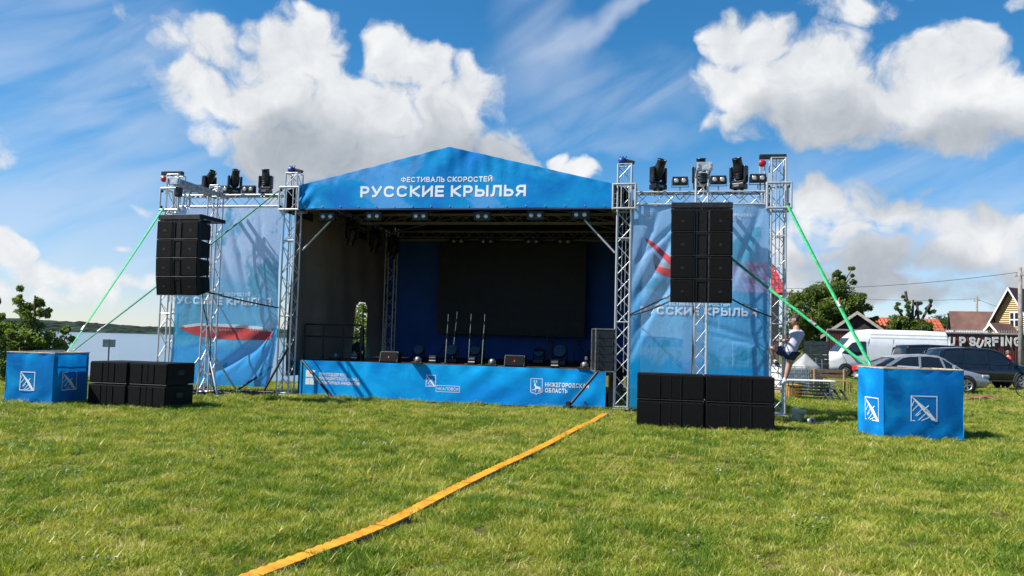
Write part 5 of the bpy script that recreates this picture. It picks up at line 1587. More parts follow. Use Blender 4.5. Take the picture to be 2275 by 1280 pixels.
gable('grey_roof_hut', 'small hut with a pale grey roof over the brown fence', gat(2189, 62), R(60), 1.6, 1.8, 2.6, 3.2, DARKW, GREYR, 0.2)
gable('grey_roof_hut', 'small pale-roofed hut right of the orange roof', gat(2113, 74), R(60), 1.6, 1.6, 2.6, 3.5, DARKW, GREYR, 0.2)
# house with wavy orange tiles: courses built as ridged strips
ot = gable('orange_roof_house', 'low house with a bright orange tiled roof behind the van', gat(2078, 66), R(92), 3.0, 4.8, 2.7, 4.15, DARKW, ORANGE, 0.25)
def tile_courses(t, W, L, eave, ridge, over, m, s, n=7, nx=34):
    k = (ridge - eave) / (W / 2)
    for c in range(n):
        a0, a1 = c / n, (c + 1) / n + 0.02
        v, f = [], []
        for i in range(nx + 1):
            y = -over + (L + 2 * over) * i / nx
            for q, a in enumerate((a0, a1)):
                x = s * (W / 2 + over) * a; z = ridge - k * abs(x) + 0.15 + 0.05 * math.sin(i * PI / 1.0 * 0.95) + (0.035 if q else 0.0)
                v.append((x, y, z))
        for i in range(nx):
            f.append((2 * i, 2 * i + 1, 2 * i + 3, 2 * i + 2))
        obj('tile_course', mesh('tile_course', v, f), m, t)
for s in (-1, 1):
    tile_courses(ot, 3.0, 4.8, 2.7, 4.15, 0.25, ORANGE, s)
gable('dark_gable_house', 'dark weathered gable house under the big tree', gat(1905, 56.5), R(-24), 4.2, 5.0, 2.6, 4.15, DARKW, mat('dark_worn_roof', (0.075, 0.065, 0.055), 0.85, 0, 0.25, 2), 0.3, mat('pale_worn_trim', (0.40, 0.36, 0.30), 0.8))
rh = gable('red_roof_house', 'house with a red tiled roof glimpsed through the seaplane banner', gat(1700, 46), R(93), 4.0, 4.2, 4.7, 6.3, mat('pinkish_wall', (0.30, 0.20, 0.17), 0.8), REDROOF, 0.35)
for s in (-1, 1):
    tile_courses(rh, 4.0, 4.2, 4.7, 6.3, 0.35, REDROOF, s)
for x_, z_ in ((1.3, 3.1), (2.9, 3.1), (2.1, 1.2)):
    w_ = box('window', (0.06, 0.9, 1.3), (-2.02, x_, z_), WHITEPL, rh, 0.01)
    box('pane', (0.02, 0.7, 1.1), (-0.026, 0, 0), LENSD, w_, 0.004)
    w_ = box('window', (0.06, 0.9, 1.3), (2.02, x_, z_), WHITEPL, rh, 0.01)
    box('pane', (0.02, 0.7, 1.1), (0.026, 0, 0), LENSD, w_, 0.004)

# brown corrugated fence with white cut-out letters
FENCEM = mat('brown_corrugated_sheet', (0.11, 0.028, 0.022), 0.5, 0, 0.2, 1.2)
CAPM = mat('pale_fence_cap', (0.36, 0.33, 0.30), 0.7)
f0, f1 = gat(1838, 54), gat(2330, 53)
fl = (f1 - f0).length
fyaw = math.atan2(f1.y - f0.y, f1.x - f0.x)
fence = thing('brown_fence', 'dark brown corrugated metal fence behind the parked vehicles', 'fence', f0, fyaw)
npan = 13; pw = fl / npan; FH = 2.86
v, f = [], []
steps = 10
for i in range(steps * 2 + 1):
    x = pw * i / (steps * 2)
    y = 0.0 if (i // 1) % 2 == 0 else 0.035
    v += [(x, y, 0.05), (x, y, FH)]
for i in range(steps * 2):
    f.append((2 * i, 2 * i + 2, 2 * i + 3, 2 * i + 1))
pm = mesh('fence_panel', v, f); pm.materials.append(FENCEM)
for k in range(npan):
    obj('fence_panel', pm, None, fence, Matrix.Translation((k * pw, 0, 0)))
    bar('fence_post', (k * pw, 0.08, 0), (k * pw, 0.08, FH), 0.035, STEEL, fence, 6)
box('fence_cap', (fl, 0.14, 0.10), (fl / 2, 0.02, FH + 0.05), CAPM, fence, 0.01)
for k in range(46):
    x = fl * 0.50 + k * fl * 0.5 / 46
    bar('picket', (x, 0.05, FH + 0.1), (x, 0.05, FH + 0.30), 0.018, STEEL, fence, 5)
letters = [('S', 2098, 758, 0), ('U', 2114, 759, 3), ('P', 2138, 758.5, -2), ('S', 2160, 759, -4), ('U', 2176, 763, 22), ('R', 2194, 760, 6), ('F', 2211, 759, -3), ('I', 2226, 759, 0), ('N', 2240, 759, 4), ('G', 2259, 759.5, -3)]
for (ch, px, py, rz) in letters:
    lp, lw_ = text_flat(ch, 0.24)
    d = ray(px, py); c_ = Vector((0, 0, CAM_H)); nrm = Vector((-math.sin(fyaw), math.cos(fyaw), 0))
    p = c_ + d * ((f0 - c_).dot(nrm) / d.dot(nrm))
    x = (p - f0).dot(Vector((math.cos(fyaw), math.sin(fyaw), 0)))
    hL_ = 0.60; wL_ = 0.16 if ch == 'I' else 0.39
    vf = join([([((p_.x / lw_ - .5) * wL_, -0.002 * q_i, (p_.y - .5) * hL_) for p_ in pv], pf_) for q_i, (pv, pf_) in enumerate(lp)])
    lo = obj('fence_letter', mesh('letter', *vf), WHITEPL, fence, Matrix.Translation((x, -0.05, p.z)) @ Matrix.Rotation(R(rz), 4, 'Y'))
    sl = lo.modifiers.new('thickness', 'SOLIDIFY'); sl.thickness = 0.035; sl.offset = 0
# grey sheet fence behind the tent
g0, g1 = gat(1786, 45), gat(1842, 45.5)
gf = thing('grey_fence', 'grey horizontal sheet fence between the climbed tower and the van', 'fence', g0, math.atan2(g1.y - g0.y, g1.x - g0.x))
gl = (g1 - g0).length
for k in range(8):
    box('board', (gl, 0.03, 0.235), (gl / 2, 0.01 * (k % 2), 0.16 + 0.25 * k), GREYM, gf, 0.01, (R(6), 0, 0))
for x in (0.05, gl - 0.05):
    bar('post', (x, 0.06, 0), (x, 0.06, 2.15), 0.04, GREYM, gf, 6)

# utility poles and wires
def pole(label, px, D, top_py, r):
    b_ = gat(px, D); t = thing('utility_pole', label, 'pole', b_, 0, 'utility poles')
    z1 = at(px, top_py, D).z
    o = tube('shaft', [(0, 0, -0.3), (0, 0, z1 * 0.5), (0.02, 0, z1)], [r, r * .9, r * .75], mat('grey_wood_pole', (0.24, 0.22, 0.20), 0.85, 0, 0.2, 4), t, 10)
    box('crossarm', (0.10, 0.9, 0.10), (0, 0, z1 - 0.5), STEEL, t, 0.01)
    for k in range(3):
        bar('insulator', (0, -0.38 + 0.38 * k, z1 - 0.45), (0, -0.38 + 0.38 * k, z1 - 0.28), 0.035, mat('glass_insulator', (0.30, 0.42, 0.36), 0.2), t, 8)
    return b_ + Vector((0, 0, z1 - 0.3))
pa_ = pole('thick grey utility pole at the log house', 2268, 50, 594, 0.15)
pb_ = pole('thin far utility pole left of the brown shed', 2171, 80, 657, 0.12)
def wire(label, a, b_, sag):
    pts = [Vector(a).lerp(Vector(b_), k / 14) - Vector((0, 0, sag * 4 * (k / 14) * (1 - k / 14))) for k in range(15)]
    o = tube('overhead_wire', [p - pts[0] for p in pts], 0.016, RUBBER, None, 4)
    o.location = pts[0]
    tag(o, label, 'wire', 'overhead wires')
wire('upper overhead wire running left from the thick pole above the vehicles', pa_, at(1700, 640, 60), 0.35)
wire('lower overhead wire between the far pole and the pruned tree', pb_, at(1860, 660, 82), 0.25)
wire('short overhead wire from the far pole toward the log house', pb_, at(2300, 700, 62), 0.2)

# ================================================================== vehicles
TYRE = mat('tyre', (0.016, 0.016, 0.017), 0.85, 0, 0.2, 10)
RIM = mat('alloy_rim', (0.55, 0.55, 0.56), 0.3, 0.8, 0.1, 6)
GLASS = mat('car_glass', (0.010, 0.014, 0.018), 0.04, 0, 0.1, 1, spec=0.9)
DKTRIM = mat('black_trim', (0.02, 0.02, 0.022), 0.6)
HEADL = mat('headlamp', (0.60, 0.62, 0.65), 0.1, 0.3)
TAILL = mat('tail_lamp', (0.55, 0.01, 0.015), 0.15)

def lerp_pts(P, x):
    for (a, b_) in zip(P, P[1:]):
        if a[0] <= x <= b_[0]:
            t = (x - a[0]) / max(1e-6, b_[0] - a[0]); return a[1] + (b_[1] - a[1]) * t
    return P[0][1] if x < P[0][0] else P[-1][1]

def vehicle(name, label, cat, loc, yaw, Wd, low, belt, roofl, paint, wheels, wr, glass, pillars, tum=0.80, extra=None, rims=5):
    """x forward. low/belt: (x, z) lines of the sill and the shoulder; roofl: line of the cabin top"""
    t = thing(name, label, cat, loc, yaw)
    x0, x1 = belt[0][0], belt[-1][0]
    xs = sorted(set(list(np.linspace(x0, x1, 40)) + [p[0] for p in belt]))
    v, f = [], []
    ring = 12
    for x in xs:
        e = min(x - x0, x1 - x)
        w = Wd / 2 * (0.86 + 0.14 * min(1, e / 0.45) ** 0.5) if e < 0.45 else Wd / 2
        zb, zt = lerp_pts(low, x), lerp_pts(belt, x)
        hh = max(0.05, zt - zb)
        half = [(0, zb), (w * .80, zb), (w * .95, zb + hh * .10), (w, zb + hh * .35), (w * .995, zb + hh * .72), (w * .93, zb + hh * .95), (w * .80, zt), (0, zt + 0.02)]
        sec = half + [(-a, z) for a, z in reversed(half[1:-1])]
        ring = len(sec)
        v += [(x, a, z) for a, z in sec]
    for i in range(len(xs) - 1):
        for k in range(ring):
            j = (k + 1) % ring
            f.append((i * ring + k, i * ring + j, (i + 1) * ring + j, (i + 1) * ring + k))
    f.append(tuple(range(ring))); f.append(tuple(reversed(range((len(xs) - 1) * ring, len(xs) * ring))))
    body = obj('body', mesh('body', v, f, True), paint, t)
    # cabin: glass shell with painted roof skin and pillars
    rx0, rx1 = roofl[0][0], roofl[-1][0]
    def cab(x, z):
        zb = lerp_pts(belt, x); zt = lerp_pts(roofl, x)
        q = 0 if zt - zb < 1e-4 else (z - zb) / (max(p[1] for p in roofl) - zb)
        return Wd / 2 * (0.93 - (0.93 - tum) * max(0, min(1, q)))
    v, f = [], []
    gx = list(np.linspace(rx0, rx1, 30))
    for x in gx:
        zb, zt = lerp_pts(belt, x) - 0.02, lerp_pts(roofl, x)
        zt = max(zt, zb + 0.01)
        zm = zb + (zt - zb) * 0.9
        v += [(x, cab(x, zb), zb), (x, cab(x, zm), zm), (x, cab(x, zt) * .86, zt), (x, 0, zt + 0.015), (x, -cab(x, zt) * .86, zt), (x, -cab(x, zm), zm), (x, -cab(x, zb), zb)]
    for i in range(len(gx) - 1):
        for k in range(6):
            f.append((i * 7 + k, i * 7 + k + 1, i * 7 + 8 + k, i * 7 + 7 + k))
    obj('cabin_glass', mesh('cabin_glass', v, f, True), GLASS, t)
    top = max(p[1] for p in roofl)
    v, f = [], []
    gx = [x for x in np.linspace(rx0, rx1, 60) if lerp_pts(roofl, x) > top - 0.17]
    for x in gx:
        zt = lerp_pts(roofl, x) + 0.012
        zs = zt - 0.075
        c = cab(x, zt)
        v += [(x, cab(x, zs) + .012, zs), (x, c * .97 + .01, zt - 0.02), (x, c * .84, zt + 0.004), (x, 0, zt + 0.02), (x, -c * .84, zt + 0.004), (x, -c * .97 - .01, zt - 0.02), (x, -cab(x, zs) - .012, zs)]
    for i in range(len(gx) - 1):
        for k in range(6):
            f.append((i * 7 + k, i * 7 + k + 1, i * 7 + 8 + k, i * 7 + 7 + k))
    obj('roof', mesh('roof', v, f, True), paint, t)
    for (xb, xt, w) in pillars:
        for s in (-1, 1):
            zb, zt = lerp_pts(belt, xb) - 0.01, lerp_pts(roofl, xt) - 0.03
            a, b_ = (xb, s * (cab(xb, zb) + .012), zb), (xt, s * (cab(xt, zt) + .012), zt)
            vs = [(a[0] - w / 2, a[1], a[2]), (a[0] + w / 2, a[1], a[2]), (b_[0] + w / 2, b_[1], b_[2]), (b_[0] - w / 2, b_[1], b_[2])]
            vs += [(x, y - s * 0.03, z) for x, y, z in vs]
            obj('pillar', mesh('pillar', vs, [(0, 1, 2, 3), (7, 6, 5, 4), (0, 4, 5, 1), (1, 5, 6, 2), (2, 6, 7, 3), (3, 7, 4, 0)]), paint, t)
    for x in wheels:
        for s in (-1, 1):
            y = s * (Wd / 2 - 0.11)
            ar = obj('wheel_arch', mesh('wheel_arch', *lathe([(0, -.06), (wr * 1.13, -.06), (wr * 1.16, .115), (wr * 1.08, .118), (0, .09)], 24), True), DKTRIM, t, Matrix.Translation((x, y, wr * 1.05)) @ Matrix.Rotation(-s * PI / 2, 4, 'X'))
            wh = obj('wheel', mesh('tyre', *lathe([(wr * .62, -.10), (wr * .92, -.11), (wr, -.07), (wr, .07), (wr * .92, .11), (wr * .66, .10), (wr * .62, .06)], 24), True), TYRE, t, Matrix.Translation((x, y + s * 0.035, wr)) @ Matrix.Rotation(-s * PI / 2, 4, 'X'))
            parts = [lathe([(0, .055), (wr * .16, .075), (wr * .18, .05)], 12), lathe([(wr * .56, .06), (wr * .62, .095), (wr * .66, .095), (wr * .66, .05)], 24)]
            for k in range(rims):
                a = 2 * PI * k / rims
                for off in (-.12, .12):
                    ca, sa = math.cos(a + off), math.sin(a + off); n_ = (-sa * wr * .05, ca * wr * .05)
                    parts.append(([(ca * wr * .1 + n_[0], sa * wr * .1 + n_[1], .07), (ca * wr * .1 - n_[0], sa * wr * .1 - n_[1], .07), (ca * wr * .6 - n_[0], sa * wr * .6 - n_[1], .075), (ca * wr * .6 + n_[0], sa * wr * .6 + n_[1], .075)], [(0, 1, 2, 3)]))
            obj('rim', mesh('rim', *join(parts)), RIM, wh)
    # door seams, handles, mirrors
    for (xa, n_) in (extra or {}).get('doors', []):
        for s in (-1, 1):
            zb, zt = lerp_pts(low, xa) + 0.12, lerp_pts(belt, xa) - 0.05
            box('door_seam', (0.012, 0.012, zt - zb), (xa, s * (Wd / 2 - 0.003), (zb + zt) / 2), DKTRIM, t, 0.002)
            if n_:
                box('door_handle', (0.17, 0.03, 0.03), (xa + 0.14, s * (Wd / 2 + 0.005), zt - 0.14), paint, t, 0.008)
    mx, mz = extra['mirror']
    for s in (-1, 1):
        box('mirror', (0.12, 0.20, 0.15), (mx, s * (Wd / 2 + 0.08), mz), extra.get('mirror_m', paint), t, 0.04, seg=2)
    for s in (-1, 1):
        (hx, hz, hw, hh), (tx, tz, tw_, th_) = extra['head'], extra['tail']
        box('headlight', (hw, 0.36, hh), (hx, s * (Wd / 2 - 0.24), hz), HEADL, t, 0.05, (0, 0, s * R(-18)), seg=2)
        box('tail_light', (tw_, 0.34, th_), (tx, s * (Wd / 2 - 0.20), tz), TAILL, t, 0.04, (0, 0, s * R(14)), seg=2)
    zl = lerp_pts(low, x1) + 0.02
    box('front_bumper_trim', (0.10, Wd * 0.8, 0.14), (x1 - 0.04, 0, zl + 0.10), DKTRIM, t, 0.03)
    box('rear_bumper_trim', (0.10, Wd * 0.8, 0.12), (x0 + 0.04, 0, zl + 0.08), DKTRIM, t, 0.03)
    box('sill', (abs(wheels[1] - wheels[0]) - wr * 2.2, Wd * 0.985, 0.08), ((wheels[0] + wheels[1]) / 2, 0, lerp_pts(low, 0) + 0.03), DKTRIM, t, 0.02)
    return t
SILVER = mat('silver_car_paint', (0.40, 0.41, 0.44), 0.28, 0.55, 0.06, 3, coat=0.6)
NAVY = mat('dark_blue_car_paint', (0.012, 0.016, 0.026), 0.22, 0.3, 0.1, 3, coat=0.8)
BLACKC = mat('black_car_paint', (0.010, 0.011, 0.013), 0.3, 0.2, 0.1, 3, coat=0.7)
VANW = mat('white_van_paint', (0.74, 0.76, 0.78), 0.35, 0.0, 0.04, 2, coat=0.4)
# silver liftback, nose to the right
pc = at(2043, 800, 33.2); pc.z = 0.0
vehicle('silver_car', 'silver liftback parked behind the ballast cube, nose to the right', 'car', pc, R(-3), 1.81,
        [(-2.35, .42), (-2.1, .26), (2.1, .22), (2.36, .34)], [(-2.36, .80), (-2.25, 1.00), (-1.5, 1.02), (-.6, .98), (.9, .96), (1.5, .90), (2.1, .76), (2.36, .60)],
        [(-2.05, 1.02), (-1.35, 1.30), (-.75, 1.44), (.0, 1.48), (.45, 1.44), (.9, 1.25), (1.35, .95)], SILVER, (-1.42, 1.42), 0.33, None, [(-1.60, -1.05, .22), (-.35, -.30, .09), (.62, .50, .08), (1.28, .52, .09)], 0.74,
        dict(doors=[(-.33, True), (.75, False), (-1.35, False)], mirror=(.92, 1.03), head=(2.16, .68, .34, .14), tail=(-2.26, .84, .24, .20)))
ps = at(2176, 800, 37.5); ps.z = 0.0
vehicle('dark_suv', 'dark blue off-road estate car parked behind the silver liftback', 'car', ps, R(-4), 1.95,
        [(-2.4, .55), (-2.1, .36), (2.05, .34), (2.40, .50)], [(-2.42, 1.05), (-2.3, 1.14), (-.5, 1.13), (1.0, 1.10), (1.7, 1.08), (2.2, 1.00), (2.42, .80)],
        [(-2.36, 1.14), (-2.15, 1.55), (-1.9, 1.78), (-.9, 1.84), (.1, 1.80), (.55, 1.68), (1.30, 1.10)], NAVY, (-1.42, 1.45), 0.40, None, [(-2.22, -2.0, .20), (-1.25, -1.15, .12), (-.10, -.08, .10), (.62, .42, .07), (1.22, .50, .10)], 0.80,
        dict(doors=[(-.10, True), (1.0, False), (-1.15, True)], mirror=(.95, 1.22), head=(2.24, .93, .30, .18), tail=(-2.32, 1.05, .16, .40)), rims=7)
pm_ = at(2092, 800, 43.5); pm_.z = 0.0
vehicle('black_minivan', 'black minivan half hidden between the white van and the dark off-road car', 'car', pm_, R(-2), 1.90,
        [(-2.4, .45), (-2.1, .30), (2.1, .30), (2.42, .42)], [(-2.42, 1.0), (-2.3, 1.12), (-.5, 1.12), (1.3, 1.10), (1.9, 1.0), (2.42, .75)],
        [(-2.38, 1.12), (-2.3, 1.6), (-2.1, 1.92), (-1.0, 1.98), (.6, 1.94), (1.1, 1.75), (1.95, 1.0)], BLACKC, (-1.5, 1.5), 0.36, None, [(-2.25, -2.15, .16), (-1.0, -.95, .10), (.15, .15, .10), (1.75, .95, .10)], 0.82,
        dict(doors=[(.15, True), (1.2, False)], mirror=(1.35, 1.25), head=(2.2, .85, .3, .18), tail=(-2.36, 1.1, .14, .35)))
# white high-roof van, nose to the left: hood, windscreen and roof in one shell
pv = at(1962, 800, 49.0); pv.z = 0.0
vehicle_v = thing('white_van', 'white high-roof delivery van parked in front of the brown fence, nose to the left', 'van', pv, R(176))
Wv = 2.05
prof = [(-3.45, .50), (-3.45, 2.55), (-3.30, 2.78), (-2.0, 2.84), (1.0, 2.84), (1.7, 2.72), (2.15, 2.35), (2.95, 1.42), (3.45, 1.20), (3.62, .98), (3.66, .55)]
low_v = [(-3.45, .42), (-3.0, .36), (3.3, .32), (3.66, .45)]
xs = sorted(set(list(np.linspace(-3.45, 3.66, 70)) + [p[0] for p in prof[1:]]))
tops = [(-3.45, 2.4)] + prof[2:]
v, f = [], []
for x in xs:
    zb, zt = lerp_pts(low_v, x), lerp_pts(tops, x)
    e = 3.66 - x; w = Wv / 2 * (0.80 + 0.20 * min(1, max(0, e) / 0.9) ** 0.5)
    def wz(z):
        return w * (1.0 - 0.115 * max(0, (z - 1.2) / 1.64) ** 1.4)
    zz = [zb, zb + .10, zb + (zt - zb) * .3, zb + (zt - zb) * .6, zt - .12, zt - .02]
    half = [(0, zb), (w * .9, zb)] + [(wz(z), z) for z in zz[1:5]] + [(wz(zt) * .86, zt), (0, zt + .02)]
    sec = half + [(-a, z) for a, z in reversed(half[1:-1])]
    ring = len(sec); v += [(x, a, z) for a, z in sec]
for i in range(len(xs) - 1):
    for k in range(ring):
        j = (k + 1) % ring
        f.append((i * ring + k, i * ring + j, (i + 1) * ring + j, (i + 1) * ring + k))
f.append(tuple(range(ring))); f.append(tuple(reversed(range((len(xs) - 1) * ring, len(xs) * ring))))
obj('body', mesh('body', v, f, True), VANW, vehicle_v)
def van_side(x, z, s):
    e = 3.66 - x; w = Wv / 2 * (0.80 + 0.20 * min(1, max(0, e) / 0.9) ** 0.5)
    return s * (w * (1.0 - 0.115 * max(0, (z - 1.2) / 1.64) ** 1.4) + 0.012)
for s in (-1, 1):
    pts = [(2.78, 1.40), (2.15, 2.02), (1.75, 2.12), (1.35, 2.12), (1.35, 1.42), (1.9, 1.28)]
    quad('door_window', [(x, van_side(x, z, s), z) for x, z in (pts if s < 0 else reversed(pts))], GLASS, vehicle_v)
    for (a, b_) in (((1.22, .55), (1.22, 2.15)), ((1.15, .55), (1.15, 2.3)), ((-.25, .55), (-.25, 2.3)), ((2.35, .6), (2.75, 1.38))):
        vs = [(a[0], van_side(*a, s), a[1]), (a[0] + .025, van_side(*a, s), a[1]), (b_[0] + .025, van_side(*b_, s), b_[1]), (b_[0], van_side(*b_, s), b_[1])]
        quad('door_seam', vs, GREYM, vehicle_v)
    for z in (0.85, 2.35, 2.55):
        vs = [(-3.35, van_side(-3.35, z, s), z), (1.1, van_side(1.1, z, s), z), (1.1, van_side(1.1, z + .02, s), z + .02), (-3.35, van_side(-3.35, z + .02, s), z + .02)]
        quad('side_swage', vs, GREYM, vehicle_v)
    box('mirror', (0.14, 0.22, 0.34), (2.35, s * (Wv / 2 + .10), 1.60), DKTRIM, vehicle_v, 0.05, seg=2)
    box('headlight', (0.40, 0.24, 0.28), (3.36, s * 0.72, 1.00), HEADL, vehicle_v, 0.06, (0, R(20), s * R(-24)), seg=2)
    for x in (2.55, -1.35):
        y = s * (Wv / 2 - 0.12)
        obj('wheel_arch', mesh('wheel_arch', *lathe([(0, -.06), (.42, -.06), (.43, .13), (.40, .132), (0, .09)], 24), True), DKTRIM, vehicle_v, Matrix.Translation((x, y, .38)) @ Matrix.Rotation(-s * PI / 2, 4, 'X'))
        wh = obj('wheel', mesh('tyre', *lathe([(.20, -.10), (.33, -.11), (.355, -.07), (.355, .07), (.33, .11), (.22, .10), (.20, .06)], 24), True), TYRE, vehicle_v, Matrix.Translation((x, y + s * 0.04, .355)) @ Matrix.Rotation(-s * PI / 2, 4, 'X'))
        obj('hub_cap', mesh('hub_cap', *lathe([(0, .09), (.10, .085), (.19, .07), (.21, .06)], 16), True), GREYM, wh)
wsw = [(2.20, 2.30), (2.90, 1.50)]
n_ = Vector((0.8, 0, 0.68)).normalized() * 0.03
quad('windscreen', [(2.92 + n_.x, .80, 1.47 + n_.z), (2.92 + n_.x, -.80, 1.47 + n_.z), (2.20 + n_.x, -.72, 2.29 + n_.z), (2.20 + n_.x, .72, 2.29 + n_.z)], GLASS, vehicle_v)
box('front_bumper', (0.34, Wv * .86, 0.42), (3.52, 0, 0.58), mat('grey_bumper_plastic', (0.09, 0.092, 0.095), 0.6), vehicle_v, 0.08, seg=2)
box('radiator_grille', (0.08, 1.0, 0.22), (3.66, 0, 0.95), DKTRIM, vehicle_v, 0.02)

# ================================================================== people
SKIN = mat('skin', (0.46, 0.25, 0.17), 0.55, 0, 0.08, 6)
def skinned(name, joints, edges, m, parent, root=0, sub=2):
    """a continuous surface grown round connected joints; joints: list of (position, radius or (rx, ry))"""
    me = bpy.data.meshes.new(name)
    me.from_pydata([tuple(j[0]) for j in joints], edges, [])
    o = bpy.data.objects.new(name, me); COL.objects.link(o)
    md = o.modifiers.new('skin', 'SKIN'); md.use_smooth_shade = True
    sv = me.skin_vertices[0].data
    for i, j in enumerate(joints):
        r = j[1] if isinstance(j[1], tuple) else (j[1], j[1])
        sv[i].radius = r; sv[i].use_root = (i == root)
    sd = o.modifiers.new('sub', 'SUBSURF'); sd.levels = sd.render_levels = sub
    m2 = evaluated(o); m2.name = name
    m2.polygons.foreach_set('use_smooth', [True] * len(m2.polygons))
    return obj(name, m2, m, parent)

def chain_edges(*chains):
    return [(a, b_) for c in chains for a, b_ in zip(c, c[1:])]

def hand(parent, wrist, direction, palm_n, s=1.0, curl=0.9):
    d = Vector(direction).normalized(); n = Vector(palm_n); n = (n - d * n.dot(d)).normalized(); side = d.cross(n)
    J, E = [(wrist, .024 * s), (wrist + d * .05 * s, (.036 * s, .02 * s)), (wrist + d * .085 * s, (.034 * s, .018 * s))], [(0, 1), (1, 2)]
    for k, (o, L) in enumerate(((-.030, .072), (-.010, .080), (.010, .076), (.028, .060))):
        b0 = wrist + d * .088 * s + side * o * s
        a1 = curl * 0.7; a2 = curl * 1.5
        p1 = b0 + (d * math.cos(a1) + n * math.sin(a1)) * L * .55 * s
        p2 = p1 + (d * math.cos(a2) + n * math.sin(a2)) * L * .5 * s
        i = len(J); J += [(b0, .0095 * s), (p1, .0085 * s), (p2, .007 * s)]; E += [(2, i), (i, i + 1), (i + 1, i + 2)]
    t0 = wrist + d * .03 * s - side * .034 * s; t1 = t0 + (d * .6 - side * .5 + n * .5).normalized() * .04 * s; t2 = t1 + (d * .5 + n * .8).normalized() * .032 * s
    i = len(J); J += [(t0, .012 * s), (t1, .010 * s), (t2, .008 * s)]; E += [(1, i), (i, i + 1), (i + 1, i + 2)]
    return skinned('hand', J, E, SKIN, parent, 0, 1)

def head(parent, c, face, up, r, hair_m, cap_m=None, cap=True):
    """c centre, face = looking direction"""
    f_ = Vector(face).normalized(); u_ = Vector(up).normalized(); u_ = (u_ - f_ * u_.dot(f_)).normalized(); s_ = f_.cross(u_)
    M = Matrix(((s_.x, f_.x, u_.x, c.x), (s_.y, f_.y, u_.y, c.y), (s_.z, f_.z, u_.z, c.z), (0, 0, 0, 1)))
    bm = bmesh.new(); bmesh.ops.create_uvsphere(bm, u_segments=28, v_segments=20, radius=1.0)
    for v in bm.verts:
        x, y, z = v.co
        jaw = max(0, -z)
        x2 = x * (0.76 - 0.22 * jaw); y2 = y * (0.92 - 0.10 * jaw) + (0.10 * jaw if y > 0 else 0.14 * jaw)
        z2 = z * 1.16
        if y > 0.6 and abs(x) < 0.22 and -0.45 < z < 0.15:
            y2 += 0.22 * (1 - abs(x) / 0.22) * (0.4 + (0.15 - z))
        if y > 0.75 and 0.0 < z < 0.25 and 0.2 < abs(x) < 0.5:
            y2 -= 0.06
        v.co = Vector((x2, y2, z2)) * r
    me = bpy.data.meshes.new('head'); bm.to_mesh(me); bm.free()
    me.polygons.foreach_set('use_smooth', [True] * len(me.polygons))
    hd = obj('head', me, SKIN, parent, M)
    for s in (-1, 1):
        obj('ear', box_data(0.012, 0.05, 0.06, 0.006, 2), SKIN, hd, Matrix.Translation((s * r * .78, -r * .05, 0)))
        obj('eye', mesh('eye', *lathe([(0, .004), (.006, .003), (.009, 0)], 8)), DKTRIM, hd, Matrix.Translation((s * r * .30, r * .86, r * .12)) @ Matrix.Rotation(-PI / 2, 4, 'X'))
    obj('mouth', box_data(r * .42, 0.006, 0.010, 0.002), mat('lips', (0.35, 0.12, 0.10), 0.6), hd, Matrix.Translation((0, r * .93, -r * .56)))
    bm = bmesh.new(); bmesh.ops.create_uvsphere(bm, u_segments=24, v_segments=14, radius=1.0)
    kill = [v for v in bm.verts if (v.co.z < (0.15 if v.co.y > -0.1 else -0.45))]
    bmesh.ops.delete(bm, geom=kill, context='VERTS')
    for v in bm.verts:
        v.co = Vector((v.co.x * .80, v.co.y * .96, v.co.z * 1.19 + .02)) * r
    me = bpy.data.meshes.new('hair'); bm.to_mesh(me); bm.free()
    me.polygons.foreach_set('use_smooth', [True] * len(me.polygons))
    obj('hair', me, hair_m, hd)
    if cap:
        bm = bmesh.new(); bmesh.ops.create_uvsphere(bm, u_segments=24, v_segments=14, radius=1.0)
        bmesh.ops.delete(bm, geom=[v for v in bm.verts if v.co.z < 0.22], context='VERTS')
        for v in bm.verts:
            v.co = Vector((v.co.x * .84, v.co.y * 1.0, v.co.z * 1.26 + .0)) * r
        me = bpy.data.meshes.new('cap'); bm.to_mesh(me); bm.free()
        me.polygons.foreach_set('use_smooth', [True] * len(me.polygons))
        cp = obj('cap', me, cap_m, hd)
        vs = [(r * .62 * math.sin(a), r * (0.78 + .62 * math.cos(a) * (1 if q else .35)), r * .34 - q * .012) for q in (0, 1) for a in np.linspace(-1.35, 1.35, 9)]
        obj('cap_brim', mesh('cap_brim', vs, [(i, i + 1, i + 10, i + 9) for i in range(8)]), cap_m, cp)
    return hd

DM = 18.72
man = thing('person', 'man in a white T-shirt, dark shorts and cap climbing the truss tower', 'person', at(1745, 852, DM), 0)
mo = Vector(man.location)
def mp_(px, py, d=0.0):
    return at(px, py, DM + d) - mo
hipL, hipR = mp_(1750, 785, 0.06), mp_(1761, 787, -0.06)
pel = mp_(1756, 782); waist = mp_(1760, 766); chest = mp_(1768, 748, 0.0); neck0 = mp_(1771, 733, .02); neck1 = mp_(1768, 721, .03)
shL, shR = mp_(1757, 738, 0.10), mp_(1781, 741, -0.04)
elL, haL = mp_(1758, 757, 0.05), mp_(1731, 757, 0.16)
elR, haR = mp_(1764, 727, 0.32), mp_(1750, 714, 0.28)
elU = mp_(1764, 728, 0.30)
knL, anL, toL = mp_(1711, 772, 0.06), mp_(1721, 802, 0.10), mp_(1729, 812, 0.0)
knR, anR, toR = mp_(1752, 814, -0.03), mp_(1745, 843, -0.02), mp_(1735, 853, 0.03)
J = [(pel, (.13, .11)), (waist, (.125, .10)), (chest, (.15, .115)), (neck0, .075), (neck1, .055),
     (shL, .066), (elL, .050), (haL, .034), (shR, .066), (elU, .050), (haR, .034),
     (hipL, .108), (knL, .070), (anL, .046), (hipR, .108), (knR, .070), (anR, .046)]
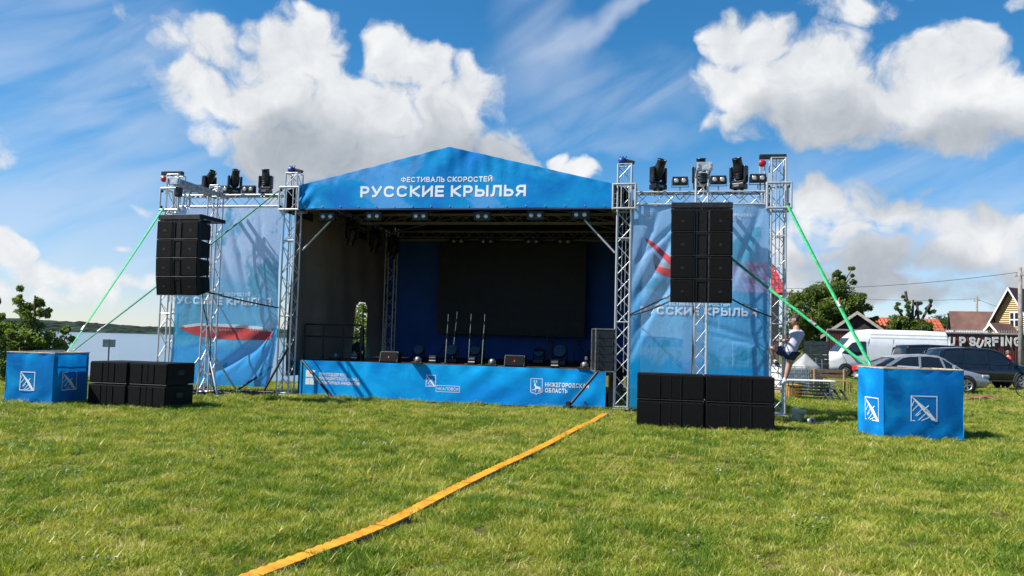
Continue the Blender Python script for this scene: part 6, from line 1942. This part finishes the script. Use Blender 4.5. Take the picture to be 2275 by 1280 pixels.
E_ = chain_edges([0, 1, 2, 3, 4], [2, 5, 6, 7], [2, 8, 9, 10], [0, 11, 12, 13], [0, 14, 15, 16])
skinned('body', J, E_, SKIN, man)
SHIRT = mat('white_lavender_cotton', (0.46, 0.44, 0.53), 0.85, 0, 0.06, 6, 0.5, 18)
SHORT = mat('dark_blue_denim', (0.018, 0.035, 0.10), 0.85, 0, 0.2, 10, 0.5, 60)
J = [(pel + Vector((0, 0, .0)), (.175, .15)), (waist, (.175, .145)), (chest, (.195, .155)), (neck0 + Vector((0, 0, -.01)), (.075, .07)), (shL, .085), (shL.lerp(elL, .72), .075), (shR, .085), (shR.lerp(elU, .55), .075), (pel + (pel - waist) * 0.35, (.155, .13))]
skinned('shirt', J, chain_edges([8, 0, 1, 2, 3], [2, 4, 5], [2, 6, 7]), SHIRT, man, 2)
J = [(pel + Vector((0, 0, .02)), (.15, .125)), (hipL, .128), (hipL.lerp(knL, .72), .108), (hipR, .128), (hipR.lerp(knR, .70), .106)]
skinned('shorts', J, chain_edges([0, 1, 2], [0, 3, 4]), SHORT, man, 0)
SOCK = mat('white_sock', (0.72, 0.72, 0.72), 0.85)
SHOE = mat('dark_trainer', (0.04, 0.045, 0.06), 0.6)
SHOEW = mat('white_trainer', (0.62, 0.61, 0.63), 0.6)
for kn, an, to, sm in ((knL, anL, toL, SHOE), (knR, anR, toR, SHOEW)):
    skinned('sock', [(an.lerp(kn, .16), .046), (an, .046), (an.lerp(to, .2), .047)], [(0, 1), (1, 2)], SOCK, man, 1, 1)
    hl = an + (an - to).normalized() * 0.035 + Vector((0, 0, -.035))
    sh = skinned('shoe', [(hl, (.040, .045)), (an.lerp(to, .35) + Vector((0, 0, -.015)), (.047, .045)), (to, (.050, .034)), (to + (to - an).normalized() * .07 + Vector((-.01, 0, 0.012)), (.036, .026))], [(0, 1), (1, 2), (2, 3)], sm, man, 1, 2)
hand(man, haL, (haL - elL), Vector((0, 1, -.2)), 1.0, 1.2)
hand(man, haR, (haR - elU), Vector((-.5, .6, 0)), 1.0, 1.2)
head(man, mp_(1766.5, 710, .02), Vector((-.88, .42, 0.05)), Vector((.05, 0, 1)), .100, mat('dark_hair', (0.03, 0.02, 0.015), 0.7), mat('dark_cap', (0.03, 0.025, 0.035), 0.8))

# passer-by in red near the fence
pr_ = at(2240, 800, 44); pr_.z = 0.0
wk = thing('person', 'person in a red T-shirt and grey cap walking behind the dark car', 'person', pr_, R(8))
V_ = Vector
J = [(V_((0, 0, .95)), (.13, .11)), (V_((0, 0, 1.15)), (.12, .10)), (V_((.0, 0, 1.36)), (.15, .11)), (V_((0, 0, 1.50)), .065), (V_((-.01, 0, 1.58)), .05),
     (V_((-.02, -.19, 1.42)), .055), (V_((-.10, -.24, 1.14)), .042), (V_((-.36, -.22, 1.10)), .028), (V_((.02, .19, 1.42)), .055), (V_((.10, .24, 1.15)), .042), (V_((.16, .22, .90)), .028),
     (V_((-.02, -.09, .88)), .09), (V_((-.18, -.09, .50)), .058), (V_((-.14, -.09, .08)), .04), (V_((.02, .09, .88)), .09), (V_((.12, .09, .49)), .058), (V_((.30, .09, .12)), .04)]
skinned('body', J, chain_edges([0, 1, 2, 3, 4], [2, 5, 6, 7], [2, 8, 9, 10], [0, 11, 12, 13], [0, 14, 15, 16]), SKIN, wk)
REDSH = mat('red_cotton', (0.55, 0.025, 0.03), 0.85, 0, 0.1, 8)
skinned('shirt', [(V_((0, 0, .90)), (.155, .13)), (V_((0, 0, 1.15)), (.15, .12)), (V_((0, 0, 1.36)), (.175, .13)), (V_((0, 0, 1.48)), .07), (V_((-.02, -.19, 1.42)), .08), (V_((-.07, -.22, 1.24)), .07), (V_((.02, .19, 1.42)), .08), (V_((.07, .22, 1.24)), .07)],
        chain_edges([0, 1, 2, 3], [2, 4, 5], [2, 6, 7]), REDSH, wk, 2)
skinned('shorts', [(V_((0, 0, .92)), (.14, .12)), (V_((-.02, -.09, .86)), .11), (V_((-.13, -.09, .58)), .09), (V_((.02, .09, .86)), .11), (V_((.09, .09, .58)), .09)], chain_edges([0, 1, 2], [0, 3, 4]), mat('khaki_cotton', (0.35, 0.28, 0.18), 0.85), wk, 0)
for (a, b_) in ((V_((-.14, -.09, .05)), V_((-.30, -.09, .03))), (V_((.30, .09, .10)), V_((.20, .09, .02)))):
    skinned('shoe', [(a + V_((.03, 0, -.01)), .045), (a.lerp(b_, .5), (.05, .04)), (b_, (.042, .03))], [(0, 1), (1, 2)], SHOE, wk, 1, 1)
hand(wk, V_((-.36, -.22, 1.10)), V_((-1, 0, 0)), V_((0, 0, -1)), 1.0, .5)
hand(wk, V_((.16, .22, .90)), V_((.2, 0, -1)), V_((-1, 0, 0)), 1.0, .5)
head(wk, V_((-.02, 0, 1.68)), V_((-1, .2, 0)), V_((0, 0, 1)), .10, MATS['dark_hair'], mat('grey_cap', (0.16, 0.16, 0.17), 0.8))

# ================================================================== small things by the climbed tower and the car park
def lathe_obj(name, prof, m, parent, M=None, n=20):
    return obj(name, mesh(name, *lathe(prof, n), True), m, parent, M)
p = gp(1773, 936)
bk = thing('bucket', 'white plastic bucket lying at the foot of the climbed tower', 'bucket', p + Vector((0, 0, .13)), 0.4)
Mb = Matrix.Rotation(R(14), 4, 'Y') @ Matrix.Translation((0, 0, -.12))
lathe_obj('shell', [(0, 0.0), (.115, 0.0), (.15, .25), (.158, .25), (.158, .23), (.148, .225), (.112, .012), (0, .012)], WHITEPL, bk, Mb)
tube('handle', [(-.15, 0, .22), (-.13, -.10, .08), (0, -.16, .02), (.13, -.10, .08), (.15, 0, .22)], .005, STEEL, bk, 5, 4)
p = gp(1803, 945)
rl_ = thing('cable_reel', 'small pale reel with a trailing handle lying in the grass by the bucket', 'reel', p + Vector((0, 0, .09)), 0.2)
lathe_obj('drum', [(.03, -.05), (.075, -.04), (.08, -.035), (.05, -.03), (.05, .03), (.08, .035), (.075, .04), (.03, .04)], GREYM, rl_, Matrix.Rotation(R(78), 4, 'X'))
tube('handle', [(.06, 0, -.03), (.25, .03, -.05), (.42, .02, -.02)], .014, GREYM, rl_, 6, 3)
# folded tables and chairs stacked beside the tower
p = at(1805, 880, 25.5); p.z = 0.0
tb = thing('folding_table', 'white-topped folding table beside the climbed tower', 'table', p + Vector((-.15, -.35, 0)), R(-4))
box('table_top', (1.45, 0.6, 0.045), (-0.1, 0, 0.62), WHITEPL, tb, 0.012)
for sx in (-.7, .5):
    for sy_ in (-.24, .24):
        bar('leg', (sx, sy_, 0), (sx * 0.9, sy_, 0.60), 0.016, GREYM, tb, 6)
for k in range(6):
    ch = thing('folded_chair', f"dark folded chair in the stack under the white table top, {('lowest', 'second lowest', 'third lowest', 'third from the top', 'second from the top', 'topmost')[k]}", 'chair', p + Vector((.10 + .03 * (k % 2), 0.15, 0.06 + 0.105 * k)), R(-6 + 3 * (k % 3)), 'stack of folded chairs')
    box('seat', (0.46, 0.42, 0.03), (0.15, 0, 0.0), BLACKP, ch, 0.01)
    box('backrest', (0.22, 0.44, 0.03), (-0.42, 0, 0.015), BLACKP, ch, 0.01)
    for s in (-1, 1):
        bar('leg', (-0.55, s * .22, 0.0), (0.60, s * .20, 0.02), 0.013, STEEL, ch, 6)
        bar('leg', (-0.10, s * .18, -.02), (0.66, s * .17, -.03), 0.013, STEEL, ch, 6)
for k in range(4):
    bt = thing('folded_trestle', f"dark folded trestle legs leaning in front of the chair stack, {('first', 'second', 'third', 'fourth')[k]} from the tower", 'trestle', p + Vector((.02 + .2 * k, -.55, 0)), 0, 'folded trestles')
    bar('leg', (0, 0, .38), (.22, -.2, .0), 0.017, BLACKM, bt, 6)
    bar('leg', (.05, .03, .38), (.30, -.16, .0), 0.017, GREYM, bt, 6)
    bar('crossbar', (.03, 0, .30), (.12, -.02, .26), 0.012, BLACKM, bt, 6)
yb = thing('yellow_crate', 'yellow-brown crate under the white table by the climbed tower', 'crate', at(1762, 870, 26.2) * 1.0, 0)
yb.location.z = 0.0
box('shell', (0.42, 0.4, 0.42), (0, 0, 0.22), mat('ochre_plastic', (0.42, 0.24, 0.03), 0.6), yb, 0.02)
box('rim', (0.45, 0.43, 0.05), (0, 0, 0.42), mat('ochre_plastic', (0.42, 0.24, 0.03), 0.6), yb, 0.012)
ib = thing('water_container', 'white cage-framed water container behind the climbing man', 'container', at(1752, 850, 28.5), R(5))
ib.location.z = 0.0
box('tank', (0.95, 0.95, 0.85), (0, 0, 0.58), WHITEPL, ib, 0.08, seg=2)
for z in (.25, .5, .75, .98):
    for a, b_ in (((-.5, -.5), (.5, -.5)), ((.5, -.5), (.5, .5)), ((-.5, .5), (.5, .5)), ((-.5, -.5), (-.5, .5))):
        bar('cage_bar', (*a, z), (*b_, z), 0.012, STEEL, ib, 5)
for x in (-.5, -.25, 0, .25, .5):
    bar('cage_bar', (x, -.5, .12), (x, -.5, 1.0), 0.012, STEEL, ib, 5)
box('pallet', (1.05, 1.05, 0.12), (0, 0, 0.07), WOOD, ib, 0.01)
# grey cover over a peaked frame
tp = at(1789, 830, 32); tp.z = 0
tn = thing('grey_tent', 'grey cloth tent with a peaked top behind the climbing man', 'tent', tp, R(10))
TENT = mat('grey_canvas', (0.30, 0.31, 0.32), 0.85, 0, 0.12, 3, 0.5, 14)
v, f = [], []
nr, nz = 28, 10
for j in range(nz + 1):
    t_ = j / nz
    for i in range(nr):
        a = 2 * PI * i / nr
        rr = (0.50 - 0.02 * t_) if t_ < .6 else 0.49 * (1 - ((t_ - .6) / .4) ** 0.9) + 0.02
        sq = 1 / max(abs(math.cos(a)), abs(math.sin(a))) ** 0.75
        wr_ = 1 + 0.05 * math.sin(a * 9 + t_ * 2) * (1 - t_)
        v.append((rr * sq * wr_ * math.cos(a), rr * sq * wr_ * math.sin(a), 1.42 * t_ if t_ < .6 else 0.852 + (t_ - .6) / .4 * 0.55))
for j in range(nz):
    for i in range(nr):
        k = (i + 1) % nr
        f.append((j * nr + i, j * nr + k, (j + 1) * nr + k, (j + 1) * nr + i))
obj('canvas', mesh('canvas', v, f, True), TENT, tn)
bar('side_pole', (.56, -.3, 0), (.54, -.3, 1.2), 0.025, GREYM, tn, 6)
bar('side_pole', (.62, .2, 0), (.58, .2, 1.25), 0.025, GREYM, tn, 6)
# wooden bench
bp_ = at(1850, 880, 29.5); bp_.z = 0
bn = thing('wooden_bench', 'weathered wooden bench in front of the white van', 'bench', bp_, R(8))
for k in range(3):
    box('seat_plank', (1.45, 0.11, 0.035), (0, -.13 + .13 * k, 0.45), WOOD, bn, 0.006)
for k in range(2):
    box('back_plank', (1.45, 0.03, 0.12), (0, .26, 0.62 + .17 * k), WOOD, bn, 0.006)
for x in (-.58, .58):
    for y in (-.16, .22):
        box('leg', (0.07, 0.07, 0.45 if y < 0 else 0.88), (x, y, 0.22 if y < 0 else 0.44), WOOD, bn, 0.008)
# red-brown ground sheet by the silver car
gs = at(2165, 870, 28.0); gs.z = 0.03
sm_ = tag(sheet('ground_sheet', -.8, .8, -.5, .5, 22, 14, lambda x, z: -0.05 - 0.04 * math.sin(x * 5 + z * 3) * math.cos(z * 6) - 0.02 * math.sin(x * 13), mat('dusty_red_cloth', (0.22, 0.075, 0.075), 0.9, 0, 0.2, 4), None), 'crumpled reddish ground sheet lying by the silver car', 'ground sheet')
sm_.matrix_basis = Matrix.Translation(gs) @ Matrix.Rotation(-PI / 2, 4, 'X')
# bicycle lying at the picture's right edge: only its front wheel shows
bw = gp(2278, 884)
bi = thing('bicycle', 'bicycle standing at the far right edge with its wheel showing', 'bicycle', bw, R(-12))
for x in (0.0, 1.02):
    w_ = obj('wheel', mesh('tyre', *lathe([(.31, -.02), (.335, -.022), (.345, 0), (.335, .022), (.31, .02), (.305, 0), (.31, -.02)], 28), True), RUBBER, bi, Matrix.Translation((x, 0, .345)) @ Matrix.Rotation(PI / 2, 4, 'X'))
    for k in range(12):
        a = 2 * PI * k / 12
        bar('spoke', (0, 0, 0), (.31 * math.cos(a), .31 * math.sin(a), 0), 0.002, STEEL, w_, 4)
for a, b_ in (((0, 0, .345), (.10, 0, .85)), ((.08, 0, .78), (.62, 0, .80)), ((.09, 0, .70), (.52, 0, .30)), ((.52, 0, .30), (.64, 0, .86)), ((.52, 0, .30), (1.02, 0, .345)), ((.62, 0, .76), (1.02, 0, .345))):
    bar('frame_tube', a, b_, 0.017, BLACKM, bi, 6)
bar('handlebar', (.08, -.28, .96), (.08, .28, .96), 0.012, BLACKM, bi, 6)
bar('stem', (.10, 0, .85), (.08, 0, .96), 0.012, BLACKM, bi, 6)
box('saddle', (.26, .14, .06), (.66, 0, .90), BLACKP, bi, 0.025)
# sign by the water
sg = at(240, 800, 31.0); sg.z = float(ground_z(sg.x, sg.y))
st = thing('bank_sign', 'small grey sign board on a post at the lake shore', 'sign', sg, R(12))
zt = at(240, 753, 31.0).z - sg.z
bar('post', (0, 0.03, -.2), (0, 0.03, zt), 0.03, GREYM, st, 8)
box('board', (0.46, 0.02, 0.30), (0, 0, zt - 0.16), mat('sign_back', (0.36, 0.40, 0.40), 0.6), st, 0.01)
box('board_rim', (0.02, 0.03, 0.30), (0, -0.012, zt - 0.16), GREYM, st, 0.004)

# ================================================================== grass
def grass_mat():
    m = bpy.data.materials.new('meadow_grass'); m.use_nodes = True
    nt = m.node_tree; bs = nt.nodes['Principled BSDF']
    pos = N(nt, 'ShaderNodeNewGeometry').outputs['Position']
    rn = N(nt, 'ShaderNodeObjectInfo').outputs['Random']
    big = noise(nt, pos, 0.55, 4, 0.6); mid = noise(nt, pos, 2.4, 4, 0.6)
    at_ = N(nt, 'ShaderNodeAttribute', attribute_name='tone').outputs['Fac']
    dry = mth(nt, 'ADD', mth(nt, 'MULTIPLY', mth(nt, 'SUBTRACT', mid, 0.5), 2.3), mth(nt, 'ADD', mth(nt, 'MULTIPLY', mth(nt, 'SUBTRACT', big, 0.5), 1.9), mth(nt, 'MULTIPLY', mth(nt, 'SUBTRACT', rn, 0.5), 0.35)))
    c = mixc(nt, mrange(nt, mth(nt, 'ADD', dry, at_), 0.16, 0.84), (0.105, 0.190, 0.014), (0.38, 0.385, 0.050))
    c = mixc(nt, mrange(nt, mth(nt, 'ADD', dry, at_), 0.84, 1.32), c, (0.50, 0.42, 0.19))
    nt.links.new(c, bs.inputs['Base Color'])
    bs.inputs['Roughness'].default_value = 0.45
    bs.inputs['Specular IOR Level'].default_value = 0.35
    tr = N(nt, 'ShaderNodeBsdfTranslucent'); nt.links.new(mixc(nt, 1.0, c, (1.25, 1.35, 0.6), 'MULTIPLY'), tr.inputs[0])
    mx = N(nt, 'ShaderNodeMixShader'); mx.inputs[0].default_value = 0.35
    nt.links.new(bs.outputs[0], mx.inputs[1]); nt.links.new(tr.outputs[0], mx.inputs[2])
    nt.links.new(mx.outputs[0], nt.nodes['Material Output'].inputs[0])
    return m
GRASS = grass_mat()
tufts = bpy.data.collections.new('grass_tufts')
NT = 7
for k in range(NT):
    g = np.random.default_rng(100 + k)
    v, f, tone = [], [], []
    nb = 36
    lean0 = g.uniform(0, 2 * PI)
    for b_ in range(nb):
        a = g.uniform(0, 2 * PI); rr = 0.085 * math.sqrt(g.random())
        bx, by = rr * math.cos(a), rr * math.sin(a)
        hgt = g.uniform(0.04, 0.10) * (1.25 if k == 6 else 1.0)
        wdt = g.uniform(0.0018, 0.0042)
        la = lean0 + g.normal() * 1.1; ln = hgt * g.uniform(0.25, 1.05)
        ax = g.uniform(0, 2 * PI); sx, sy_ = math.cos(ax) * wdt, math.sin(ax) * wdt
        i0 = len(v); tn_ = 0.45 + g.normal() * 0.17 + (0.42 if g.random() < 0.16 else 0)
        for q, wq in ((0, 1.0), (.45, .85), (.8, .5)):
            cx = bx + math.cos(la) * ln * q ** 2; cy = by + math.sin(la) * ln * q ** 2; cz = hgt * (q - 0.28 * q * q * ln / hgt)
            v += [(cx - sx * wq, cy - sy_ * wq, cz), (cx + sx * wq, cy + sy_ * wq, cz)]
            tone += [tn_ + q * .12 - .06] * 2
        v.append((bx + math.cos(la) * ln, by + math.sin(la) * ln, hgt * (1 - 0.28 * ln / hgt))); tone.append(tn_ + .12)
        f += [(i0, i0 + 1, i0 + 3, i0 + 2), (i0 + 2, i0 + 3, i0 + 5, i0 + 4), (i0 + 4, i0 + 5, i0 + 6)]
    me = mesh('grass_tuft', v, f)
    at_ = me.attributes.new('tone', 'FLOAT', 'POINT'); at_.data.foreach_set('value', np.array(tone, np.float32))
    me.materials.append(GRASS)
    o = bpy.data.objects.new(f'grass_tuft', me)
    tufts.objects.link(o)

# clover: round leaflets and a few pale blossoms among the grass
BLOS = mat('clover_blossom', (0.42, 0.39, 0.30), 0.8, 0, 0.15, 40)
for k in range(2):
    g = np.random.default_rng(200 + k)
    v, f, mi = [], [], []
    def disc(c, r, tilt, az, m_):
        i0 = len(v)
        for q in range(6):
            a = 2 * PI * q / 6
            p_ = Vector((r * math.cos(a), r * math.sin(a), 0)); p_.rotate(Euler((tilt, 0, az)))
            v.append(tuple(Vector(c) + p_))
        f.append(tuple(range(i0, i0 + 6))); mi.append(m_)
    for b_ in range(16):
        a = g.uniform(0, 2 * PI); rr = 0.11 * math.sqrt(g.random()); z_ = g.uniform(.035, .075)
        for q in range(3):
            w_ = a + q * 2.1
            disc((rr * math.cos(a) + .009 * math.cos(w_), rr * math.sin(a) + .009 * math.sin(w_), z_), .0095, g.uniform(-.5, .5), w_, 0)
    for b_ in range(1 + k):
        a = g.uniform(0, 2 * PI); rr = 0.10 * math.sqrt(g.random()); z_ = g.uniform(.075, .105)
        for q in range(4):
            disc((rr * math.cos(a), rr * math.sin(a), z_ + .003 * q), .011, g.uniform(-1.3, 1.3), g.uniform(0, 6), 1)
        i0 = len(v)
        v += [(rr * math.cos(a) - .0012, rr * math.sin(a), 0), (rr * math.cos(a) + .0012, rr * math.sin(a), 0), (rr * math.cos(a), rr * math.sin(a), z_)]
        f.append((i0, i0 + 1, i0 + 2)); mi.append(0)
    me = mesh('clover_tuft', v, f)
    at_ = me.attributes.new('tone', 'FLOAT', 'POINT'); at_.data.foreach_set('value', np.full(len(v), 0.12, np.float32))
    me.materials.append(GRASS); me.materials.append(BLOS)
    me.polygons.foreach_set('material_index', mi)
    o = bpy.data.objects.new('zz_clover_tuft', me); tufts.objects.link(o)
# trodden straw lying almost flat
g = np.random.default_rng(300)
v, f, tone = [], [], []
for b_ in range(26):
    a = g.uniform(0, 2 * PI); rr = .12 * math.sqrt(g.random()); c = Vector((rr * math.cos(a), rr * math.sin(a), g.uniform(.008, .035)))
    d = Vector((g.normal(), g.normal(), g.normal() * .12)).normalized() * g.uniform(.04, .09); s_ = Vector((-d.y, d.x, 0)).normalized() * .002
    i0 = len(v); v += [c - d - s_, c - d + s_, c + d + s_, c + d - s_]; f.append((i0, i0 + 1, i0 + 2, i0 + 3)); tone += [g.uniform(.7, 1.3)] * 4
me = mesh('straw_tuft', v, f)
at_ = me.attributes.new('tone', 'FLOAT', 'POINT'); at_.data.foreach_set('value', np.array(tone, np.float32))
me.materials.append(GRASS)
o = bpy.data.objects.new('zzz_straw_tuft', me); tufts.objects.link(o)
g = np.random.default_rng(5)
PX, PY, PS = [], [], []
for (y0, y1, dens, s) in ((2.6, 6.5, 330, .92), (6.5, 9, 260, .98), (9, 13, 170, 1.08), (13, 19, 100, 1.2), (19, 27, 60, 1.35), (27, 46, 13, 1.6)):
    xm = 0.78 * y1 + 1.5
    n = int(2 * xm * (y1 - y0) * dens)
    x = g.uniform(-xm, xm, n); y = g.uniform(y0, y1, n)
    keep = np.abs(x) < 0.78 * y + 1.5
    if y0 >= 27:
        keep &= x > 5
    PX.append(x[keep]); PY.append(y[keep]); PS.append(np.full(keep.sum(), s))
X, Y, SC = np.concatenate(PX), np.concatenate(PY), np.concatenate(PS)
Z = ground_z(X, Y)
ok = Z > -1.9
rp = np.array([(p.x, p.y) for p in RP])
def clump(x, y):
    return np.sin(x * 3.1 + 1.7 * np.sin(y * 2.3)) * np.cos(y * 2.7 + 1.3 * np.sin(x * 1.9)) * .5 + np.sin(x * 7.3 + y * 4.1) * np.cos(y * 6.7 - x * 3.3) * .5
cl = clump(X, Y)
for i in range(0, len(rp), 2):
    ok &= (X - rp[i, 0]) ** 2 + (Y - rp[i, 1]) ** 2 > 0.105 ** 2
UVu = (X - SO.x) * UU.x + (Y - SO.y) * UU.y; UVv = (X - SO.x) * VV.x + (Y - SO.y) * VV.y
ok &= ~((np.abs(UVu) < 4.0) & (UVv > 0.0) & (UVv < 8))
ok &= ~((UVu > uS0 + .03) & (UVu < uS0 + 2.55) & (UVv > -3.80) & (UVv < -3.15))
ok &= ~((UVu > uL0 + .05) & (UVu < uL0 + 1.80) & (UVv > vL0 + .05) & (UVv < vL0 + .90))
worn = np.zeros(len(X))
for (wu, wv, ru, rv) in ((0.5, -0.9, 3.6, 0.7), (4.6, -1.4, 1.2, 1.0), (-5.6, -1.3, 1.3, 0.8), (7.9, -1.2, 1.0, 0.9), (-2.5, -3.4, 1.6, 0.8), (2.2, -6.5, 1.1, 0.7), (-3.6, -9.5, 1.0, 0.6), (5.6, -8.2, 1.4, 0.7), (-6.5, -7.0, 1.5, 0.6)):
    worn = np.maximum(worn, np.exp(-((UVu - wu) / ru) ** 2 - ((UVv - wv) / rv) ** 2) * (0.75 + 0.5 * cl))
ok &= g.random(len(X)) > np.clip(worn, 0, 1) * 0.72
ok &= g.random(len(X)) < 0.72 + 0.28 * np.clip(cl + .5, 0, 1)
X, Y, Z, SC, cl = X[ok], Y[ok], Z[ok], SC[ok], cl[ok]
n = len(X)
gm = bpy.data.meshes.new('grass')
gm.vertices.add(n); gm.vertices.foreach_set('co', np.stack([X, Y, Z - 0.004], -1).ravel().astype(np.float32))
def attr(nm, typ, val):
    a = gm.attributes.new(nm, typ, 'POINT'); a.data.foreach_set('value', val)
attr('turn', 'FLOAT', g.uniform(0, 2 * PI, n).astype(np.float32))
attr('size', 'FLOAT', (SC * (0.62 + 0.6 * g.random(n) ** 1.5 + 0.42 * np.clip(cl, -1, 1))).astype(np.float32))
kind_ = g.integers(0, NT, n).astype(np.int32)
cv = np.sin(X * 0.9 + 1.1 * np.sin(Y * 0.7)) * np.cos(Y * 0.8 + np.sin(X * 0.6 + 2)) + 0.35 * np.sin(X * 4.1 + Y * 2.3)
kind_ = np.where((cv > 0.25) & (g.random(n) < 0.025), NT + g.integers(0, 2, n), kind_).astype(np.int32)
kind_ = np.where(g.random(n) < 0.07 + 0.45 * np.clip(worn[ok], 0, 1), NT + 2, kind_).astype(np.int32)
attr('pick', 'INT', kind_)
go_ = tag(obj('grass', gm, GRASS), 'short yellow-green meadow grass across the foreground', 'grass', kind='stuff')
ng = bpy.data.node_groups.new('grass_scatter', 'GeometryNodeTree')
ng.interface.new_socket('Geometry', in_out='INPUT', socket_type='NodeSocketGeometry')
ng.interface.new_socket('Geometry', in_out='OUTPUT', socket_type='NodeSocketGeometry')
gi, gout = N(ng, 'NodeGroupInput'), N(ng, 'NodeGroupOutput')
mtp = N(ng, 'GeometryNodeMeshToPoints')
iop = N(ng, 'GeometryNodeInstanceOnPoints')
ci = N(ng, 'GeometryNodeCollectionInfo'); ci.inputs['Collection'].default_value = tufts
ci.inputs['Separate Children'].default_value = True; ci.inputs['Reset Children'].default_value = True
def named(nm, typ):
    a = N(ng, 'GeometryNodeInputNamedAttribute', data_type=typ); a.inputs['Name'].default_value = nm
    return a.outputs['Attribute']
cx_ = N(ng, 'ShaderNodeCombineXYZ'); ng.links.new(named('turn', 'FLOAT'), cx_.inputs[2])
ng.links.new(gi.outputs[0], mtp.inputs[0]); ng.links.new(mtp.outputs[0], iop.inputs['Points'])
ng.links.new(ci.outputs[0], iop.inputs['Instance']); iop.inputs['Pick Instance'].default_value = True
ng.links.new(named('pick', 'INT'), iop.inputs['Instance Index'])
e2r = N(ng, 'FunctionNodeEulerToRotation'); ng.links.new(cx_.outputs[0], e2r.inputs[0]); ng.links.new(e2r.outputs[0], iop.inputs['Rotation'])
ng.links.new(named('size', 'FLOAT'), iop.inputs['Scale'])
ng.links.new(iop.outputs[0], gout.inputs[0])
md = go_.modifiers.new('scatter', 'NODES'); md.node_group = ng
